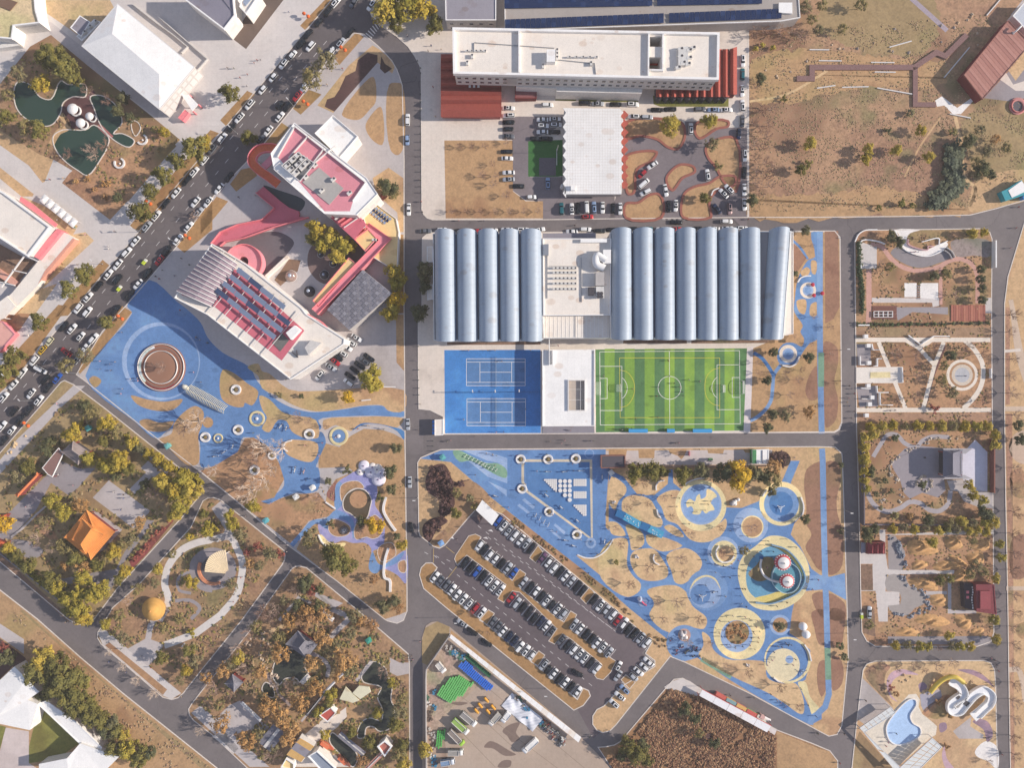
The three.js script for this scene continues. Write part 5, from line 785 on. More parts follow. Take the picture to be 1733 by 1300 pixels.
{// white folded hall, lower left
const p1=T('E1',[-120,700,120,473,322,680,228,745,310,780,245,992,-120,915]),g=site('folded_hall','white folded roof hall in the lower left corner','building',p1,7);part(g,'wall',slabGeo(p1,0,6.8,[],7),B.wall);
facets(g,'roof_fold',[z3('E1',[-120,700,7,120,473,7,222,575,7.6,0,862,7.6,-120,900,7]),z3('E1',[222,575,7.6,322,680,7,228,745,7.2,0,862,7.6]),z3('E1',[228,745,7.2,310,780,7,245,992,7,-120,915,7,0,862,7.6])],B.white);
const p2=T('E1',[312,775,385,755,600,905,830,1130,830,1160,655,1100]),s=site('folded_gallery','long white gallery roof along the hedge trees lower left','building',p2,5);block3(s,p2,5,{roof:B.white,par:.2});
const p3=T('E1',[655,1100,970,1210,840,1340,320,1340,320,1268,548,1222]),q=site('folded_hall','white folded roof at the bottom edge below the gallery','building',p3,6);part(q,'wall',slabGeo(p3,0,5.8,[],6),B.wall);facets(q,'roof_fold',[z3('E1',[655,1100,6,970,1210,6,840,1340,6,560,1340,6.6,548,1222,6.6]),z3('E1',[548,1222,6.6,560,1340,6.6,320,1340,6,320,1268,6])],B.white);
}
{// east side buildings
const o=T('A5',[1240,612,1600,168,1780,360,1392,808]),g=site('timber_lodge','brown flat roofed lodge at the right edge near the boardwalk','building',o,5);block3(g,o,5,{roof:B.brown,wall:B.redD,parM:M('#9a6a60','grain'),par:.3,pw:1});
const L=(a,b,t)=>[a[0]+(b[0]-a[0])*t,a[1]+(b[1]-a[1])*t];for (let i=0;i<20;i++) part(g,'roof_board',slabGeo([L(o[0],o[1],(i + .05) / 20),L(o[0],o[1],(i + .95) / 20),L(o[3],o[2],(i + .95) / 20),L(o[3],o[2],(i + .05) / 20)],5,5.06 + .02*(i % 3),[],5),[B.brown,M('#a9766a','roof'),M('#b88578','roof')][i % 3]);
const pn=thing('vent_stack','white bent vent pipe on the brown lodge roof','pipe',null,...W(...t1('A5',1640,270),5),5.1);mesh('pipe',tube3([[0,0,0],[0,1.4,0],[.8,2,-.8],[2,2,-2]],.35,16,8),B.white,pn);mesh('flange',cyl(.6,.6,.15),B.steel,pn);
const s2=T('A5',[1640,130,1733,20,1800,90,1790,300,1700,190]),s2g=site('grey_shed','pale grey roof touching the upper right edge','building',s2,4);block3(s2g,s2,4,{roof:M('#c3c6cc','roof'),par:.2});
const [rx,rz]=W(...t1('A5',1672,868)),ring=thing('circular_bench','round pink seat ring with dark centre near right edge','seat',null,rx,rz,.12);mesh('seat',new THREE.LatheGeometry([[2.2,0],[3.6,0],[3.6,.5],[2.2,.5],[2.2,0]].map(v=>new THREE.Vector2(...v)),40),M('#c98a84','grain'),ring);mesh('centre',cyl(2.1,2.1,.15,0,0,0,30),M('#5f5b60'),ring);mesh('backrest',bandGeoArc(2.9,.25,.5,1,0,4.2),M('#b0605c'),ring);
for (const [a,lb] of [[[-20,408,140,410],'thin white rail at far left of the boardwalk group'],[[55,498,240,500],'thin white rail just above the boardwalk left end'],[[480,512,670,514],'thin white rail above the boardwalk middle'],[[510,590,680,592],'thin white rail below the boardwalk middle'],[[630,388,810,338],'thin white rail slanting above the boardwalk'],[[40,722,190,700],'thin white rail at the left of the lower three'],[[245,715,460,710],'thin white rail in the middle of lower three'],[[530,720,815,770],'longest thin white rail of the lower three'],[[1075,635,1280,390],'long white rail beside the brown lodge'],[[1420,130,1530,0],'white rail at the upper right edge'],[[1120,930,1290,965],'white rail below the white angled path']]){const r=mesh('balance_rail',bandSolid(T('A5',a),1.6,.1,.6),B.frame);tag(r,lb,'rail','rails in the field');}
const tc=T('B5',[1545,310,1600,285,1710,215,1760,300,1760,330,1580,385]),tg=site('teal_cabin','teal and white container cabin at the right edge','cabin',tc,3);part(tg,'wall',slabGeo(tc,.1,3,[],3),M('#3f9aa4','grain'));part(tg,'roof',slabGeo(T('B5',[1600,300,1710,222,1760,300,1630,360]),3,3.15,[],3),B.white);part(tg,'door',bandSolid(T('B5',[1585,372,1620,360]),.5,.2,2.2,false,3),B.white);
const bt=mesh('blue_cabin',slabGeo(T('B5',[1715,350,1780,320,1780,360,1725,375]),.1,2.2,[],2),M('#3f86c4','grain'));tag(bt,'blue low cabin beside the teal cabin','cabin');
// screen wall between gardens
for (const [a,hh,lb,m] of [[[...T('C5',[395,1040]),...T('D5',[395,505])],3.8,'tall dark wall along the road beside the rock garden',M('#6d6468','grain')],[[...T('C5',[1452,1080]),...T('D5',[1452,255])],3,'brown wall with coping behind the grey pavilion',M('#8a5a4e','grain')],[T('D5',[405,515,1180,520]),1.6,'low dark wall at the foot of the rock garden',M('#7d7276','grain')],[T('B5',[1475,715,1475,935]),2.2,'white screen wall at the first garden right side',B.white],[T('C5',[370,148,460,148]),1.4,'short pale wall below the pink path',B.white]]){const w=mesh('garden_wall',bandSolid(a,2,.1,hh),m);tag(w,lb,'wall');}
const pv=T('C5',[1070,1165,1228,1165]).concat(T('D5',[1228,135,1070,135])),pg=site('grey_pavilion','grey ridged pavilion in the rock garden','pavilion',pv,6);hipRoof(pg,[pv[0],pv[1],pv[2],pv[3]],4.4,6.6,.12,M('#85838e','grain'),{lift:.3,wall:B.dark});
const e1=T('C5',[1068,1150,1312,1152,1255,1195,1110,1195]);part(pg,'end_roof',slabGeo(e1,4,4.3,[],4.4),M('#a9a4a6','grain'));part(pg,'end_roof',slabGeo(T('D5',[1068,150,1120,118,1250,118,1312,148]),4,4.3,[],4.4),M('#a9a4a6','grain'));
const rd=T('D5',[455,668,605,665,605,762,455,762]),rg=site('red_gate_house','dark red triple gabled gate house beside the road','gate house',rd,4.5);part(rg,'wall',slabGeo(rd,0,4,[],4.5),B.redD);
for (let i=0;i<3;i++) facets(rg,'roof_slope',[z3('D5',[458+43*i,670,4,458+43*i,762,4,495+43*i,750,5.2,500+43*i,685,5.2]),z3('D5',[500+43*i,685,5.2,495+43*i,750,5.2,502+43*i,762,4,502+43*i,670,4])],M('#8a3b40','grain'));part(rg,'porch',slabGeo(T('D5',[405,665,455,670,455,745,405,755]),2.6,3,[],3),B.grey);
const br=T('D5',[1340,1010,1482,1010,1502,1248,1345,1225]),bg=site('red_barn','maroon barn with raised centre roof and dark sign front','barn',br,5);block3(bg,br,5,{roof:B.maroon,wall:B.redD,parM:B.maroon,par:.2});part(bg,'raised_roof',slabGeo(T('D5',[1370,1060,1450,1060,1455,1205,1370,1205]),5,5.9,[],5.5),M('#93474c','grain'));part(bg,'front_deck',slabGeo(T('D5',[1240,995,1335,1005,1340,1225,1250,1200]),.1,3,[],3),M('#443c40','grain'));
for (let i=0;i<9;i++) part(bg,'sign_character',box(.5,.12,.5 + .2*(i % 3),...(([x,z])=>[x,3.1,z])(W(...t1('D5',1308+4*Math.sin(i),1030+21*i),3))),B.white);for (const y of [1070,1112]) part(bg,'roof_light',box(1.1,.2,1.1,...(([x,z])=>[x,3.1,z])(W(...t1('D5',1270,y),3))),B.pinkW);
// first show garden: brown deck with boards, white pergola
const dk=site('timber_deck','red brown boarded deck at the bottom of the first garden','deck',T('B5',[1130,1230,1410,1235]),0);for (let i=0;i<14;i++) part(dk,'board',slabGeo([...T('C5',[1132+20*i,-18+(i>12?10:0),1150+20*i,-18,1150+20*i,115,1132+20*i,115])],.12,.4 + .02*(i % 3),[],0),[M('#a86a58','grain'),M('#9c5f50','grain'),M('#b3745f','grain')][i % 3]);
const pk=site('timber_deck','dark brown deck with white bench frames at garden lower left','deck',T('C5',[490,0,700,110]),0);for (let i=0;i<8;i++) part(pk,'board',slabGeo(T('C5',[492,-10+14*i,690,-10+14*i,690,2+14*i,492,2+14*i]),.12,.35,[],0),M(['#7a4f48','#6f4640'][i % 2],'grain'));for (let i=0;i<5;i++) part(pk,'bench_bar',bandSolid(T('C5',[500+38*i,36,500+38*i,82]),.8,.35,.9),B.white);for (const y of [36,60,82]) part(pk,'bench_bar',bandSolid(T('C5',[500,y,655,y]),.8,.35,.92),B.white);
for (const [k,a,hh,lb,m] of [['B5',[395,940,395,718,530,718,590,740],1,'white low wall round the square paved corner',B.white],['B5',[890,722,1030,695,1035,740,1100,715],.7,'zigzag white seat wall in the first garden',B.white],['B5',[780,700,780,740,840,770,940,785,940,760,985,760],.8,'pink backed curved seat wall by the white path',M('#c9a0a0','grain')],['B5',[670,625,715,700,740,770,860,830,960,835,1070,790],.5,'long curved white kerb seat around the gravel basin',B.white],['B5',[350,720,380,660,430,628,530,622],.5,'white curved kerb wall at the first garden corner',B.white]]){const w=mesh('seat_wall',bandSolid(sm(T(k,a),false,4),1.6,.1,.12+hh),m);tag(w,lb,'wall');}
for (let i=0;i<6;i++){const s=mesh('garden_step',bandSolid(T('B5',[858,1080+20*i,882,1080+20*i]),2,.1,.3),M('#8a8488'));tag(s,'small dark slab between the two white terraces','step','slabs between terraces');}
const fb=site('foot_bridge','dark slatted footbridge joining white path and pink path','bridge',T('B5',[1080,780,1150,850]),0);part(fb,'deck',bandSolid(sm(T('B5',[1080,780,1120,810,1145,855])),6,.2,.45),M('#6c6466'));{const [l,r]=sides(sm(T('B5',[1080,780,1120,810,1145,855])),6);part(fb,'rail',bandSolid(l,.5,.4,1.3),B.frame);part(fb,'rail',bandSolid(r,.5,.4,1.3),B.frame);}
for (const [k,a,hh,lb] of [['C5',[500,480,525,480,525,420,560,420],1.4,'white angled wall at upper middle of cube garden'],['C5',[480,300,490,348,540,348],1.4,'white angled wall at top of cube garden'],['C5',[385,400,385,470,420,470],1.4,'white angled wall at left of cube garden'],['C5',[520,640,525,695,615,695],1.4,'white angled wall below the slatted platform'],['C5',[545,700,548,795,650,797],1.4,'white angled wall at the bottom of cube garden'],['C5',[395,660,470,665],1.2,'short white wall beside lower cubes'],['C5',[400,745,480,748],1.2,'lowest short white wall beside the cubes'],['C5',[780,230,880,305,985,238,1115,238],1,'white V shaped wall at top of the garden paths'],['C5',[730,490,735,615],1,'white end wall of the slatted platform'],['C5',[1445,500,1445,580],1.6,'white board at the right side of ring garden']]){const w=mesh('seat_wall',bandSolid(T(k,a),1.4,.1,hh),B.white);tag(w,lb,'wall');}
[[430,240],[450,315],[455,455],[450,640],[480,735],[460,790],[435,880]].forEach(([x,y])=>{const c=mesh('garden_cube',box(1.6,1.6,1.6,0,.8,0),B.white),[wx,wz]=W(...t1('C5',x,y));c.position.set(wx,.12,wz);tag(c,'white cube block among the left garden walls','cube','white garden cubes');});
const sp=site('slatted_platform','white slatted platform with inlaid cream panels by the road','platform',T('C5',[360,490,740,620]),0);for (let i=0;i<9;i++) part(sp,'slat',slabGeo(T('C5',[362,492+14.2*i,700,490+14.2*i,700,501+14.2*i,362,503+14.2*i]),.12,.3 + .03*(i % 2),[],0),M('#e4dcd2','grain'));part(sp,'inset_panel',slabGeo(T('C5',[475,530,635,528,640,575,475,578]),.3,.42,[],0),K.yellow);
// dunes and rockeries
const dune=(k,a,hgt,lb)=>{hgt*=.6;const q=sm(T(k,a),true,4),[cx,cz]=cen(q,0),d=thing('sand_mound',lb,'mound','sand mounds',cx,cz,.1),n=q.length,P=[0,hgt,0],UV=[cx,-cz],I=[];for (let r=1;r<=8;r++) q.forEach((p,i)=>{const [x,z]=W(p[0],p[1]),f=r / 8,qx=(x-cx)*f,qz=(z-cz)*f;P.push(qx,hgt*(1-f*f)*(1 + .5*Math.sin(qz*2.6+qx*.8+Math.sin(qx))),qz);UV.push(cx+(x-cx)*f,-cz-(z-cz)*f);});for (let i=0;i<n;i++){const j=(i+1) % n;I.push(0,1+j,1+i);for (let r=0;r<7;r++){const a2=1+r*n+i,b2=1+r*n+j;I.push(a2,b2,a2+n,b2,b2+n,a2+n);}}const gg=new THREE.BufferGeometry();gg.setAttribute('position',new THREE.Float32BufferAttribute(P,3));gg.setAttribute('uv',new THREE.Float32BufferAttribute(UV,2));gg.setIndex(I);gg.computeVertexNormals();mesh('mound',gg,M('#c89b68','lawn',{side:THREE.DoubleSide}),d);};
[[[780,660,900,640,1040,740,900,770,790,750],2],[[1080,640,1180,620,1230,700,1110,720],1.8],[[820,830,900,810,950,850,880,885,820,885],1.4],[[980,850,1100,810,1230,860,1150,885,1000,890],1.8],[[1100,760,1200,790,1280,860,1180,830],1.5],[[1250,770,1380,740,1400,830,1300,850],1.6],[[1290,690,1440,640,1440,720,1330,730],1.5],[[780,970,900,950,1020,1010,1030,1055,900,1040,800,1000],1.6],[[960,1100,1100,1095,1100,1180,980,1170],1.5],[[1150,930,1210,870,1260,900,1200,990,1145,990],1.4]].forEach(([a,h])=>dune('D5',a,h,'ochre sand mound in the quarry garden'));
[[[830,100,880,50,1050,60,1130,120,1000,150,930,130],1.8],[[680,190,760,150,880,190,870,220,700,215],1.4],[[1160,60,1300,70,1280,170,1200,150],1.6],[[1300,170,1400,160,1390,210,1300,205],1]].forEach(([a,h])=>dune('E5',a,h,'ochre sand mound in the quarry garden'));
}
function bandGeoArc(r,w,y0,y1,a0,a1,n=24){const L=[];for (let i=0;i<=n;i++){const a=a0+(a1-a0)*i / n;L.push([CX+r / U*Math.cos(a),CY+r / U*Math.sin(a)]);}return bandSolid(L,w / U,y0,y1);}
{// slide garden
const grid=(k,a,lb)=>{const q=T(k,a),g=site('glass_canopy',lb,'canopy',q,3.6),L=(p,r,t)=>[p[0]+(r[0]-p[0])*t,p[1]+(r[1]-p[1])*t];const n=Math.round(Math.hypot(q[1][0]-q[0][0],q[1][1]-q[0][1]) / 9);for (let i=0;i<n;i++){const e=(t,s)=>L(L(q[0],q[1],t),L(q[3],q[2],t),s);for (const [s0,s1] of [[.03,.48],[.52,.97]]) part(g,'roof_panel',slabGeo([e((i + .06) / n,s0),e((i + .94) / n,s0),e((i + .94) / n,s1),e((i + .06) / n,s1)],3.4,3.5,[],3.6),M('#d6d8d6','roof'));}part(g,'frame',bandSolid(q,1,3.2,3.6,true,3.6),B.frame);for (const p of q){const [x,z]=W(p[0],p[1],3.6);part(g,'post',box(.25,3.3,.25,x,1.65,z),B.frame);}};
grid('E5',[395,975,640,808,685,852,430,1012],'upper white panelled canopy of the paddling pool court');grid('E5',[398,980,432,1012,760,1330,690,1330].slice(0,8),'left white panelled canopy of the paddling pool court');grid('E5',[720,1300,985,1058,1062,1130,880,1310],'lower white panelled canopy of the paddling pool court');
const mk=(pts,r,lb,m)=>{const [cx,cz]=W(...pts[0].slice(0,2)),g=thing('tube_slide',lb,'slide',null,cx,cz);const p3=pts.map(p=>{const [x,z]=W(p[0],p[1],p[2]);return [x-cx,p[2],z-cz];});mesh('tube',tube3(p3,r,60,12),m,g);for (let i=1;i<p3.length-1;i++) mesh('support',cyl(.12,.12,p3[i][1],p3[i][0],0,p3[i][2],6),B.steel,g);mesh('mouth',new THREE.TorusGeometry(r*1.08,.12,6,16).translate(...p3[p3.length-1]),m,g);};
mk(z3('E5',[965,685,1,1030,610,1.8,1100,565,2.6,1170,560,3.2,1240,605,3.6]),.95,'yellow tube slide curling over the sandy garden',M('#e2c455',null,{roughness:.5}));
const s=sm(T('E5',[1130,590,1210,640,1235,700,1180,740,1135,780,1140,830,1200,835,1250,780,1330,695,1400,665,1460,710,1450,770,1400,820,1350,870]),false,6),sg=site('serpent_walkway','white S shaped raised walkway beside the yellow slide','walkway',s,2.4);part(sg,'deck',bandSolid(s,13,1.9,2.3,false,2.4),M('#e4e4e6','roof'));const [l,r]=sides(s,13);for (const q of [l,r]) part(sg,'side_wall',bandSolid(q,1.4,1.6,3.2,false,2.4),B.white);
for (const i of [8,22,36,52,68]) if (s[i]){const [x,z]=W(s[i][0],s[i][1],2.4);part(sg,'column',cyl(.25,.25,1.9,x,0,z,8),B.frame);}for (const a of [[1225,770,1250,745,1290,770,1260,800],[1170,720,1190,700,1215,720,1190,745]]) part(sg,'hatch',slabGeo(T('E5',a),2.3,2.5,[],2.4),B.dark);part(sg,'landing',slabGeo(T('E5',[1290,860,1400,770,1465,810,1340,920]),2,2.5,[],2.4),B.white);
}
{// playground block buildings
const o=T('D3',[655,320,790,442,735,527,603,402]),g=site('bike_shelter','white sloped bike shelter at the car park corner','shelter',o,3);part(g,'roof',slabGeo(o,2.7,2.95,[],3),B.white);for (const q of o){const [x,z]=W(q[0],q[1],3);part(g,'post',cyl(.1,.1,2.7,x*.998,0,z*.998,6),B.steel);}
const k=T('C4',[1170,1165,1300,1160,1300,1272,1172,1272]),kg=site('green_kiosk','white roofed kiosk with green end on the terrace','kiosk',k,3);block3(kg,k,3,{roof:B.white,wall:B.wall,par:.15});part(kg,'green_wall',slabGeo(T('C4',[1168,1162,1200,1162,1200,1272,1168,1272]),.1,3.3,[],3),M('#4f8a5c','grain'));part(kg,'ridge',bandSolid(T('C4',[1250,1165,1250,1270]),1,3,3.3,false,3),B.grey);
const dh=T('C4',[-60,1210,132,1208,132,1305,-60,1310]),dg=site('dark_hut','dark grey hut with brown edge beside the terrace','hut',dh,4);block3(dg,dh,4,{roof:M('#565057','roof'),wall:B.brown,parM:M('#8a5f52'),par:.3});
const tw=mesh('garden_wall',bandSolid(T('D4',[130,30,560,45,1270,40]),1.6,.1,1.4),M('#9a8076'));tag(tw,'long brown retaining wall below the terrace','wall');
const gb=mesh('switch_box',box(1.6,1.8,.9,0,.9,0),M('#5f8a5c')),[gx,gz]=W(...t1('C4',822,1237));gb.position.set(gx,.12,gz);tag(gb,'green switch box on the terrace','box');
const rb=mesh('sign_board',merge([box(.3,2,2,0,1,0),box(.2,.5,1.2,.3,.8,0)]),M('#c98088')),[qx,qz]=W(...t1('C4',650,1190));rb.position.set(qx,.12,qz);tag(rb,'pink sign board between lawn tongues on the terrace','sign');
const st=T('E4',[762,660,1325,958,1292,1012,737,712]),sg=site('train_platform','long white panelled roof of the miniature train station','canopy',st,3.6),L=(a,b,t)=>[a[0]+(b[0]-a[0])*t,a[1]+(b[1]-a[1])*t];
for (let i=0;i<5;i++) part(sg,'roof_panel',slabGeo([L(st[0],st[1],(i + .01) / 5),L(st[0],st[1],(i + .98) / 5),L(st[3],st[2],(i + .98) / 5),L(st[3],st[2],(i + .01) / 5)],3.3,3.5,[],3.6),M('#e9e6e6','roof'));for (let i=0;i<=5;i++) for (const [a,b] of [[st[0],st[1]],[st[3],st[2]]]){const q=L(a,b,i / 5),[x,z]=W(q[0],q[1],3.6);part(sg,'post',box(.2,3.3,.2,x,1.65,z),M('#c9655f'));}part(sg,'red_edge',bandSolid([st[0],st[1]],.7,3.2,3.55,false,3.6),M('#cf5f58'));
const tr=thing('miniature_train','colourful miniature train standing beside the station roof','train',null,...W(...t1('E4',1090,800)),.05,-.5);for (let i=0;i<5;i++){mesh('carriage',box(4.4,.9,1.3,-11+4.9*i,.75,0),M(['#c9605a','#d8a04e','#c86a5c','#7fa060','#d8b45a'][i]),tr);mesh('canopy',box(4.5,.1,1.5,-11+4.9*i,1.9,0),M(['#c9655a','#7fa4a8','#d8b06a','#c9605a','#d9d4c8'][i]),tr);for (const q of [-2,2]) mesh('canopy_post',box(.08,1,1.2,-11+4.9*i+q,1.4,0),B.frame,tr);}
const lc=thing('locomotive','white miniature locomotive with funnel at the station end','train',null,...W(...t1('E4',1265,882)),.05,-.5);mesh('boiler',new THREE.CylinderGeometry(.7,.7,3.2,14).rotateZ(Math.PI / 2).translate(.8,1.1,0),M('#e4dedc'),lc);mesh('cab',box(1.8,2,1.5,-1.6,1.2,0),M('#cfa8a0'),lc);mesh('funnel',cyl(.18,.3,.9,1.9,1.7,0),B.dark,lc);for (const [a,b] of [[-1.6,.7],[-1.6,-.7],[.2,.7],[.2,-.7],[1.6,.7],[1.6,-.7]]) mesh('wheel',new THREE.CylinderGeometry(.4,.4,.15,12).rotateX(Math.PI / 2).translate(a,.42,b),B.dark,lc);
}
{// service yard
const s=T('E3',[402,213,1462,1052,1440,1095,388,240]),g=site('lean_to_shed','very long narrow white shed roof along the yard wall','shed',s,3),L=(a,b,t)=>[a[0]+(b[0]-a[0])*t,a[1]+(b[1]-a[1])*t];for (let i=0;i<24;i++) part(g,'roof_sheet',slabGeo([L(s[0],s[1],(i + .01) / 24),L(s[0],s[1],(i + .99) / 24),L(s[3],s[2],(i + .99) / 24),L(s[3],s[2],(i + .01) / 24)],2.7,2.8 + .03*(i % 2),[],3),i % 5===2?B.cream:B.white);for (let i=0;i<=24;i +=3){const q=L(s[3],s[2],i / 24),[x,z]=W(q[0],q[1],3);part(g,'post',box(.15,2.7,.15,x,1.35,z),B.steel);}
const w=mesh('yard_wall',bandSolid([...T('E3',[395,205,205,480,200,560,205,1310])],1.6,.05,2.6),M('#a9a29e','grain'));tag(w,'pale concrete wall enclosing the service yard on the left','wall');
const tp=T('E3',[815,770,880,688,1130,895,1100,1012]),tg=thing('tarpaulin','white tarpaulin sheets covering goods in the service yard','tarpaulin',null,...cen(tp));const gg=new THREE.PlaneGeometry(17,7,60,26);gg.rotateX(-Math.PI / 2);const pa=gg.attributes.position;for (let i=0;i<pa.count;i++){const x=pa.getX(i),z=pa.getZ(i);pa.setY(i,.55 + .22*Math.sin(x*.9+Math.sin(z*.8)) + .14*Math.sin(z*1.4+2*Math.sin(x*.6)) + .06*Math.sin(x*4.1+z*3));}gg.computeVertexNormals();gg.rotateY(-.69);mesh('sheet',gg,M('#dfe0e6','grain',{side:THREE.DoubleSide}),tg);mesh('weight',box(.8,.6,.8,2,1.2,2),M('#3f86a8'),tg);
}
// ---------- vehicles ----------
const paint={w:['white','#e9e8e6'],k:['black','#23262b'],g:['grey','#6b6d73'],s:['silver','#b3b6bb'],b:['blue','#2c58a8'],n:['navy','#2b3652'],r:['red','#b5323a'],y:['yellow','#e2b62a'],t:['teal','#2c6a72'],c:['cream','#e2dcb4'],p:['rosy','#a98e8c'],l:['pale blue','#90a6c6'],m:['plum','#6b4c68']};
const tyre=M('#232325'),carGlass=M('#1f262e',null,{roughness:.12});
function loft(st,sec){// st: [x, half width, top]; sec(hw, top) -> half section points from bottom to centre top
const P=[],I=[];let n=0;
for (const s of st){const h=sec(s[1],s[2]),full=[...h.map(p=>[p[0],p[1]]),...h.slice(0,-1).reverse().map(p=>[-p[0],p[1]])];n=full.length;for (const p of full) P.push(s[0],p[1],p[0]);}
for (let i=0;i<st.length-1;i++) for (let j=0;j<n-1;j++){const a=i*n+j,b=a+n;I.push(a,a+1,b,b,a+1,b+1);}
for (let j=1;j<n-1;j++){I.push(0,j+1,j);const o=(st.length-1)*n;I.push(o,o+j,o+j+1);}
const g=new THREE.BufferGeometry();g.setAttribute('position',new THREE.Float32BufferAttribute(P,3));g.setIndex(I);g.computeVertexNormals();return g;
}
const quadGeo=(...q)=>{const P=[];for (const i of [0,1,2,0,2,3]) P.push(...q[i]);const g=new THREE.BufferGeometry();g.setAttribute('position',new THREE.Float32BufferAttribute(P,3));g.computeVertexNormals();return g;};
const sec=(hw,t)=>[[hw*.9,.28],[hw,.5],[hw*.985,t - .14],[hw*.9,t - .02],[hw*.5,t + .03],[0,t + .04]];
const carKinds={
sedan:{st:[[-2.35,.7,.78],[-2.2,.84,.96],[-1.4,.9,1.0],[-.2,.92,1.0],[.9,.92,.97],[1.7,.9,.88],[2.15,.82,.76],[2.33,.66,.6]],b:[-1.8,1.0,.98],t:[-1.02,.22,1.43]},
suv:{st:[[-2.3,.76,.85],[-2.2,.88,1.08],[-1.2,.94,1.1],[.2,.95,1.1],[1.0,.94,1.06],[1.8,.92,.98],[2.2,.84,.84],[2.35,.7,.66]],b:[-2.22,1.1,1.08],t:[-1.85,.4,1.66]},
hatch:{st:[[-2.0,.72,.8],[-1.92,.84,.98],[-1.1,.88,1.0],[.1,.89,1.0],[.8,.88,.96],[1.5,.86,.88],[1.85,.78,.76],[2.0,.64,.6]],b:[-1.95,.95,.98],t:[-1.5,.3,1.5]},
van:{st:[[-2.5,.84,1.0],[-2.45,.92,1.2],[-1,.95,1.2],[.8,.95,1.2],[1.6,.93,1.12],[2.2,.88,.95],[2.42,.74,.7]],b:[-2.44,1.75,1.18],t:[-2.35,1.0,1.95]},
};
const wheelG=new THREE.CylinderGeometry(.32,.32,.22,14).rotateX(Math.PI / 2);
for (const k of Object.values(carKinds)){
k.body=loft(k.st,sec);const [b0,b1,by]=k.b,[t0,t1_,ty]=k.t,bw=.82,tw=.64;
k.ws=quadGeo([b1,by,bw],[b1,by,-bw],[t1_,ty,-tw],[t1_,ty,tw]);k.rw=quadGeo([b0,by,-bw],[b0,by,bw],[t0,ty,tw],[t0,ty,-tw]);
k.sw=[1,-1].map(s=>s>0?quadGeo([b0,by,bw],[b1,by,bw],[t1_,ty,tw],[t0,ty,tw]):quadGeo([b1,by,-bw],[b0,by,-bw],[t0,ty,-tw],[t1_,ty,-tw]));
k.roof=loft([[t0 - .03,tw*.92,ty],[t0 + .2,tw + .02,ty + .05],[(t0+t1_) / 2,tw + .03,ty + .08],[t1_ - .2,tw + .02,ty + .05],[t1_ + .04,tw*.92,ty]],(hw,t)=>[[hw,t - .05],[hw*.98,t],[hw*.5,t + .02],[0,t + .03]]);
k.sun=box((t1_-t0)*.62,.03,tw*1.25,(t0+t1_) / 2,ty + .105,0);k.wx=[k.st[0][0] + .85,k.st[k.st.length-1][0] - .85];k.proto={};
}
function carProto(kind,col,sunroof){
const k=carKinds[kind],key=col+sunroof;if (k.proto[key]) return k.proto[key];
const pm=M(paint[col][1],null,{roughness:.32,metalness:'swbl'.includes(col)?.1:.25}),g=new THREE.Group(),add=(n,ge,m)=>mesh(n,ge,m,g);
add('body',k.body,pm);add('roof',k.roof,pm);add('windshield',k.ws,carGlass);add('rear_window',k.rw,carGlass);for (const s of k.sw) add('side_window',s,carGlass);
if (sunroof) add('sunroof',k.sun,carGlass);for (const x of k.wx) for (const z of [.8,-.8]){const w=add('wheel',wheelG,tyre);w.position.set(x,.32,z);}
return k.proto[key]=g;
}
const stalls=[];
function cars(tile,rot,group,where,list,y=.01){// list: "x y c" with an optional kind letter (S suv, H hatchback, V van) and * for a turned car
for (const e of list.split(';')){
const [x,yy,c,r]=e.trim().split(/\s+/),col=c[0],kind={S:'suv',H:'hatch',V:'van'}[c[1]]||(rnd()<.42?'suv':rnd()<.2?'hatch':'sedan'),sr=rnd()<.45&&kind!=='van';
if (group==='cars in the car park'){const [px,py]=t1(tile,+x,+yy),c5=rot>0?[.633,-.774]:[.765,.644];for (const s of [-1,1]){const q=rot>0?[px+s*6.1*.774,py+s*6.1*.633]:[px+s*6.3*.644,py-s*6.3*.765];stalls.push(bandFlat([[q[0]-12*c5[0],q[1]-12*c5[1]],[q[0]+12*c5[0],q[1]+12*c5[1]]],.75,.009 + .0005*(stalls.length % 7)));}}
const [wx,wz]=W(...t1(tile,+x,+yy),.8),o=carProto(kind,col,sr).clone();o.name=numbered('parked_car');o.position.set(wx,y,wz);o.rotation.y=(r!==undefined?+r:rot)+(rnd()<.5?Math.PI:0)+rr(-.05,.05);o.scale.set(rr(1.05,1.13),1.02,rr(.97,1.02));
scene.add(o);tag(o,`${paint[col][0]} ${kind === 'van' ? 'van' : kind === 'suv' ? 'tall car' : kind === 'hatch' ? 'small car' : 'saloon car'}${sr ? ' with sunroof' : ''} ${where}`,kind==='van'?'van':'car',group);
}
}
const AV=.877,PK=.888,HR=0,VR=Math.PI / 2;
cars('A2',AV,'cars parked along the avenue','on the plaza kerb of the avenue','1100 20 w;1035 90 k;960 180 k;875 275 k;815 355 k;750 445 w;675 520 w;590 630 w;505 730 w;400 850 w;315 960 w;250 1040 k;175 1125 w;95 1215 g');
cars('B1',AV,'cars parked along the avenue','on the plaza kerb of the avenue','1665 55 w;1585 150 w;1520 220 k;1435 320 w;1350 405 k;1275 505 w;1200 595 s;1105 715 w;1035 805 w;960 905 w;885 985 w;800 1080 k;720 1170 w;640 1260 w');
cars('C1',AV,'cars parked along the avenue','on the plaza kerb of the avenue','520 155 k;405 280 cH;345 350 yH;280 435 w;185 535 w;110 635 w;35 735 w');
cars('A2',AV,'cars parked along the avenue','on the arts centre kerb of the avenue','1390 45 w;1215 265 k;1140 350 s;1065 425 w;840 710 w;785 780 r;710 865 k;645 950 w;550 1065 w;485 1140 g');
cars('B2',AV,'cars parked along the avenue','on the arts centre kerb of the avenue','230 190 k;150 285 w;60 395 w');
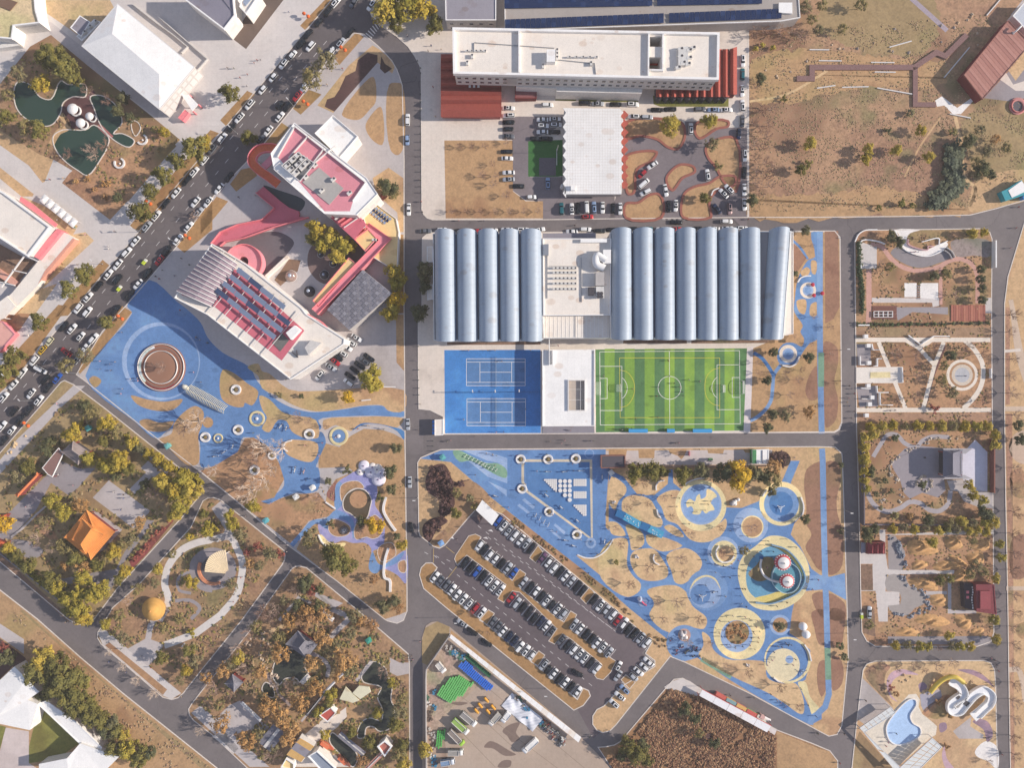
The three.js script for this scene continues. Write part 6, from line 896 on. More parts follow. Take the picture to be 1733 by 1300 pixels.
cars('B1',AV,'cars parked along the avenue','on the arts centre kerb of the avenue','1620 480 s;1540 595 w;1450 700 w;1360 790 k;1300 870 r;1200 975 k;1125 1065 w;1055 1155 k;945 1275 k');
cars('C1',AV,'cars parked along the avenue','on the temple kerb of the avenue','765 255 w;705 320 w;640 420 s;470 580 b;390 660 k;320 760 w;235 845 k;165 915 k;100 1005 w;30 1090 k');
cars('A2',AV,'cars driving on the avenue','driving in an avenue lane','1245 20 g;895 375 w;645 855 k');
cars('B1',AV,'cars driving on the avenue','driving in an avenue lane','1595 395 w;960 1025 k;715 1290 w');
cars('C1',AV,'cars driving on the avenue','driving in an avenue lane','590 175 w;660 240 wH;540 365 r -.6;335 510 wV -.5;370 590 k;255 705 w;115 850 k;20 970 w');
// car park
const R1='in car park row beside blue path',R2='in second car park row from blue path',R3='in third car park row from blue path',R4='in lowest car park row';
cars('D3',PK,'cars in the car park',R1,'785 490 b;830 530 w;870 570 s;920 610 w;970 645 w;1015 675 s;1055 715 k;1145 790 m;1195 830 w;1240 875 w;1285 905 k;1335 940 w;1380 985 s;1430 1020 k;1475 1060 k;1565 1130 k;1615 1180 w;1665 1215 s');
cars('E4',PK,'cars in the car park',R1,'35 50 w;75 95 r;125 120 w;160 170 k;210 205 k;260 240 s;310 280 w');
cars('D3',PK,'cars in the car park',R2,'635 690 w;670 725 k;715 770 w;765 800 w;810 840 k;865 875 s;910 915 b;990 990 s;1045 1030 k;1095 1065 w;1135 1105 k;1180 1140 w;1220 1175 k;1270 1210 w;1315 1250 s');
cars('E3',PK,'cars in the car park',R2,'1400 130 s;1450 170 w;1500 210 k;1545 250 k;1585 285 w;1635 320 w;1685 360 s');
cars('D3',PK,'cars in the car park',R3,'515 830 k;565 865 k;610 905 b;660 940 k;710 980 w;755 1020 w;805 1055 w;890 1115 r;935 1160 s;985 1195 k;1035 1235 k');
cars('E3',PK,'cars in the car park',R3,'1080 75 k;1130 105 n;1180 140 w;1220 190 g;1300 255 g;1350 300 k;1400 335 w;1445 375 w;1490 405 w;1535 445 k;1590 490 w');
cars('D3',PK,'cars in the car park',R4,'270 950 w;310 980 g;365 1010 g;410 1050 w;450 1095 w;500 1130 w;545 1170 w;595 1205 r;650 1240 w');
cars('E3',PK,'cars in the car park',R4,'740 110 g;780 150 g;820 190 w;870 230 n;915 265 n;960 315 w;1010 345 w;1060 385 w;1155 460 s;1190 500 k;1235 535 w;1280 575 k;1330 605 w;1375 640 k;1430 680 w');
cars('E4',-.7,'cars in the car park','in the short row at the car park end','325 435 w;290 475 w;245 515 w;205 560 s;130 660 l;90 715 w;45 775 w');
cars('E4',1.0,'cars driving in the car park','driving past the short car park row','80 470 w;75 550 s');cars('E3',-.55,'cars driving in the car park','driving down the car park aisle','1430 530 k');
cars('A3',VR,'cars on the centre road','driving on the road beside the school','48 975 w;45 1140 l');cars('B3',VR,'cars on the centre road','driving on the road beside the school','57 455 w');cars('C3',VR,'cars on the centre road','driving past the tennis court kiosk','50 955 s');
cars('D3',VR,'cars on the centre road','driving on the road left of the car park','65 175 s;75 545 k 1.75');cars('E3',-.6,'cars on the ring lane','driving on the lane below the car park','490 120 s;575 190 k;690 280 k');
// school
const SC='cars in the school grounds';
cars('A3',HR,SC,'parked beside the red sawtooth hall','870 880 w;870 940 w;870 995 k;870 1050 k;870 1110 g;855 1235 k;860 1290 w');cars('A3',HR,SC,'in front of the long school block','1185 855 w;1490 840 k;1600 845 s');cars('A3',HR,SC,'clustered beside the canteen','1145 975 w;1250 970 w;1150 1025 w;1255 1018 w;1145 1075 w;1240 1075 k;1095 1130 k;1180 1130 k',.14);
cars('B3',HR,SC,'at the edge of the tan school lawn','870 155 w;870 210 s;950 265 k;1055 355 w',.14);cars('B3',VR,SC,'standing below the green turf','1190 245 l',.14);
cars('B3',VR,SC,'in the row below the canteen','1300 450 t;1385 450 w;1435 445 k;1505 435 wV;1565 440 l;1635 440 w;1720 445 k',.14);cars('B4',VR,SC,'in the row below the canteen','93 450 w',.14);cars('B3',0,SC,'driving below the canteen row','1510 515 r');
cars('B3',0,'cars along the hall','half hidden under the left vaults','195 630 g;325 620 w;480 630 k;625 630 r;740 625 w;855 620 w;985 620 w;1120 620 w .2');cars('B3',0,'cars along the hall','parked behind the cooling plant roof','1385 635 w;1495 618 w;1610 630 k;1705 620 k');
cars('B4',0,'cars along the hall','half hidden under the right vaults','60 620 k;180 615 k;310 615 t;435 615 w;545 615 r;710 612 k;855 612 w;970 610 w;1085 610 w');cars('B4',0,'cars on the school road','driving above the right vaults','550 558 k;960 553 w');
cars('B4',0,SC,'in the winding brick edged yard','355 95 w .55;275 165 r .8;285 245 wV .75;300 315 w .5;463 300 w 1.75;487 430 k 1.57;545 425 w 1.57;805 175 w 1.65',.14);cars('B4',0,SC,'around the circular planter','935 325 w -.8;980 290 w -.8;880 450 n -1;985 450 p 1.57',.14);
cars('B4',VR,SC,'in the lane beside the field','1105 415 w;1103 295 w;1103 155 k;1108 15 w',.14);cars('A4',VR,SC,'in the lane beside the field','1090 495 w;1088 605 t;1085 740 w;1088 860 w;1088 985 g;1060 1090 n',.14);
cars('A4',0,SC,'in front of the upright red sawtooth roofs','55 850 k;195 850 w;390 895 k;500 890 k;740 890 g;850 895 l;960 895 w',.14);cars('A4',0,SC,'beside the canteen red fins','205 950 w;310 955 s;668 1050 w 1.57',.14);
cars('C2',-.62,'cars at the arts centre','in the row against the arts centre','1270 250 w;1225 285 w;1190 325 w;1155 370 w;1115 405 k;1090 440 r;1060 490 s;970 555 w .9',.14);cars('C2',-.6,'cars at the arts centre','in the row by the round yellow tree','1370 410 k;1335 440 g;1295 475 k;1255 515 k;1215 560 k;1205 615 w',.14);
cars('D5',VR,'cars by the gardens','parked on the dark lawn beside the garden road','470 1235 s',.14);
deep(mesh('stall_markings',merge(stalls),K.mark));
// trucks and yard goods
function truck(k,x,y,rot,lb,cab,bed,len=6.5){
const [wx,wz]=W(...t1(k,x,y),1.5),t=thing('yard_truck',lb,'truck','trucks in the service yard',wx,wz,.12,rot);const L=len;
mesh('cab',loft([[L / 2-1.7,1.05,2.3],[L / 2-1.2,1.08,2.4],[L / 2 - .3,1.05,2.3],[L / 2,.98,1.4]],(hw,q)=>[[hw,.5],[hw,q - .2],[hw*.9,q],[0,q + .04]]),M(cab,null,{roughness:.4}),t);mesh('windshield',quadGeo([L / 2 + .02,1.45,.9],[L / 2 + .02,1.45,-.9],[L / 2 - .25,2.2,-.85],[L / 2 - .25,2.2,.85]),carGlass,t);
mesh('cargo_bed',box(L-2,1.7,2.2,-.95,1.6,0),M(bed,'grain'),t);mesh('bed_rim',merge([box(L-2,.25,.15,-.95,2.55,1.05),box(L-2,.25,.15,-.95,2.55,-1.05),box(.15,.25,2.1,L / 2-2,2.55,0)]),M('#d8d4d0'),t);mesh('chassis',box(L - .4,.3,.9,-.1,.62,0),B.dark,t);for (const a of [L / 2 - .9,-L / 2+1,-L / 2+2]) for (const b of [.9,-.9]){const w=mesh('wheel',new THREE.CylinderGeometry(.48,.48,.3,14).rotateX(Math.PI / 2),tyre,t);w.position.set(a,.48,b);}
}
truck('E3',545,900,-.7,'grey bodied truck nearest the orange tanks','#e6e6e4','#8f8b88',8);truck('E3',480,960,-.75,'truck with lime green tail and white cab','#e2e2de','#8fae5a',8.5);truck('E3',445,1050,-.8,'truck with lime green cab and brown bed','#9ac24a','#8a8078',8.5);truck('E3',440,1170,0,'grey topped truck parked level by the left wall','#dcdcd8','#9a9690',6.5);truck('E3',755,900,.85+Math.PI,'pale truck with open grey bed beside the small white one','#dedad4','#a8a49c',6.5);truck('E3',845,885,.9+Math.PI,'small narrow white truck beside the tarpaulin','#e6e6e6','#dedede',5);truck('E3',1045,1115,.75+Math.PI,'white box truck alone in the yard centre','#e8e8e6','#e8e6e2',8);truck('E3',375,1250,.15,'blue and grey truck in the lower left yard','#c6ccd4','#7d96b4',6);truck('E3',320,480,-.9,'small white truck in the yard upper corner','#e2e0dc','#c9c4bc',5);
[[690,735,'topmost'],[640,780,'second from the green bins'],[745,795,'rightmost'],[610,825,'leftmost'],[705,830,'lowest']].forEach(([x,y,s])=>{const [wx,wz]=W(...t1('E3',x,y)),t=thing('tank_cart',`orange tank cart, ${s} of the five in the yard`,'tank','orange tank carts',wx,wz,.12,-.85);mesh('tank',new THREE.CapsuleGeometry(.55,1.8,6,12).rotateZ(Math.PI / 2).translate(0,1.1,0),M('#d99a2c',null,{roughness:.45}),t);mesh('frame',box(2.6,.15,.9,0,.5,0),B.dark,t);for (const a of [-.8,.8]) for (const b of [.45,-.45]){const w=mesh('wheel',new THREE.CylinderGeometry(.28,.28,.16,10).rotateX(Math.PI / 2),tyre,t);w.position.set(a,.28,b);}mesh('drawbar',box(1,.08,.08,1.7,.5,0),B.steel,t);});
{
const bodyG=loft([[-.34,.27,.98],[-.3,.3,1.0],[.3,.3,1.0],[.36,.27,.98]],(hw,q)=>[[hw*.8,.05],[hw,q],[0,q]]),lidG=box(.78,.08,.66,0,1.04,0),cols={b:M('#3a78da'),d:M('#2f7a52'),g:M('#5fb45c'),e:M('#4fa34e')};
const lidc={b:M('#336fd2'),d:M('#2a6a48'),g:M('#6fc06a'),e:M('#58ae58')};
const poly=(k,a)=>T(k,a),inside=(p,q)=>{let c=false;for (let i=0,j=q.length-1;i<q.length;j=i++) if ((q[i][1]>p[1])!==(q[j][1]>p[1])&&p[0]<(q[j][0]-q[i][0])*(p[1]-q[i][1]) / (q[j][1]-q[i][1])+q[i][0]) c=!c;return c;};
const fill=(a,key,sp,sq,ang,max,lb,word)=>{const q=poly('E3',a),[ax,ay]=q[0],ca=Math.cos(ang),sa=Math.sin(ang);let n=0;for (let i=-40;i<60&&n<max;i++) for (let j=-40;j<60&&n<max;j++){const p=[ax+i*sp*ca-j*sq*sa+rr(-.2,.2),ay+i*sp*sa+j*sq*ca+rr(-.2,.2)];if (!inside(p,q)) continue;const [x,z]=W(p[0],p[1],.8),b=thing('wheeled_bin',lb,'bin',word,x,z,.12,-ang+Math.PI / 2+rr(-.08,.08));mesh('body',bodyG,cols[key],b);mesh('lid',lidG,lidc[key],b);n++;}};
fill([445,470,515,428,752,630,722,682],'b',3.6,3.2,.7,90,'blue wheeled bin in the tight block of blue bins','blue bins in the yard');fill([500,395,540,368,730,545,700,555],'d',3.6,3.2,.7,40,'dark green wheeled bin between blue bins and shed roof','dark green bins');fill([280,690,400,560,470,540,640,640,610,690,470,720,390,772],'g',3.6,3.4,.55,130,'bright green wheeled bin in the large green cluster','green bins in the yard');fill([280,1000,355,985,355,1130,285,1140],'e',3.6,3.4,.1,30,'green wheeled bin stacked by the left yard wall','green bins by the wall');
}
// ---------- trees, shrubs ----------
function leafGeo(nClump,perClump,leaf,flat=.75,sd=1,hollow=.35){// unit crown (radius 1, centre at 0)
let s=sd*977+5;const r=()=>{s=(s*1664525+1013904223)>>>0;return s / 4294967296;};
const P=[],N=[],C=[],v=new THREE.Vector3(),a=new THREE.Vector3(),b=new THREE.Vector3(),n=new THREE.Vector3();
const lob=[r()*6,r()*6,r()*6];
for (let i=0;i<nClump;i++){
const th=r()*6.283,cz=2*r() - .75,q=Math.pow(r(),.5)*(1-hollow)+hollow,sp=Math.sqrt(Math.max(0,1-Math.min(1,cz*cz))),lobe=.8 + .12*Math.sin(3*th+lob[0]) + .1*Math.sin(5*th+lob[1]);
const c=[Math.cos(th)*sp*q*lobe,cz*flat*q,Math.sin(th)*sp*q*lobe],cr=.2 + .14*r(),tone=.72 + .5*r(),hue=r() - .5;
for (let j=0;j<perClump;j++){
v.set(r() - .5,r() - .5,r() - .5).normalize();const rad=cr*Math.pow(r(),.4);n.copy(v).multiplyScalar(.8);n.y +=.55 + .3*r();n.x +=(r() - .5)*.9;n.z +=(r() - .5)*.9;n.normalize();
a.set(r() - .5,r() - .5,r() - .5).cross(n).normalize();b.crossVectors(n,a);const L=leaf*(.6 + .8*r()),x=c[0]+v.x*rad,y=c[1]+v.y*rad*.8,z=c[2]+v.z*rad,t=tone*(.85 + .3*r());
const q4=[[-1,0],[0,-.6],[1,0],[0,.6]].map(([p,w])=>[x+(a.x*p+b.x*w)*L,y+(a.y*p+b.y*w)*L,z+(a.z*p+b.z*w)*L]);
for (const k of [0,1,2,0,2,3]){P.push(...q4[k]);N.push(n.x,n.y,n.z);C.push(t*(1 + .12*hue),t,t*(1 - .25*hue));}
}
}
const g=new THREE.BufferGeometry();g.setAttribute('position',new THREE.Float32BufferAttribute(P,3));g.setAttribute('normal',new THREE.Float32BufferAttribute(N,3));g.setAttribute('color',new THREE.Float32BufferAttribute(C,3));return g;
}
function stick(P,a,b,r0,r1){const d=new THREE.Vector3().subVectors(b,a).normalize(),u=new THREE.Vector3(.31,.2,.93).cross(d).normalize(),w=new THREE.Vector3().crossVectors(d,u),p=(c,r,k)=>{const t=k*2.094;return [c.x+(u.x*Math.cos(t)+w.x*Math.sin(t))*r,c.y+(u.y*Math.cos(t)+w.y*Math.sin(t))*r,c.z+(u.z*Math.cos(t)+w.z*Math.sin(t))*r];};for (let k=0;k<3;k++) P.push(...p(a,r0,k),...p(a,r0,k+1),...p(b,r1,k+1),...p(a,r0,k),...p(b,r1,k+1),...p(b,r1,k));}
function bareGeo(sd){// unit bare crown: limbs, branches and twigs from the fork at 0
let s=sd*331+7;const r=()=>{s=(s*1664525+1013904223)>>>0;return s / 4294967296;};const P=[];
const grow=(a,dir,len,rad,d)=>{const b=a.clone().addScaledVector(dir,len);stick(P,a,b,rad,rad*.62);if (d===0) return;const n=d>2?4:5;for (let i=0;i<n;i++){const nd=dir.clone().multiplyScalar(.9).add(new THREE.Vector3(r() - .5,r()*.35 - .05,r() - .5).multiplyScalar(1.5)).normalize();grow(a.clone().lerp(b,.45 + .55*r()),nd,len*(.52 + .22*r()),rad*.5,d-1);}};
for (let i=0;i<6;i++){const t=i*1.047+r();grow(new THREE.Vector3(),new THREE.Vector3(Math.cos(t)*.85,.4 + .5*r(),Math.sin(t)*.85).normalize(),.42 + .14*r(),.03,3);}
const g=new THREE.BufferGeometry();g.setAttribute('position',new THREE.Float32BufferAttribute(P,3));g.computeVertexNormals();return g;
}
const leafG=[1,2,3,4].map(i=>leafGeo(46,34,.085,.75,i)),looseG=[5,6,7].map(i=>leafGeo(40,17,.085,.7,i)),shrubG=[8,9,10].map(i=>leafGeo(14,20,.16,.6,i,.1)),bareG=[1,2,3].map(bareGeo),trunkG=new THREE.CylinderGeometry(.55,1,1,7).translate(0,.5,0);
const leafM=c=>M(c,null,{vertexColors:true,roughness:.95,side:THREE.DoubleSide});
const TK={g:['olive green',['#736b31','#7a7238','#6a632d'],leafG],y:['yellow green',['#a89032','#b0993e','#9c8c34'],leafG],Y:['golden yellow',['#c29a26'],leafG],o:['russet orange',['#a97f4c','#a07850','#b48a56'],looseG],d:['dark green',['#62603c','#5a5a3a','#6b6644'],leafG],m:['maroon brown',['#5c4440','#664a44','#523c3a'],looseG],r:['dark red',['#8a4a3e','#955446'],looseG],l:['thin olive',['#85784a','#7d7350'],looseG]};
const TN={g:'broadleaf_tree',y:'yellow_leaf_tree',Y:'golden_tree',o:'russet_tree',d:'evergreen_tree',r:'red_leaf_tree',m:'brown_bush',l:'thin_crown_tree'};
const barkM=M('#7a675a','grain'),twigM=[M('#a58a7c'),M('#97796a'),M('#b39a8a')],paleM=M('#cdb9a6');
function trees(tile,where,list,group){
for (const e of list.split(';')){
const [x,y,d,k='g']=e.trim().split(/\s+/),D=+d,R=D / 2*1.08;let o;const [px,py]=t1(tile,+x,+y);
if (k==='b'||k==='B'){
const [bx,bz]=W(px,py,D*.45);o=thing('bare_tree',`${D > 9 ? 'large' : D < 4.6 ? 'small' : 'medium'} leafless tree ${where}`,'tree',group,bx,bz,.1,rnd()*6.28);
const th=D*.3;mesh('trunk',trunkG,k==='B'?paleM:barkM,o).scale.set(D*.022,th,D*.022);const c=mesh('crown',pick(bareG),k==='B'?paleM:pick(twigM),o);c.position.y=th - .05;c.scale.set(R*1.05,R*(1 + .2*rnd()),R*1.05);
}else{
const [nm,cols,gs]=TK[k],shrub=D<4.2,h=shrub?D*.4:D*.62,[bx,bz]=W(px,py,h);o=thing(shrub?'shrub':TN[k],`${D > 9.5 ? 'large ' : D < 6 && !shrub ? 'small ' : ''}${nm} ${shrub ? 'shrub' : 'tree'} ${where}`,shrub?'shrub':'tree',group,bx,bz,.1,rnd()*6.28);
mesh('trunk',trunkG,barkM,o).scale.set(D*.025,h*.8,D*.025);const c=mesh('crown',pick(shrub?shrubG:gs),leafM(pick(cols)),o);c.position.y=h;c.scale.set(R,R*(shrub?.75:.85),R*rr(.9,1.1));
}
}
}
trees('A1','beside the hall ponds','380 470 10;540 560 11;470 500 10;150 590 8 l;340 690 8 y;620 640 7;330 1060 8;210 1030 8 l;60 950 7;1580 1200 11;1340 1080 5 y;760 1250 9 b;850 1180 8 b;560 1260 6 b;720 740 7 b;880 820 7 b;960 910 6 d;1060 960 5 d;440 420 8;1260 1050 4 l;60 780 6 l;1000 800 6 d','trees by the ponds');
trees('A2','along the avenue verge','1000 500 11 l;910 640 10 l;245 760 9;390 1120 7;20 1170 7 y','avenue trees');trees('B1','along the avenue verge','1340 180 9;1230 310 8;1150 470 10;690 980 9;570 1110 8;1450 60 8;1600 510 6 b','avenue trees');trees('C1','along the avenue verge','330 120 8;110 400 9;60 510 8;870 120 7;540 480 8 l;690 390 8 l;10 600 6','avenue trees');
trees('B1','in the brown planting below the ponds','960 360 5 d;860 350 4 o;720 200 3 o;840 250 3 o;890 240 3 o;620 230 3 o;770 290 3 o','plants below the ponds');
trees('A2','on the corner island at the top','1500 80 12 y;1690 50 12 y;1590 190 8;1560 30 9','corner island trees');trees('A3','on the corner island at the top','150 60 11 y;270 200 8','corner island trees');
trees('A3','behind the long school block','1050 205 7 b;1130 195 8 b;1230 190 9 b;1330 215 6 b;1440 195 8 b;1540 205 7 b;1620 190 8 b;1700 200 8 b','trees behind the school');trees('A4','behind the long school block','60 180 8 b;150 190 7 b;260 190 8 b;600 195 7 b;640 210 6 b','trees behind the school');
trees('A4','in the winding school yard','490 1030 9 y;820 985 7 y;840 1170 7 l;540 1000 5 y','school yard trees');trees('B4','in the winding school yard','780 365 5;890 95 4 l;1170 378 5.5 d','school yard trees');trees('A3','on the tan school lawn','470 1190 4 b;570 1190 4 b;680 1190 4 b;850 1160 4 b;740 1340 4 b;655 1430 5 b;775 1430 4 b;750 1500 5 b;850 1590 5 b;410 1720 4 b;530 1720 4 b;645 1720 4 b;765 1720 4 b;880 1720 4 b;1000 1720 4 b;1110 1720 4 b','trees on the school lawn');
trees('A4','in the grove beside the school lane','1180 290 6 b;1280 250 6 b;1400 250 7 b;1500 260 6 b;1570 300 6 b;1200 190 7 b;1330 180 6 b;1180 1000 5 b;1240 1060 6 b;1290 1110 6 b;1190 1180 6 b;1260 1200 6 b;1310 1010 6 b;1250 900 6 b;1330 880 6 b;1210 700 5 b','bare grove');trees('B4','in the grove beside the school lane','1200 40 6 b;1290 70 7 b;1210 140 6 b;1290 180 7 b;1200 240 6 b;1310 260 6 b;1230 320 6 b;1330 130 6 b','bare grove');
trees('A4','in the field','1640 1170 6 y;1600 60 6 l;1660 160 5 l;1250 370 3 y;1340 390 3 y;1200 400 3 y;1240 640 5 d;1430 800 3','field shrubs');trees('B4','in the field','1570 130 5;1620 90 4','field shrubs');trees('A5','in the field','890 1070 5 y;460 1215 5 y;690 1225 5 y;810 925 4 l;250 230 5 l;60 240 5 l;1280 1150 6 d;1370 1060 5 l;1500 1130 5 o;1430 1240 5 l;1590 1200 5 l;1150 1080 4 l;620 1060 3 d;400 40 6 l;90 40 5 l;430 1280 4','field shrubs');trees('B5','in the field','1390 130 7 d;1330 70 5 l;1460 170 4.5 d;960 30 5 y;440 50 5 y;550 440 3;730 400 4;820 420 3','field shrubs');
trees('B2','in the arts centre courtyard','950 620 9 y;1050 690 9 y;1160 740 9 y;990 740 8 y;1110 830 8 y;1220 760 6 y;900 690 6','courtyard trees');trees('B2','along the road verge beside the slate hall','1570 960 8 y;1590 1070 7 y;1600 1190 8 Y;1560 1250 7 y;1630 1010 6 y','slate hall trees');trees('B2','in the round bed by the road','1530 280 8 d;1470 240 5 l;1490 350 4 r;1570 330 5 l','round bed plants');trees('B3','against the west wall of the vaulted hall','200 970 8 d;190 1080 6 d;170 920 5 d;140 1300 8 d','hall side trees');
trees('C2','by the arts centre parking','1380 580 11 y;1420 620 7 y;1195 735 6 Y;1540 60 7 y;1590 1150 5 d;820 720 3 d;640 720 3 l','parking trees');
trees('C1','in the blue plaza gardens','1610 930 13 B;1500 980 9 b','plaza garden trees');trees('C2','in the blue plaza gardens','500 1150 13 B;650 1150 12 B;790 890 6 b;420 1250 9 b;880 920 5 b;1020 970 4 b','plaza garden trees');trees('D2','in the blue plaza gardens','490 160 12 B;400 250 13 B;570 70 9 B;100 70 8 B;420 370 6 y;330 210 8 b;470 380 4 y','plaza garden trees');{const w='in the big round planter';trees('C1',w,'1315 490 8 b','planter tree');}
trees('D2','around the lilac play garden','950 290 7 b;1040 160 4 d;1540 90 6 d;1550 230 5 d;1460 290 4 d;1200 70 4 d;1420 530 8 Y;900 600 8 l;1110 790 11;1190 840 9;1050 740 8;870 660 6 l;1600 620 4 d;1640 690 5 y;1490 1180 7 d;1570 1140 6 d;1610 1210 5 o;1060 520 4 d;1300 560 6 b;1310 490 5 d;1410 960 5 o','lilac garden plants');
trees('C1','in the temple garden','600 1030 8 y;740 850 7 l;880 940 8 y;960 1010 7 l;850 1090 5;980 1230 9 y;720 1230 7 y;380 1160 6 d;420 1090 5 d;1080 1110 6 y;1140 1150 5 d;1210 1190 5 y;1290 1230 6 y;1370 1290 6 y;670 960 4 y;700 800 6 d;200 1280 5 l;840 1270 6 y','temple garden trees');
trees('D1','in the temple garden','230 60 7;150 120 7 l;430 330 8 y;530 420 8 y;660 360 7 o;880 40 8 y;960 30 8 y;1040 70 6;950 130 5 d;1330 180 9 y;1430 240 9 y;1500 160 9 y;1560 240 9 y;1480 350 10 y;1340 300 8 b;1430 430 7 y;1250 260 7 b;1180 190 5 d;30 520 8 Y;70 710 6 y;150 770 6;240 850 7;420 960 8;470 1040 7 y;560 1130 8 y;650 1080 8 y;760 1090 9 y;830 1060 8 y;640 1200 9 y;690 1270 8 y;560 1220 6;680 880 7 o;690 940 8 y;620 800 7;800 850 6;870 790 6 l;930 740 7 y;1010 670 6 l;1140 510 6 o;970 960 5;1020 900 6 y;380 540 7 b;300 640 8 b;430 700 7 b;350 490 6 l;1200 620 4 d;1080 640 6 l;500 700 7 l;580 720 6 l;540 850 5 o','temple garden trees');
trees('D1','in the red planting along the garden lane','1100 800 3 r;1150 750 3.4 r;1200 700 3 r;1240 640 3.2 r;1280 590 3 r;1330 560 3 r;1390 490 3.2 r','red shrubs');trees('D1','in the circle garden','1290 880 5 y;1120 1050 6 l;1060 1130 6 b;970 1260 6 l;1560 990 6 y;1660 430 5;1550 610 4 y;1400 760 4 l;1260 1000 5 l','circle garden plants');
trees('D2','in the circle garden','60 560 7 y;260 520 6 y;330 600 7 l;470 700 5 r;570 760 7 l;650 750 4 r;400 840 5 o;250 1010 6 l;230 450 5 y;480 850 5 l;380 740 4 r','circle garden plants');trees('E1','in the circle garden','860 130 5 y;1010 240 6 l;1320 400 6;1540 340 6;1600 420 7 l;1520 510 5 y;1470 590 5 l;1460 90 6 l;1340 160 5 l;1560 200 4 y','circle garden plants');
trees('E2','in the pond garden','640 370 9 o;1000 250 9 o;1170 410 10 o;910 450 8 o;880 90 9 o;720 110 8 o;540 800 10 o;650 900 9 o;820 760 9 o;930 650 8 o;740 980 9 o;700 1070 8 o;160 930 9 o;370 1070 9 o;480 520 7 o;510 20 8 b;580 60 8 b;390 200 8 b;310 330 8 b;180 510 7 o;310 400 6 y;640 220 6 l;450 150 6 l;360 480 8 b;100 640 8 b;150 790 6 l;500 740 6 l;720 620 6 b;1250 60 7 l;1220 200 6 l;1310 100 6 o;1390 140 6 o;1100 310 6 l;1060 700 6 y;1040 770 5;960 840 5 y;1440 850 5 y;1560 610 5 y;1620 640 8 b;1490 510 8 b;1610 830 8 l;1590 940 7;1650 1000 7 b;1380 1080 7;1230 1010 5;1610 1180 8 l;1640 1110 6;1650 1260 7 y;1010 1030 5 y;470 1030 6 l;590 1130 5 l;560 1210 7 b;640 1190 6 b;1310 1240 6 o;260 690 6 b;250 450 6 l;40 560 6 o;1120 560 6 o;1200 500 6 l;1640 740 5 l;1420 1150 5 l','pond garden trees');trees('D2','in the pond garden','780 1060 8 b;850 1000 8 d;900 1060 6 r;970 1040 5 d;700 1010 5 b;520 1250 8 b;600 1200 8 b;790 1180 6 d;680 1130 5 l;1000 1250 7 o;960 1180 5 d;860 1230 8 o','pond garden trees');
trees('E1','in the tree belt above the white gallery','360 400 11 y;310 500 11;470 440 10;530 560 12;620 560 10;460 640 11;640 660 11;560 720 11;700 780 10;740 850 10;620 810 10;820 900 9;920 930 7 d;950 990 7;1010 1030 6 y;930 1140 8;1050 1150 9 y;1160 1190 8;1230 1170 6 d;340 710 5 d;60 400 8 d;30 320 5 r;260 570 8;390 560 10;860 1000 7 d;1120 1250 7','tree belt');trees('E1','along the pavement of the lower road','1000 470 6 B;1120 580 6 B;1260 690 6 B;890 350 5 B;1640 990 6 B','lower road trees');
trees('C4','on the lawn beside the football pitch','1340 365 4.5 d;1635 410 5 d;1290 600 4.4 d;1340 870 5 d;1290 980 5 d;1440 880 6 l;1640 850 6 o;1210 450 4 b;1225 535 4 b;1570 510 4 b;1440 545 5 b;1550 590 5 b;1480 715 5 b;1330 460 3 b;1650 300 3 b;1510 235 3 b;1665 75 4 b','pitch lawn trees');trees('B4','on the lawn beside the football pitch','1605 630 4.6 d;1520 980 3.6 d;1650 750 3 b','pitch lawn trees');
trees('D4','below the long brown wall','220 90 9;350 80 9;600 110 8;750 80 8 d;1060 110 12 Y;930 90 9 d;1180 100 8 d;1330 150 9 l;1340 50 8 o;430 90 6;1270 130 7 d','trees below the wall');trees('D4','on the playground lawn islands','190 300 4 b;320 350 4 b;150 375 5 b;510 450 4 b;455 300 4 b;670 600 5 b;905 545 4 b;250 635 4 b;365 630 4 b;100 680 5 b;330 870 7 b;585 800 7 b;610 915 5 b;180 1010 6 b;400 1150 5 b;560 1155 7 b;1168 545 6 b;920 750 5 b;60 545 4 b;1330 255 4.4 d;1600 480 4.4 d;1100 735 5 l;65 825 2.4;290 190 4 b','playground trees');trees('E4','on the playground lawn islands','440 90 5 b;740 90 6 b;950 460 4 b;1140 520 6 b;1400 640 6 b;1550 800 5 b;830 280 4 b;1395 145 4.4 d;650 270 5 b','playground trees');
trees('D3','in the brown beds left of the car park','400 190 4 b;300 310 4 b;340 580 4 b;440 430 5;740 350 5 b;450 260 5 l;250 80 4 m;320 60 4 m;240 160 4 m;300 130 4 m;360 110 4 m;280 210 4 m;340 190 4 m;400 170 4 m;330 270 4 m;380 250 4 m;400 310 4 m;350 340 4 m;390 390 4 m;330 410 4 m;480 180 4 m;210 540 4 m;260 510 4 m;320 480 4 m;250 580 4 m;210 610 4 m;300 540 4 m;600 380 4 l;560 300 4 l;640 460 4 b','bed plants');trees('C4','in the round brown bed by the terrace','1380 1210 4 m;1430 1230 4 m;1350 1250 4 m;1410 1270 4 m;1340 1215 4 m;580 1190 5 b','terrace bed plants');
trees('E3','by the service yard wall','190 1150 7 y;560 40 4 b;700 200 3 b','yard trees');trees('E4','in the waste ground','230 1180 9;160 1130 8;270 1110 6 d;740 1020 5 l;310 1240 6;100 1200 5 d;620 820 6 d;700 900 5 d;860 1100 5 d','waste ground trees');
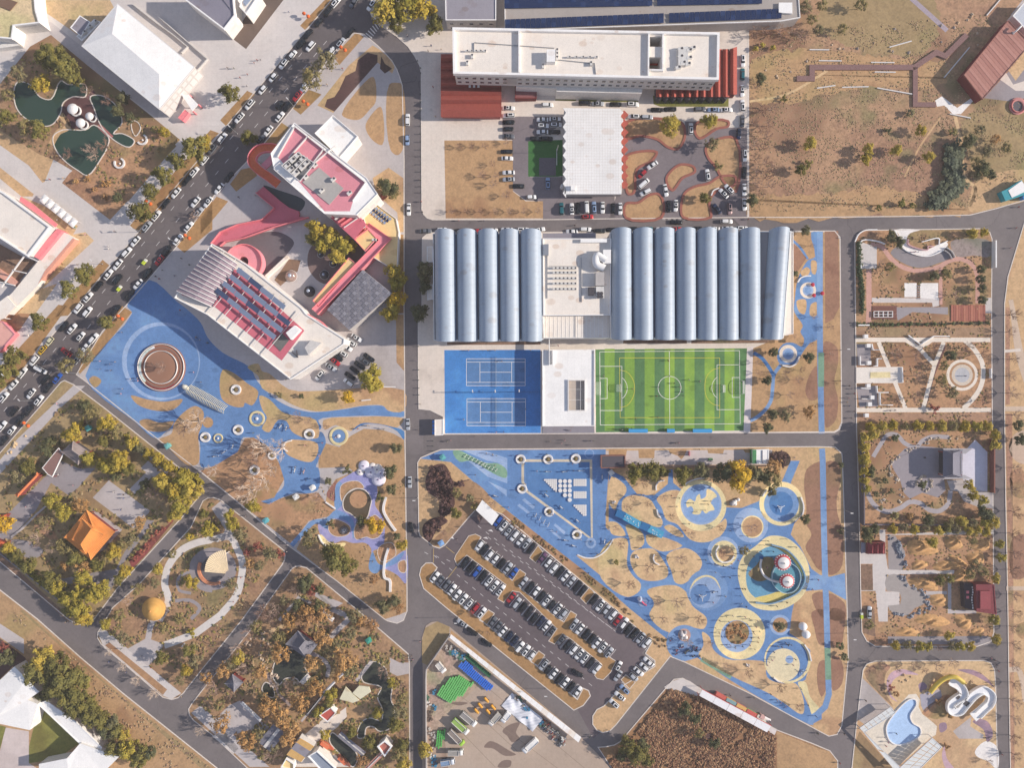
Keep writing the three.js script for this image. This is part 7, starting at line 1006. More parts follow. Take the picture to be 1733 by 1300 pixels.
trees('C5','in the yellow hedge of the rock garden','480 975 5 y;570 970 5 y;660 965 5 y;760 970 4.4 l;860 965 5 y;960 970 4.4 y;1060 970 5 y;1150 965 5 l;1250 970 5 y;1340 970 5 y;1430 975 5 y;1490 1040 5 y;1490 1120 5 y;430 1060 5 y;430 1140 5 y;430 1220 5 y;500 1040 5 y;680 1060 4 d','rock garden hedge');trees('D5','in the yellow hedge of the rock garden','430 0 5 y;430 80 5 y;430 160 4.6 y;440 230 4.4 y;1280 200 5 y;1320 280 5 y;1390 320 5 y;1480 500 6 y;1400 500 5 y;1310 500 5 l;1220 490 5 y;1130 500 5 l;1400 420 6 d;1440 450 5 d;950 480 5 d;680 450 4 l;800 450 4 o;560 380 3 l;900 190 4 d;480 90 5 d;600 160 3 d;640 250 3 d;530 270 3 d;970 360 3 l','rock garden hedge');
trees('D5','in the row above the quarry garden','660 560 4.4 y;750 545 4.4 l;835 560 4.6 y;930 545 4.4 l;1030 570 4.6 y;1100 550 4.4;1180 560 4.4 l;1280 570 4.4 y;1350 560 4.4 y;450 590 6 d;510 560 5 d;460 640 5 l;1420 580 4.4 y','quarry garden row');trees('E5','in the row below the quarry garden','680 300 4.4 y;780 300 4.4 l;880 310 4.6 y;940 310 4.4 y;1040 315 4.3 b;1140 310 4.4 l;1210 310 4.6 y;1290 310 4.4 y;1120 220 4.3 y;1490 90 5 y;1500 250 4.6 y;470 130 5 l;230 310 4 d;270 390 4 d','quarry garden row');trees('D5','in the quarry garden','1340 860 6 l;1290 930 5 l;1400 900 5 l;1040 970 5;1120 960 4.3;1530 680 4.4 y;1540 790 4.3 y;1500 960 4.3 y;1300 640 5 l;980 660 5 y','quarry garden plants');
trees('B5','in the first show garden','1380 940 4.3 d;1375 1020 4.3 d;1385 1100 4.3 d;1390 1190 4.3 d;1100 990 5 l;1090 960 4 d;640 920 5 l;900 690 4.4 b;1310 650 5 y;1400 640 4.3 y;720 720 5 d;650 680 5 d;560 900 4.5 b;1180 1150 5 b;1000 1000 4.4 d','show garden plants');trees('C5','in the ring garden','1130 390 5 d;1080 480 5 l;1060 590 5 l;680 380 7 b;860 400 7 b;860 560 6 b;700 760 6 b;850 740 7 b;1010 330 6 b;1400 380 6 b;1410 760 6 b;1260 330 7 b;1000 820 4 r;1150 700 6 l','ring garden trees');
trees('C5','along the far right road','1640 60 7 b;1620 200 6 b;1640 420 6 b;1620 560 6 b;1640 700 7 b;1660 880 6 b;1680 960 5 d;1700 1080 5 d','right road trees');trees('D5','along the far right road','1660 60 6 b;1640 240 6 b;1660 420 7 b;1650 600 7 b;1660 760 6 b;1650 900 7 b;1660 1100 6 b;1660 1240 6 b','right road trees');trees('E5','along the far right road','1650 160 6 b;1660 300 6 b;1650 460 6 b;1660 620 6 b;1650 760 7 b;1660 900 6 b;1650 1060 7 b;1660 1200 6 b','right road trees');
trees('E5','in the slide garden','480 490 6 b;560 450 5 b;700 480 5 b;840 470 6 b;920 510 4 b;1030 470 6 b;1150 440 6 b;640 650 3 r;690 700 3 o;1440 1250 4 b;1040 760 3 o;1130 870 3 o;1100 1120 3 o','slide garden plants');trees('C5','along the garden road verge','160 380 3 b;190 620 3 b;140 800 3 b;150 160 4 b','verge trees');trees('D5','along the garden road verge','240 40 3 d;240 570 3 d;170 520 3 b;200 300 3 b;210 750 3 b','verge trees');
// curved dark hedges in the field
{
const hedge=(line,w,h,lb,col)=>{const pts=sm(line,false,6),[cx,cz]=cen(pts),o=thing('hedge',lb,'hedge',null,cx,cz,.1),G=[];for (const p of pts){const [x,z]=W(p[0],p[1],h*.6);const g=pick(shrubG).clone();g.scale(w*U*rr(.55,.7),h*.9,w*U*rr(.55,.7));g.rotateY(rnd()*6);g.translate(x-cx,h*.45,z-cz);G.push(g);}mesh('foliage',mergeGeometries(G),leafM(col),o);mesh('stems',bandSolid(pts,w*.3,0,h*.4).translate(-cx,0,-cz),M('#54503c'),o);};
hedge(T('B5',[1170,-40,1150,60,1150,150,1180,260,1130,310,1080,350,1010,400]),30,2.6,'thick dark curved hedge in the field above the road','#5c604a');hedge(T('C5',[380,140,800,140,1440,130]),7,1.4,'long clipped green hedge below the first show garden','#5f6b42');hedge([...T('C1',[1030,1060,1200,1190,1400,1310]),...T('D1',[1560,110,1640,180])],10,1.8,'clipped yellow green hedge along the temple garden lane','#98882e');hedge(T('D1',[60,740,300,950,500,1110]),12,1.8,'thick green hedge along the lower side of temple garden','#8a803a');hedge(T('B5',[385,730,390,930,410,1100,410,1290]),9,1.6,'dark hedge strip along the first garden left side','#4f5a3c');
}
// ---------- playground and street furniture ----------
const whiteP=M('#e6e1dc','grain',{roughness:.6});
const lathe=(pts,n=32)=>new THREE.LatheGeometry(pts.map(v=>new THREE.Vector2(...v)),n);
function place(o,k,x,y,h=0,yy=.13,ry=0){const [wx,wz]=W(...t1(k,x,y),h);o.position.set(wx,yy,wz);o.rotation.y=ry;return o;}
const ringB=lathe([[1.05,0],[1.1,.45],[2.0,.48],[2.1,.42],[2.05,0]]),ringS=lathe([[1.05,.1],[.6,.5],[0,.62]]);
for (const [k,x,y,s,lb] of [['C3',968,1240,1,'leftmost ring planter of the top three on blue play area'],['C3',1192,1240,1,'middle ring planter of the top three on blue play area'],['C3',1417,1235,1,'rightmost ring planter of the top three on blue play area'],['D3',980,228,1,'ring planter at the left corner of the dark blue zone'],['D3',1200,415,1,'ring planter halfway along the slanted beige band'],['D3',1425,603,1,'ring planter near the pointed end of dark blue zone'],['C2',288,672,1.05,'ring planter on the white keyhole path'],['C2',305,1000,1.05,'ring planter on the light blue circle edge'],['C2',38,1060,1.05,'ring planter left of the crescent trampoline'],['C2',885,1035,1.1,'ring planter beside the long blue path junction'],['C2',580,1210,.85,'ring planter between two bare trees'],['D2',440,75,1.05,'ring planter on the lawn below the bare trees']]){
const o=place(thing('ring_planter',lb,'planter','white ring planters'),k,x,y,.4);o.scale.setScalar(s);mesh('ring_seat',ringB,whiteP,o);mesh('soil',ringS,K.soil,o);mesh('plant',shrubG[0],leafM('#8a7a4a'),o).position.y=.8;o.children[2].scale.set(.7,.5,.7);
}
{// the great round planter of the blue plaza
const o=place(thing('round_planter','great round brown planter with white rims on the blue plaza','planter'),'C1',1320,490);mesh('outer_bed',lathe([[10.2,0],[10.2,.5],[7.2,.55],[7.2,.2],[0,.3]],56),M('#94644f','lawn'),o);mesh('lawn',lathe([[6.9,.6],[0,.8]],48),K.brown,o);mesh('rim',lathe([[9.9,.3],[9.9,.85],[9.6,.85],[9.6,.3]],64),whiteP,o);mesh('rim',lathe([[7.1,.3],[7.1,.95],[6.8,.95],[6.8,.3]],56),whiteP,o);mesh('step',lathe([[8.6,.4],[8.6,.62],[8.1,.62],[8.1,.4]],56),M('#8a6f66'),o);
mesh('flower_arc',bandGeoArc(8.9,.9,.5,.72,2.4,4.4),M('#e4dcd8','scrub'),o);mesh('flower_arc',bandGeoArc(9.2,.7,.5,.7,.9,2.3),M('#8a3a3c','scrub'),o);
}
{// ribbed skeleton tunnel
const a=t1('C1',1545,670),b=t1('C2',205,835),o=site('skeleton_tunnel','cream ribbed skeleton tunnel crossing the blue plaza','play structure',[a,b]);const d=Math.atan2(b[1]-a[1],b[0]-a[0]);
for (let i=0;i<26;i++){const t=i / 25,[x,z]=W(a[0]+(b[0]-a[0])*t,a[1]+(b[1]-a[1])*t),r=1.3+1.1*Math.sin(Math.PI*(.25+t*.6)),g=new THREE.TorusGeometry(r,.11,5,14,Math.PI);g.rotateY(-d+Math.PI / 2);g.translate(x,.1,z);part(o,'rib',g,M('#e6dcbf','grain'));}
const p=[];for (let i=0;i<=8;i++){const t=i / 8,[x,z]=W(a[0]+(b[0]-a[0])*t,a[1]+(b[1]-a[1])*t);p.push([x,.15+1.3+1.1*Math.sin(Math.PI*(.25+t*.6)),z]);}part(o,'spine',tube3(p,.14,20,6),M('#ddd2b4','grain'));
const [sx,sz]=W(...a);part(o,'skull',new THREE.SphereGeometry(1,14,10).scale(1.6,.8,1.1).rotateY(-d).translate(sx-1.2,.9,sz - .8),M('#ebe3cd','grain'));part(o,'jaw',box(1.6,.25,1,sx-2,.4,sz-1.4,-d),M('#ebe3cd','grain'));
}
function disk(k,x,y,r,mat,lb,cat,hgt=.35){const o=place(thing('play_disc',lb,cat),k,x,y);mesh('rim',lathe([[r*.72,0],[r*.72,hgt],[r,hgt],[r,0]]),mat,o);mesh('bed',lathe([[r*.7,hgt*.7],[0,hgt*.75]]),K.blueM,o);mesh('hub',lathe([[r*.2,.2],[r*.2,hgt*2],[0,hgt*2.2]],16),whiteP,o);}
disk('C2',145,1068,2,K.yellow,'blue round trampoline with a sand crescent rim','trampoline');disk('C1',1675,1060,1.9,whiteP,'white spinner ring beside the mulch lawn','spinner');disk('C2',460,908,3.3,K.yellow,'yellow rimmed play ring with climbing frames','play ring',.25);disk('C2',1125,1050,4,K.yellow,'large yellow rimmed ring on the blue path','play ring',.25);
const mushroom=(k,x,y,lb,r,h)=>{const o=place(thing('mushroom_tower',lb,'play tower','mushroom towers'),k,x,y,h*.7);const prof=[];for (let i=0;i<=10;i++){const t=i / 10*1.5;prof.push([r*Math.cos(t),h*.62+r*.55*Math.sin(t)]);}mesh('cap',lathe(prof.concat([[0,h*.62+r*.56]]),32),M('#c8464c',null,{roughness:.5}),o);mesh('crown_patch',lathe([[r*.72,h*.62+r*.41],[r*.5,h*.62+r*.5],[0,h*.62+r*.6]],28),whiteP,o);for (let i=0;i<18;i++){const a=i / 18*6.283;mesh('rim_spot',box(.5,.12,.45,Math.cos(a)*r*.94,h*.62+r*.22,Math.sin(a)*r*.94),whiteP,o);}mesh('stem',cyl(r*.5,r*.42,h*.62,0,0,0,18),M('#d8cfc4','grain'),o);mesh('finial',new THREE.SphereGeometry(.3,8,6).translate(0,h*.62+r*.66,0),B.steel,o);};
mushroom('D4',1418,828,'upper red and white mushroom tower',3.4,7);mushroom('D4',1452,980,'lower red and white mushroom tower',3.1,6.5);
{
const c=t1('D4',1450,950),q=sm(T('D4',[1330,930,1370,850,1460,830,1540,880,1560,970,1510,1060,1420,1075,1340,1010]),true),o=site('play_deck','teal oval deck carrying the two mushroom towers','deck',q);part(o,'deck',slabGeo(q,.1,1.6,[],1.6),M('#5f98a8','rubber'));part(o,'rail',bandSolid(q,1,1.6,2.5,true,2),M('#a9c4cc'));
const w=mesh('curved_wall',bandSolid(sm(T('D4',[1320,680,1440,720,1530,810,1580,900,1590,970,1540,1060,1430,1120,1300,1160,1190,1150])),2.2,.1,1.3),M('#7d9cb4','grain'));tag(w,'long blue grey curved wall around the mushroom play pit','wall');
const s=place(thing('curved_slide','white curved slide running out from the mushroom towers','slide'),'D4',1240,800),p=T('D4',[1240,800,1232,860,1260,930,1320,970,1385,985]).map((v,i)=>{const [x,z]=W(v[0],v[1],.5*i);return [x-s.position.x,.3 + .55*i,z-s.position.z];});mesh('chute',tube3(p,.5,40,8),whiteP,s);mesh('exit_pad',box(1.6,.15,1.4,0,.08,-.6),K.blueD,s);
const bs=site('tunnel_bridge','long blue patterned tunnel bridge crossing the lawn islands','play structure',T('D4',[60,440,440,610]));for (const [a,m] of [[[60,420,130,450],'#2a6a9c'],[[125,450,255,525],'#4a9cc0'],[[255,520,330,550],'#2a6a9c'],[[325,550,440,605],'#4a9cc0']]){part(bs,'segment',bandSolid(T('D4',a),12,.3,2.1,false,1.5),M(m,'grain'));}for (let i=0;i<30;i++){const u=rnd(),t=i % 2?130+120*u:330+100*u,y=452+(t-125)*.53+rr(-14,22),[x,z]=W(...t1('D4',t,y),2);part(bs,'bubble_window',new THREE.SphereGeometry(rr(.12,.24),8,6).translate(x,2.1,z),whiteP);}
for (const [x,y,lb] of [[1580,145,'upper white balloon tent beside the path'],[1605,210,'lower white balloon tent beside the path']]){const b=place(thing('balloon_tent',lb,'tent'),'E4',x,y,1.5);mesh('dome',new THREE.SphereGeometry(1.75,24,14).translate(0,1.5,0),M('#efecea',null,{roughness:.5}),b);mesh('base',cyl(1.3,1.2,.3,0,0,0,20),B.wallG,b);}
}
const arcs=[['D4',[385,240,385,200,405,170,450,158],'white curved bench above the left lawn island'],['D4',[390,395,400,440,425,465],'white curved bench beside the narrow blue path'],['D4',[370,760,362,790,375,825,410,845],'white curved bench on the blue semicircle'],['D4',[1560,295,1582,360,1575,430,1550,460],'white curved bench right of the dark blue disc'],['D4',[1250,290,1265,260,1285,235],'white curved bench left of the dark blue disc'],['D4',[600,205,650,170,720,145,775,140],'long white bench arc above the flower mat'],['D4',[895,690,870,740,890,800,930,825,990,810,1020,770],'white ring wall around the small lawn disc'],['E4',[1590,290,1625,350,1645,425],'white bench arc beside the sandy round'],['E4',[1340,560,1380,590,1420,605],'white bench arc below the sandy round'],['C4',[1410,475,1470,485,1520,460,1550,400],'white arc wall below the blue ring east of pitch'],['B4',[1535,1050,1560,1015,1600,1000,1642,998],'white arc wall above the red dotted ring'],['B4',[832,345,850,305,895,283],'white arc wall beside the circular planter'],['D2',[960,600,990,660,1040,700],'white crescent wall at the lilac garden left'],['D2',[1020,335,1100,390],'white beam beside the maroon bed'],['D2',[1510,295,1490,400,1540,500,1590,570],'long white wavy wall right of the lilac garden'],['D2',[1530,710,1500,820,1500,950,1540,970,1545,1065],'white stepped walkway at the lilac garden bottom'],['C2',[745,1085,690,1105,680,1150,710,1175],'white arch seat beside the white path'],['D3',[1430,765,1500,790,1580,785,1660,730,1720,640],'pale curved kerb seat at the blue area corner']];
for (const [k,a,lb] of arcs){const b=mesh('arc_wall',bandSolid(sm(T(k,a),false,5),k==='D2'&&a[0]>1500?4:2,.1,lb.includes('kerb')?.35:.8),whiteP);tag(b,lb,lb.includes('bench')||lb.includes('seat')?'bench':'wall');}
{// lilac garden climbing blossoms, small things
const o=place(thing('blossom_climber','white and lilac blossom shaped climbing hills','play structure'),'D2',1400,120);for (const [x,y,r] of [[1330,40,2.4],[1390,90,2.8],[1440,70,2.4],[1450,150,3],[1400,50,1.8],[1470,100,2.4],[1300,90,1.6]]){const [a,b]=W(...t1('D2',x,y));mesh('petal',new THREE.SphereGeometry(r,18,8,0,6.3,0,1.57).scale(1,.5,1).translate(a-o.position.x,0,b-o.position.z),M(x % 20?'#ded8e4':'#e9e2dc','grain'),o);mesh('heart',new THREE.SphereGeometry(.35,8,5).translate(a-o.position.x,r*.5,b-o.position.z),M('#7d6a8c'),o);}
const f=place(thing('round_fountain','small ringed stone fountain on the left lawn islet','fountain'),'D2',1170,565);for (let i=0;i<3;i++) mesh('basin',lathe([[1.9 - .6*i,0],[1.9 - .6*i,.4 + .15*i],[1.6 - .6*i,.4 + .15*i],[1.55 - .6*i,.1]]),M(['#6f6a6c','#8b8890','#c9cbd4'][i],'grain'),f);
// stepping pads on the dark blue zone
const pad=cyl(.42,.46,.25,0,0,0,14),pads=(lb,grp,list,s=1)=>list.forEach(([x,y])=>{const m=place(mesh('stepping_pad',pad,whiteP),'D3',x,y);m.scale.setScalar(s);tag(m,lb,'stepping pad',grp);});
const L=[];for (let r=0;r<7;r++) for (let c=r;c<7;c++) L.push([1166+15*c,156+15*r]);pads('small white pad in the left triangle of pads','left triangle pads',L);const L2=[];for (let r=0;r<4;r++) for (let c=0;c<7;c++) L2.push([1406+15*c,156+14*r]);pads('small white pad in the upper block of pads','upper block pads',L2);pads('small white pad in the lower block of pads','lower block pads',L2.map(([x,y])=>[x,y+100]));const L3=[];for (let r=0;r<6;r++) for (let c=r;c<7;c++) L3.push([1406+15*c,365+15*r]);pads('small white pad in the right triangle of pads','right triangle pads',L3);
const L4=[];for (const [x,n] of [[1290,3],[1328,4],[1367,5]]) for (let i=0;i<n;i++) L4.push([x,165+38*i]);pads('large white pad in the three upright columns','column pads',L4,1.9);
// see-saws and spring riders: a beam on a pivot with two seats
const ride=(k,x,y,ry,lb,col='#e6e2de')=>{const o=place(thing('see_saw',lb,'play equipment','see-saws and riders'),k,x,y,0,.13,ry);mesh('beam',box(3,.16,.3,0,.7,0,0,0,.06),M(col),o);mesh('pivot',cyl(.25,.15,.65,0,0,0,8),B.steel,o);for (const s of [-1.2,1.2]){mesh('seat',box(.45,.1,.45,s,.85,0),M('#4f6f9c'),o);mesh('handle',box(.06,.5,.5,s*.75,1.05,0),B.dark,o);}};
[[1190,87,0,'see-saw top left of the dark blue zone'],[1325,88,.1,'see-saw top middle of the dark blue zone'],[1455,80,0,'see-saw top right of the dark blue zone'],[1180,280,-.7,'see-saw left of the three pad columns'],[1300,378,-.7,'see-saw below the three pad columns'],[1430,485,-.7,'see-saw near the point of the dark blue zone'],[1630,130,1.57,'upright rocker on the right blue strip'],[1650,655,1.4,'rocker near the right blue corner'],[765,285,-.3,'rocker beside the pale wedge stripe'],[1400,690,-.4,'lowest rocker on the blue path'],[1335,645,-.2,'rocker above the lowest one']].forEach(a=>ride('D3',...a));
ride('C2',700,985,1.3,'see-saw on the small light blue bay');ride('C2',655,970,.9,'climbing bars on the small light blue bay');ride('D2',770,75,1.3,'left swing set on the big light blue circle');ride('D2',845,85,1.3,'right swing set on the big light blue circle','#d9b0a8');ride('D2',880,150,.4,'low rocker on the big light blue circle','#3f6fa0');ride('D4',860,1065,.2,'see-saw on the light blue disc');ride('C2',265,1135,1.2,'white rider below the ring planter');ride('C2',125,1215,.1,'white rider at the lower blue disc');ride('C2',195,1180,.6,'white rocker arm on the lower blue disc');
for (const [k,x,y,c,lb] of [['D4',1395,380,'#e8e6e4','white three armed carousel on the dark blue disc'],['D4',760,1105,'#d8d2cc','grey carousel on the light blue disc'],['E4',1575,512,'#4c5870','dark carousel at the sandy round edge']]){const o=place(thing('carousel',lb,'carousel'),k,x,y);for (let i=0;i<3;i++) mesh('arm',box(1.9,.14,.2,.95,.8,0).rotateY(i*2.094 + .5),M(c),o);mesh('post',cyl(.16,.12,1.3,0,0,0,10),B.steel,o);mesh('platform',cyl(.9,.9,.1,0,.1,0,24),M('#8fa8c8'),o);}
for (let i=0;i<4;i++){const o=place(thing('exercise_frame','white exercise frame in the slanted row of four','exercise frame','exercise frames'),'D3',1090+34*i,440+26*i,0,.13,1.1);mesh('frame',tube3([[-.9,0,0],[-.9,1.4,0],[0,1.7,0],[.9,1.4,0],[.9,0,0]],.09,20,6),whiteP,o);mesh('seat',box(.5,.1,.4,0,.5,.2),M('#4a5a78'),o);}
const white=(k,x,y,s,lb)=>{const o=place(thing('rock_sculpture',lb,'sculpture'),k,x,y);for (let i=0;i<7;i++) mesh('stone',new THREE.IcosahedronGeometry(s*rr(.3,.55),1).translate(s*rr(-.8,.8),.35,s*rr(-.8,.8)),i % 3?whiteP:M('#a9a4a6','grain'),o);};white('D4',1022,335,2,'white clustered rock sculpture beside the flower mat ring');white('E4',612,215,1.9,'white clustered sculpture on the small blue round');white('D4',42,335,.9,'small white cluster at the left lawn tongue');white('D4',225,780,1,'white and brown cluster on the lawn island');white('E4',1130,460,.8,'pair of white blocks below the large yellow round');white('E4',1265,885,.7,'white goods behind the locomotive');
const ps=place(thing('totem_slide','pink and white totem slide on the blue bay by car park','slide'),'D4',275,1150);mesh('chute',tube3([[-1.6,2.6,-1.8],[-.3,1.6,-.4],[.6,.6,.6],[1.6,.25,1.4]],.35,24,8),M('#c95a78'),ps);mesh('tower',cyl(1.1,.5,2.8,-1.2,0,-1.4,10),M('#c9d4e4'),ps);mesh('pad',lathe([[1.9,0],[1.9,.12],[0,.14]]),K.blueL,ps);
for (const [k,x,y,c,lb] of [['C3',335,1222,'#5fa9a8','teal booth on the triangle lawn'],['C1',1375,1130,'#6fb0ac','teal booth beside the garden lane'],['D2',535,485,'#5fa8b0','teal booth at the lane edge'],['D2',780,292,'#e2e0da','white booth below the light blue circle'],['D2',915,218,'#e4e2dc','white booth on the light blue circle edge'],['D4',18,95,'#dcdcda','white booth on the right blue strip'],['C1',730,985,'#5aa8a0','teal pump box in the temple garden'],['D3',322,668,'#7fa4d0','blue umbrella booth at the car park corner'],['E2',1370,255,'#3f9a86','green small booth in the pond garden']]){const o=place(thing('booth',lb,'booth'),k,x,y,1);mesh('cabin',box(1.7,2,1.5,0,1,0,.6),M(c,'grain'),o);mesh('roof',new THREE.ConeGeometry(1.6,.5,4).rotateY(Math.PI / 4 + .6).translate(0,2.25,0),M(c,'grain'),o);mesh('hatch',box(.9,.7,.1,.4,1.2,.85,.6),B.dark,o);}
for (const [k,x,y,c] of [['B4',1655,1070,1],['B4',1665,1157,1],['B4',1733,1140,1]]){const o=place(thing('toadstool','red toadstool seat on the dotted ring','seat','red toadstools'),k,x,y);mesh('cap',new THREE.SphereGeometry(.85,14,8,0,6.3,0,1.6).scale(1,.6,1).translate(0,.6,0),M('#b8384a'),o);mesh('stem',cyl(.4,.3,.6),whiteP,o);}
const hm=place(thing('hay_maze','dry brush heap maze in the large yellow round','maze'),'E4',1045,195);for (let i=0;i<26;i++){const a=rnd()*6.28,r=4.4*Math.sqrt(rnd());mesh('brush',pick(shrubG),leafM(['#c89a68','#be8a5a','#b08058'][i % 3]),hm).position.set(Math.cos(a)*r,.3,Math.sin(a)*r);hm.children[i].scale.set(.9,.6,.9);}
const md=(k,x,y,ry,w,lb)=>{const o=place(thing('bench',lb,'bench'),k,x,y,0,.13,ry);mesh('seat',box(w,.1,.5,0,.45,0),whiteP,o);for (const s of [-.4,.4]) mesh('leg',box(.12,.45,.4,s*w,.22,0),B.steel,o);};md('C2',1350,757,.1,4,'long white bench on the lawn near the parking');md('C2',1540,650,0,5,'long dark slatted bench at the parking edge');md('E1',1500,295,.9,2,'white oval bench on the circle garden path');
// planting pots with dashes in the green stripe
for (let i=0;i<12;i++){const q=i<6?t1('C3',520+30*i,1212+13*i):t1('D3',630+28*(i-6),15+12*(i-6)),[x,z]=W(...q),m=mesh('hurdle',merge([box(1.3,.1,.14,0,.6,0),box(.1,.6,.5,-.6,.3,0),box(.1,.6,.5,.6,.3,0)]),whiteP);m.position.set(x,.14,z);m.rotation.y=.9;tag(m,'small white hurdle on the green stripe','hurdle','green stripe hurdles');}
// football goals, tennis nets, floodlights, team shelters
const goal=(k,x,y,w,ry,lb)=>{const o=place(thing('goal',lb,'goal','goals'),k,x,y,0,.13,ry);mesh('frame',tube3([[0,0,-w / 2],[0,2,-w / 2],[0,2.02,w / 2],[0,0,w / 2]],.09,40,6),whiteP,o);const nt=[];for (let i=0;i<=8;i++) nt.push(box(.04,.04,w,.2*i,2 - .22*i,0));for (let i=0;i<=12;i++) nt.push(box(1.9,.04,.04,.8,1.15,-w / 2+w*i / 12,0,0,-.83));mesh('net',merge(nt),M('#d8dcd8'),o);};
goal('C3',1612,662,5.4,Math.PI,'large goal at the left end of football pitch');goal('C4',1078,652,5.4,0,'large goal at the right end of football pitch');goal('C4',93,660,3,Math.PI,'small goal on the left penalty line');goal('C4',918,664,3,0,'small goal on the right penalty line');
for (const [y0,y1,lb] of [[420,640,'net of the upper tennis court'],[745,967,'net of the lower tennis court']]){const o=place(thing('tennis_net',lb,'net'),'C3',768,(y0+y1) / 2),hw=(y1-y0)*ZF*U / 2 + .6,nt=[];for (let i=0;i<6;i++) nt.push(box(.03,.03,hw*2,0,.15 + .15*i,0));for (let i=0;i<50;i++) nt.push(box(.03,.9,.03,0,.5,-hw+hw*2*i / 49));mesh('mesh',merge(nt),M('#3c4650'),o);mesh('tape',box(.05,.1,hw*2,0,1,0),whiteP,o);for (const s of [-1,1]) mesh('post',cyl(.06,.06,1.1,0,0,s*hw,8),B.dark,o);}
{const o=site('court_fence','mesh dividing fence between the two tennis courts','fence',T('C3',[350,692,1130,688])),nt=[];const [ax,az]=W(...t1('C3',352,692)),[bx,bz]=W(...t1('C3',1128,688));for (let i=0;i<5;i++) nt.push(box(bx-ax,.04,.04,(ax+bx) / 2,.3 + .55*i,az));for (let i=0;i<110;i++) nt.push(box(.03,2.4,.03,ax+(bx-ax)*i / 109,1.3,az));part(o,'mesh',merge(nt),M('#3f4c5a'));for (let i=0;i<=10;i++) part(o,'post',cyl(.07,.07,2.7,ax+(bx-ax)*i / 10,.1,az,6),B.steel);}
for (const [x,n] of [[235,7],[500,2.2],[755,7]]){const o=place(thing('team_shelter',`${n < 3 ? 'shortest' : x < 300 ? 'left long' : 'right long'} blue team shelter beside the pitch`,'shelter'),'C4',x,1006);const pr=new THREE.CylinderGeometry(.9,.9,n+1,12,1,false,0,Math.PI).rotateZ(Math.PI / 2).translate(0,.9,0);mesh('canopy',pr,M('#4aa0d8',null,{roughness:.3}),o);mesh('bench',box(n,.4,.4,0,.3,0),whiteP,o);}
const lampHead=box(1.2,.12,.35,.5,7.9,0),lampPole=cyl(.1,.06,8,0,0,0,8),lamp=(k,x,y,ry,lb,grp)=>{const o=place(thing('street_lamp',lb,'street lamp',grp),k,x,y,0,.1,ry);mesh('pole',lampPole,B.steel,o);mesh('lamp_head',lampHead,B.frame,o);mesh('base',cyl(.22,.2,.3,0,0,0,8),B.concrete,o);};
[['C3',585,692],['C3',765,692],['C3',955,690]].forEach(a=>lamp(...a,1.57,'lamp post on the tennis court dividing fence','tennis court lamps'));[['A2',1110,480],['A2',760,870],['A2',300,1090],['B1',1160,640],['B1',1460,730],['B1',840,900],['C1',650,540],['C1',270,760],['C1',140,560]].forEach(a=>lamp(...a,2.4,'tall lamp post on the avenue verge','avenue lamps'));[['D3',130,300],['E3',460,70],['E3',1175,650],['C5',240,350],['D5',265,400],['E5',290,200]].forEach(a=>lamp(...a,3.1,'lamp post at the roadside in the park','park lamps'));
const bol=cyl(.16,.13,.9,0,0,0,10);for (const [k,xs] of [['A3',[[152,770],[152,835],[152,900],[152,965],[152,1030],[152,1095],[152,1160],[152,1222],[130,500],[155,560],[155,600]]],['B3',[[155,25],[155,90],[155,150],[155,215],[155,270],[155,320]]],['C3',[[255,1090],[255,1132],[255,1172],[138,320],[140,510],[140,595],[142,660],[142,715]]]]) for (const [x,y] of xs) tag(place(mesh('bollard',merge([bol.clone(),new THREE.SphereGeometry(.2,8,6).translate(0,.95,0)]),M('#3c4a44')),k,x,y),k==='C3'?'dark bollard near the tennis courts':'dark bollard on the school kerb','bollard','kerb bollards');
const lan=(k,x,y)=>{const o=place(thing('lantern_cluster','orange paper lantern cluster on the avenue verge','lantern','orange lanterns'),k,x,y,2);for (const [a,b] of [[-.9,-.6],[.9,.6]]){mesh('lantern',new THREE.SphereGeometry(.75,14,10).scale(1,.85,1).translate(a,2.3,b),M('#e2682e'),o);}mesh('pole',cyl(.08,.08,3.2),B.dark,o);mesh('crossbar',box(2.2,.08,.08,0,3.1,0,-.58),B.dark,o);};
[['A2',860,125],['A2',1160,400],['A2',855,840],['B1',1215,400],['B1',1530,680],['C1',985,85],['C1',220,955]].forEach(a=>lan(...a));
const sh=place(thing('white_umbrella','three white round umbrellas on the dark pond terrace','umbrella'),'A1',590,885,2);scene.remove(sh);things.pop();names.delete('white_umbrella');
[[590,885,2.3,'largest white round umbrella on the pond terrace'],[728,945,1.7,'right white round umbrella on the pond terrace'],[655,1000,2,'lower white round umbrella on the pond terrace']].forEach(([x,y,r,lb])=>{const o=place(thing('parasol',lb,'umbrella','pond terrace umbrellas'),'A1',x,y,3,.16);mesh('canopy',lathe([[r,2.5],[r*.9,2.9],[r*.5,3.3],[0,3.5]],20),whiteP,o);mesh('pole',cyl(.08,.08,2.7),B.steel,o);mesh('ring_bench',lathe([[r*.7,0],[r*.7,.45],[r,.45],[r,0]]),whiteP,o);});
[['A1',1165,1140,'white crescent seat by the small pond'],['B1',980,80,'white ring sculpture below the ponds']].forEach(([k,x,y,lb])=>{const o=place(thing('crescent_seat',lb,'seat'),k,x,y);mesh('seat',bandGeoArc(2,.7,0,.6,-1.2,k==='A1'?2.6:3.6),whiteP,o);mesh('pebble',new THREE.IcosahedronGeometry(.4,1).translate(.2,.3,.2),whiteP,o);});
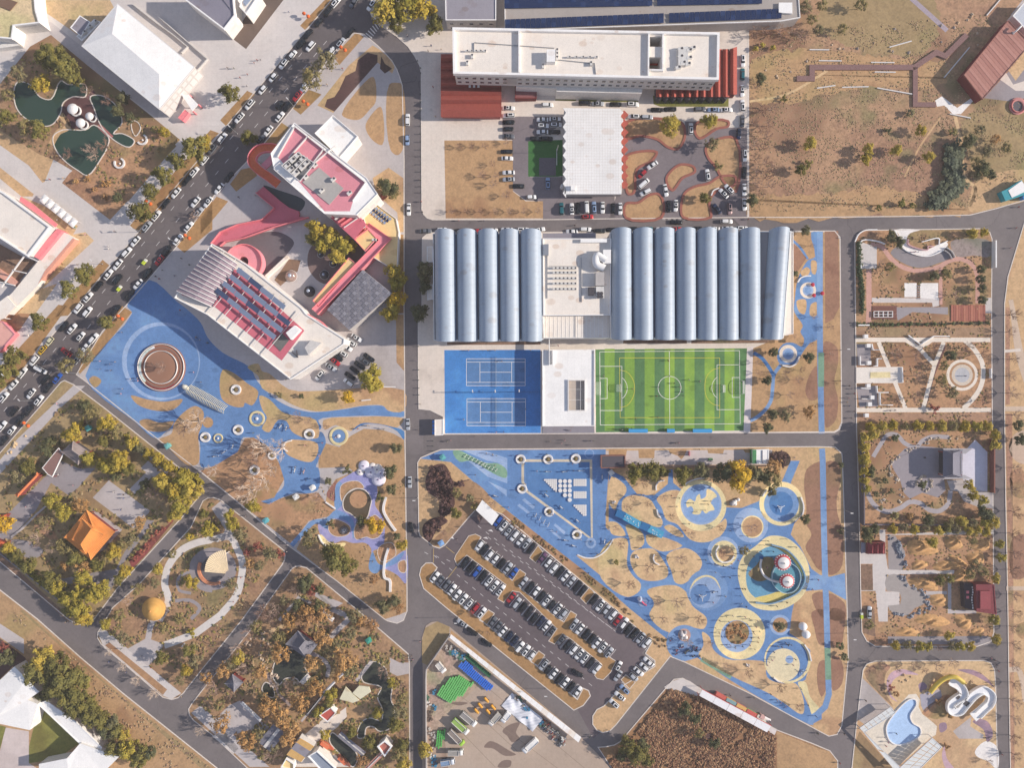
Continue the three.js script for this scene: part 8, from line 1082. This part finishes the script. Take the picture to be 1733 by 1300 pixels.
const mv=place(thing('delivery_trike','lime delivery trike farther up the avenue lane','trike'),'B1',1190,885,0,.01,AV);const trike=o=>{mesh('cargo_box',box(1.5,1.1,1,-.5,.95,0),M('#b8c83c'),o);mesh('cab',box(.9,1.2,.9,.8,.9,0),M('#d8d8cc'),o);for (const [a,b] of [[.9,0],[-.8,.45],[-.8,-.45]]){const w=mesh('wheel',new THREE.CylinderGeometry(.28,.28,.14,10).rotateX(Math.PI / 2),tyre,o);w.position.set(a,.28,b);}};trike(mv);trike(place(thing('delivery_trike','lime delivery trike farther down the avenue lane','trike'),'B1',985,1100,0,.01,AV));trike(place(thing('park_buggy','small green and white buggy beside the garden lawn','buggy'),'D5',398,1255,0,.05,1.57));
{const sc=(k,x,y,lb,grp)=>{const o=place(thing('scooter',lb,'scooter',grp),k,x,y,0,.13,rr(.5,1.1));mesh('body',merge([box(1.1,.3,.28,0,.5,0),box(.12,.7,.5,.5,.75,0)]),M(pick(['#3a3c42','#8a3438','#c9c9c6','#4a5a74','#77787c'])),o);for (const a of [-.5,.55]){const w=mesh('wheel',new THREE.CylinderGeometry(.24,.24,.1,10).rotateX(Math.PI / 2),tyre,o);w.position.set(a,.24,0);}};
for (let i=0;i<46;i++){const t=rnd(),u=rr(-22,22);sc('E3',1130+190*t+u,920+190*t-u*.9,'scooter parked in the crowded strip beside the yard shed','yard scooters');}for (let i=0;i<14;i++) sc('E4',500+rr(-10,240),320+rr(-30,70),'scooter parked on the small blue round','scooters on the blue round');
const cl=(x,y,s,c,lb)=>{const m=mesh('goods_pile',merge([0,1,2,3,4].map(()=>box(s*rr(.3,.7),s*rr(.3,.6),s*rr(.3,.7),s*rr(-.7,.7),s*.25,s*rr(-.7,.7),rnd()*3))),M(c,'grain'));place(m,'E3',x,y);tag(m,lb,'goods','yard goods');};const gc=['#3f7fa0','#8a8680','#b5aea6','#4a6f5c','#6b5a50','#d4d0ca'];for (let i=0;i<44;i++){const t=rnd(),e=i % 3;e===0?cl(400+110*t+rr(-30,30),330+90*t+rr(-20,30),1.6,pick(gc),'heap of goods near the upper yard corner'):e===1?cl(235+rr(-15,40),620+660*t,1.5,pick(gc),'heap of goods along the left yard wall'):cl(880+480*t+rr(-8,40),700+395*t+rr(-12,20),1.5,pick(gc),'heap of goods under the long shed roof');}}
// boulders
const rg=[1,2,3].map(i=>{const g=new THREE.IcosahedronGeometry(1,1),p=g.attributes.position;for (let j=0;j<p.count;j++){const x=p.getX(j),y=p.getY(j),z=p.getZ(j),f=.8 + .3*Math.sin(x*3+i*2)*Math.cos(z*4+i) + .12*Math.sin(y*5+i);p.setXYZ(j,x*f,y*f*.8,z*f);}g.computeVertexNormals();return g;}),rocks=(lb,grp,cols,n,line,w,s)=>{const q=sm(line,false,6);for (let i=0;i<n;i++){const p=q[Math.floor(rnd()*q.length)],[x,z]=W(p[0]+rr(-w,w),p[1]+rr(-w,w)),m=mesh('boulder',pick(rg),M(pick(cols),'grain'));m.position.set(x,.2,z);m.scale.setScalar(s*rr(.5,1.15));m.rotation.y=rnd()*6;tag(m,lb,'boulder',grp);}};
rocks('grey blue boulder in the upper quarry rockery','upper quarry boulders',['#7d8490','#8d929b','#6b717d'],40,T('D5',[620,620,690,650,710,740,740,790,760,880]),4,.9);rocks('grey blue boulder in the lower quarry rockery','lower quarry boulders',['#8a8e96','#9a9ba0','#777b85'],44,[...T('D5',[740,950,800,1020,900,1060,940,1130,960,1200,860,1230,780,1280]),...T('E5',[660,20])],4,.85);rocks('pale boulder around the gravel basin of the rock garden','basin boulders',['#c9b8a4','#b8a694','#d4c6b4'],46,[...T('C5',[1180,1080,1000,1080,900,1120,780,1170,660,1260]),...T('D5',[620,60,680,140,740,240,720,310,540,330])],4,.75);rocks('pale boulder on the small islet of the gravel basin','islet boulders',['#cbbcaa','#b5a594'],18,T('D5',[850,200,880,140,960,150,970,230,900,240]),2,.8);
rocks('tan boulder scattered in the field','field boulders',['#c9b49a','#bda384','#a89a90'],34,Q([1290,110,1400,95,1500,85,1600,60,1650,40]),30,.7);rocks('tan boulder beside the avenue path','verge boulders',['#d0b896','#c9ac84'],7,T('C1',[80,1180,190,1060,220,1040]),3,1.1);rocks('pale stone in the pond garden','pond garden stones',['#b5a08c','#a89484','#c9b6a0'],50,T('E2',[360,280,520,220,500,420,560,520,660,600,780,590,420,640]),6,.8);rocks('sandy stone in the slide garden','slide garden stones',['#c9a884','#d4b892'],24,T('E5',[640,600,760,560,900,640,1060,760,1180,860,1280,600,1360,620]),9,.7);
}
// ---------- people ----------
function personGeo(pose,sd){
let s=sd*71+3;const r=()=>{s=(s*1664525+1013904223)>>>0;return s / 4294967296;};
const n=36,S=.95,mc=new MarchingCubes(n,M('#888888'),false,false,20000),w=pose?.2:.03,a=pose?.22:.05;
const bones=[[0,.9,0,0,1.38,0,.145,.165],[0,1.38,0,0,1.5,.02,.07,.06],[0,1.58,.02,0,1.64,.02,.105,.1]];
for (const q of [-1,1]) bones.push([q*.09,.88,0,q*.1,.48,q*w + .04,.095,.07],[q*.1,.48,q*w + .04,q*.1,.09,q*w*1.5-(q<0?.08:0),.065,.05],[q*.1,.06,q*w*1.5 - .02,q*.12,.05,q*w*1.5 + .14,.05,.045],[q*.2,1.36,0,q*.26,1.08,-q*a*.6,.065,.055],[q*.26,1.08,-q*a*.6,q*.24,.82,-q*a + .08,.052,.048]);
const hs=mc.halfsize;
for (let k=0;k<n;k++) for (let j=0;j<n;j++) for (let i=0;i<n;i++){
const x=(i-hs) / hs*S,y=(j-hs) / hs*S + .86,z=(k-hs) / hs*S;let e=0;
for (const b of bones){const dx=b[3]-b[0],dy=b[4]-b[1],dz=b[5]-b[2],t=clamp(((x-b[0])*dx+(y-b[1])*dy+(z-b[2])*dz) / (dx*dx+dy*dy+dz*dz)),d=Math.hypot(x-b[0]-dx*t,y-b[1]-dy*t,z-b[2]-dz*t)-b[6]-(b[7]-b[6])*t;e +=Math.exp(-d*42);}
mc.field[n*n*k+n*j+i]=Math.log(e) / 42;
}
mc.isolation=0;mc.update();const P=Array.from(mc.positionArray.slice(0,mc.count*3));for (let i=0;i<P.length;i +=3){P[i]*=S;P[i+1]=P[i+1]*S + .86;P[i+2]*=S;}
const g=new THREE.BufferGeometry();g.setAttribute('position',new THREE.Float32BufferAttribute(P,3));g.setAttribute('normal',new THREE.Float32BufferAttribute(Array.from(mc.normalArray.slice(0,mc.count*3)),3));return g;
}
const bodies=[personGeo(0,1),personGeo(1,2)],outfits=[['black','#26262a','#2a2c36'],['white','#e2ded8','#3a4050'],['red','#a83c40','#2c2e38'],['blue','#3f5f94','#34363e'],['grey','#77757a','#2b2b30'],['pink','#d49aa4','#4a4c58'],['green','#4c6a52','#33343c'],['beige','#bfa88c','#4a4440']];
const dressed=[];outfits.forEach(([nm,top,leg],i)=>bodies.forEach((b,p)=>{const g=b.clone(),q=g.attributes.position,c=[];const col=[top,leg,'#c89a80','#1f1a18','#2a2624'].map(h=>new THREE.Color(h));for (let j=0;j<q.count;j++){const y=q.getY(j),z=q.getZ(j),x=Math.abs(q.getX(j));const k=y>1.66||(y>1.52&&z<0)?3:y>1.47?2:y<.11?4:x>.19&&y<.86?2:y>.88?0:1;c.push(col[k].r,col[k].g,col[k].b);}g.setAttribute('color',new THREE.Float32BufferAttribute(c,3));dressed.push([nm,p,g]);}));
const clothM=M('#ffffff',null,{vertexColors:true});
const crowd=[];
function people(k,where,list,y=.13,mass=false){for (const e of list.split(';')){const [px,py]=e.trim().split(' ').map(Number),[nm,p,g]=pick(dressed),m=new THREE.Mesh(g,clothM);place(m,k,px,py,.8,y,rnd()*6.28);m.scale.setScalar(rnd()<.3?rr(.7,.85):rr(.95,1.06));if (mass){m.updateMatrix();const c=g.clone();c.applyMatrix4(m.matrix);crowd.push(c);continue;}m.castShadow=m.receiveShadow=true;m.name=numbered('person');scene.add(m);tag(m,`person in ${nm} top ${p ? 'walking' : 'standing'} ${where}`,'person','people');}}
people('A2','on the plaza beside the avenue','435 510;460 490;485 485;220 555;270 555;380 605;320 630;375 700;100 790;715 95');people('A2','on the path below the corner island','1030 690;1155 560;1680 290');people('A3','on the school forecourt','215 415;320 400;255 710;275 950;45 290;240 370');
people('B1','on the plaza beside the avenue','410 210;520 200;940 635;885 755;890 775;635 905;760 915;470 540;700 660');people('B1','in front of the arts centre vault','1480 855;1545 905;1325 950;1270 1000;1300 1020;1425 995');people('B2','at the arts centre entrance','310 355;445 340');people('B3','on the road above the vaults','465 545;670 545;1410 585;35 690',.02);people('B3','on the school kerb','150 215;170 475;160 390;160 910');people('B4','on the road above the vaults','1275 525;1135 535',.02);
people('C1','on the blue spiral plaza','820 440;940 445;905 465;910 515;820 505;995 205;1065 585;1125 580;1130 600;1470 25;1600 245;1630 265;1690 290;1000 665;1580 530;1640 610;990 705');people('C1','on the walk beside the avenue','540 800;490 935;270 1085;285 1130;470 785;240 230');
people('C2','in the blue plaza gardens','695 590;465 520;470 870;460 950;500 960;670 950;700 990;720 985;910 1050;900 1075;990 1105;960 1190;965 1210;1100 1060;850 1125;870 1125;1280 990;1360 965;1450 985;1490 995;1375 970;430 1025;60 290;580 1180');people('C3','at the tennis courts','545 352;700 352;760 352;1050 352;1010 830;505 915;770 1018;830 1018;815 440');people('C3','on the road below the sports block','370 1095;400 1085;595 1055;135 1000;1325 1085;1300 1110;1375 1125;1540 1090;1210 1095;150 790;115 435',.02);people('C3','behind the changing rooms','1275 312;1350 1000;1375 1005');
people('C4','on the football pitch','500 348;655 593;740 605;535 620;580 650;605 720;600 690;415 650;390 725;195 665;485 435;495 560;220 910;400 895;415 725;-40 560;-60 800');people('C4','beside the team shelters','90 995;150 985;465 998;110 1000;185 988;40 995');people('C4','on the road below the sports block','545 1110;570 1105;-120 1090',.02);people('C4','on the terrace','960 1195;1510 1225;740 1160;720 1270');
people('C5','on the garden road','70 190;235 600;330 665;350 705;290 775;310 805;325 905;350 850;300 740;310 640',.02);people('C5','in the cube and ring gardens','680 840;1290 885;1375 820;1440 855;870 1125;920 1225;640 845;1250 560');people('D1','in the temple garden','930 255;1010 305;985 400;1010 275;1165 440;215 375;480 110;520 990;505 925;660 980;470 130;600 200');people('D1','on the lower left road','240 1055;945 1140',.02);people('D2','on the garden lane','370 450;700 680;700 740;920 855;1315 1165',.02);people('D2','on the circle garden walk','330 950;240 1005;160 1030;270 1090;265 1150;160 650');people('D2','in the lilac garden','570 345;1500 600;830 90;770 50;1600 640;1400 820;1330 640');
people('D3','on the blue play area','870 380;600 115;1260 580;1230 565;1490 880;1520 915;1590 760;1275 250;1080 360;700 60;760 40;1100 85;1400 80;1180 250;1480 600;1450 560;1230 440;1170 430;1250 390;930 240;1010 190;1030 250;1390 610;1460 640;1540 660',.13,true);people('C3','around the top ring planters','930 1210;1000 1275;1150 1220;1230 1270;1380 1210;1450 1270;1430 1190;1180 1200;690 1190;740 1200;770 1210;1390 1280');people('D3','in the car park entrance','480 680;450 640;490 540',.02);
people('D4','on the playground paths','265 275;285 285;510 285;575 305;555 375;445 525;625 570;655 515;990 570;1090 470;1130 615;1155 690;1265 690;1300 655;830 770;790 810;480 865;265 710;850 1155;950 1105;660 1120;790 1015;870 910;1660 1050;1705 970;1640 910;1450 640;1525 705;985 950;1000 870');people('D4','around the small lawn ring wall','1025 775;1055 810;865 840;895 850;935 855;980 865;1000 840;830 760;1015 750;1090 760;1110 740',.13,true);people('D4','on the flower play mat','810 355;790 405;690 345;830 330;720 420',.13,true);people('D4','around the mushroom towers','1210 745;1240 740;1330 790;1120 890;1200 830;1060 880;1065 940;1090 1045;1110 1045;1150 900;1260 800;1290 870;1180 780;1340 740;1140 850;1370 1185;1075 1105;1450 1155;1070 1170;1085 1165;1120 1190',.13,true);
people('E4','around the brush maze','905 100;960 70;1010 60;1110 70;1150 90;1210 100;1230 190;1220 240;1215 275;1190 335;1150 300;1030 320;960 300;920 230;930 180;870 160;990 300;1175 190;1190 210;1130 130;980 110;1160 240;1090 310;1200 150;900 200',.13,true);people('E4','on the sandy round','1380 310;1410 315;1470 290;1490 300;1440 280;1345 355;1350 400;1310 440;1290 460;1500 460;1520 415;1330 420;1460 300',.13,true);people('E4','around the white clustered sculpture','500 260;515 250;575 320;545 335;640 340;660 340;690 330;720 345;750 330;680 390;480 310;620 360',.13,true);people('E4','on the path beside the station','1625 790;1565 655;1320 700;1370 750;1440 800;1400 770;1690 880');people('E4','on the road beside the station','990 710;1190 730;1705 1020',.02);
people('E5','by the paddling pool','690 1020;620 1090;600 1055;605 1120;440 750');people('E5','at the slide garden corner','1490 420;1510 460;1520 510;1450 1060;1550 1190;1380 530;1460 610;1475 630;1420 1055',.02);people('E5','on the garden road','230 1260;50 1020;345 1070;265 1020;1460 405',.02);people('E1','on the lower left road','540 110;890 435;1030 520;1480 720',.02);people('E1','on the circle garden pavement','1150 390;1235 480;990 330');people('E2','in the pond garden','1690 385;1700 400;1035 490;1050 935;910 1240');people('E3','beside the service yard','90 415;80 430;150 270;80 385;1545 1035;1530 1050',.02);people('B5','on the far right road','1685 435;1665 605;1620 770;245 685',.02);people('B5','on the white garden path','840 800;810 805;870 800');
{const m=mesh('crowd',mergeGeometries(crowd),clothM);stuff(m,'crowd of visitors around the playground rounds','crowd');}
// ---------- undergrowth: uncountable dry tufts ----------
{
const inside=(p,q)=>{let c=false;for (let i=0,j=q.length-1;i<q.length;j=i++) if ((q[i][1]>p[1])!==(q[j][1]>p[1])&&p[0]<(q[j][0]-q[i][0])*(p[1]-q[i][1]) / (q[j][1]-q[i][1])+q[i][0]) c=!c;return c;};
const hb=hard.map(q=>[Math.min(...q.map(p=>p[0])),Math.min(...q.map(p=>p[1])),Math.max(...q.map(p=>p[0])),Math.max(...q.map(p=>p[1])),q]);
const tg=leafGeo(5,9,.3,.5,21,.1);
const tufts=(name,label,pts,n,cols,s0,s1,hh=.5,thr=.1)=>{const x0=Math.min(...pts.map(p=>p[0])),x1=Math.max(...pts.map(p=>p[0])),y0=Math.min(...pts.map(p=>p[1])),y1=Math.max(...pts.map(p=>p[1])),list=[];for (let i=0;i<n;i++){const p=[rr(x0,x1),rr(y0,y1)];if (Math.sin(p[0]*.11+2*Math.sin(p[1]*.07))+Math.sin(p[1]*.13+1.7*Math.sin(p[0]*.05))+rr(-1,1)<thr) continue;if (!inside(p,pts)||hb.some(h=>p[0]>h[0]&&p[0]<h[2]&&p[1]>h[1]&&p[1]<h[3]&&inside(p,h[4]))) continue;list.push(p);}
const m=new THREE.InstancedMesh(tg,leafM('#ffffff'),list.length),o=new THREE.Object3D(),c=new THREE.Color();list.forEach((p,i)=>{const [x,z]=W(p[0],p[1]),s=rr(s0,s1);o.position.set(x,.15+s*.15,z);o.scale.set(s,s*rr(hh*.6,hh),s);o.rotation.y=rnd()*6.28;o.updateMatrix();m.setMatrixAt(i,o.matrix);c.set(pick(cols));m.setColorAt(i,c);});m.name=numbered(name);m.castShadow=m.receiveShadow=true;scene.add(m);stuff(m,label,'undergrowth');};
const dry=['#c4a07a','#b08c6c','#bc9c70','#a08068','#c8ac80'],mix=['#9a8a4c','#ab9656','#b08c5c','#827a46','#b89c70','#98785a','#76704a'];
tufts('dry_reeds','brown dry reeds covering the waste ground',Q([1135,1165,1060,1260,1030,1290,1050,1330,1310,1330,1312,1245,1180,1172]),26000,['#9a7050','#8a6248','#a87f5a','#7a5642','#b58d66'],.3,1.4,.7,-.9);tufts('field_grass','dry grass tufts over the upper right field',Q([1268,60,1733,20,1733,300,1640,350,1268,360]),16000,[...dry,'#9a8a5c','#a89a68'],.2,.55,.35);tufts('hillside_grass','straw tufts on the slope beside the lower road',T('E1',[0,30,150,20,700,480,1733,1300,1280,1300,960,1000,640,700,500,330]),5000,dry,.3,.9);
tufts('garden_undergrowth','low mixed planting in the temple garden',Q([125,660,335,822,200,985,140,1045,10,945,10,780]),6500,mix,.4,1.5,.45);tufts('garden_undergrowth','low mixed planting in the circle garden',Q([360,850,475,940,410,1040,292,1175,178,1080,240,995]),5000,mix,.4,1.3,.45);tufts('garden_undergrowth','low mixed planting in the pond garden',Q([506,966,688,1112,690,1300,420,1290,330,1205]),9000,mix,.4,1.4,.5);tufts('garden_undergrowth','low planting in the right show gardens',Q([1455,400,1672,395,1676,1085,1470,1085]),9000,[...mix,...dry],.2,.8,.4);tufts('garden_undergrowth','low planting around the hall ponds',T('A1',[250,400,1250,960,1460,1140,1060,1620,0,1080,0,700]),2400,mix,.4,1.2);tufts('verge_tufts','dry tufts on the lilac play garden lawn',Q([545,800,686,790,688,1040,650,1040,500,925]),2200,[...dry,'#9a8a50'],.2,.6);tufts('verge_tufts','dry shrubs along the car park verge',[...T('D3',[860,415,1733,1100]),...T('E4',[330,210,470,250,480,390,330,250]),...T('D3',[1733,1150,820,440])],9000,['#96744e','#a8835a','#866644','#8f7a4a'],.4,1.2);
}
// ---------- labels: things that look alike are told apart by their place ----------
{
const by=new Map();for (const o of things){const k=o.userData.label;if (!by.has(k)) by.set(k,[]);by.get(k).push(o);}
const ord=n=>{const s=['th','st','nd','rd'],v=n % 100;return n+(s[(v-20) % 10]||s[v]||s[0]);};
for (const [k,a] of by){if (a.length<2) continue;const xs=a.map(o=>o.position.x),zs=a.map(o=>o.position.z),hor=Math.max(...xs)-Math.min(...xs)>=Math.max(...zs)-Math.min(...zs);if (a.length>60) continue;a.sort((p,q)=>hor?p.position.x-q.position.x:p.position.z-q.position.z);a.forEach((o,i)=>{o.userData.label=`${k}, ${i === 0 ? (hor ? 'leftmost' : 'topmost') : i === a.length - 1 ? (hor ? 'rightmost' : 'lowest') : ord(i + 1) + ' from ' + (hor ? 'left' : 'top')}`;if (!o.userData.group) o.userData.group='alike things';});}
}
renderer.render(scene,camera);
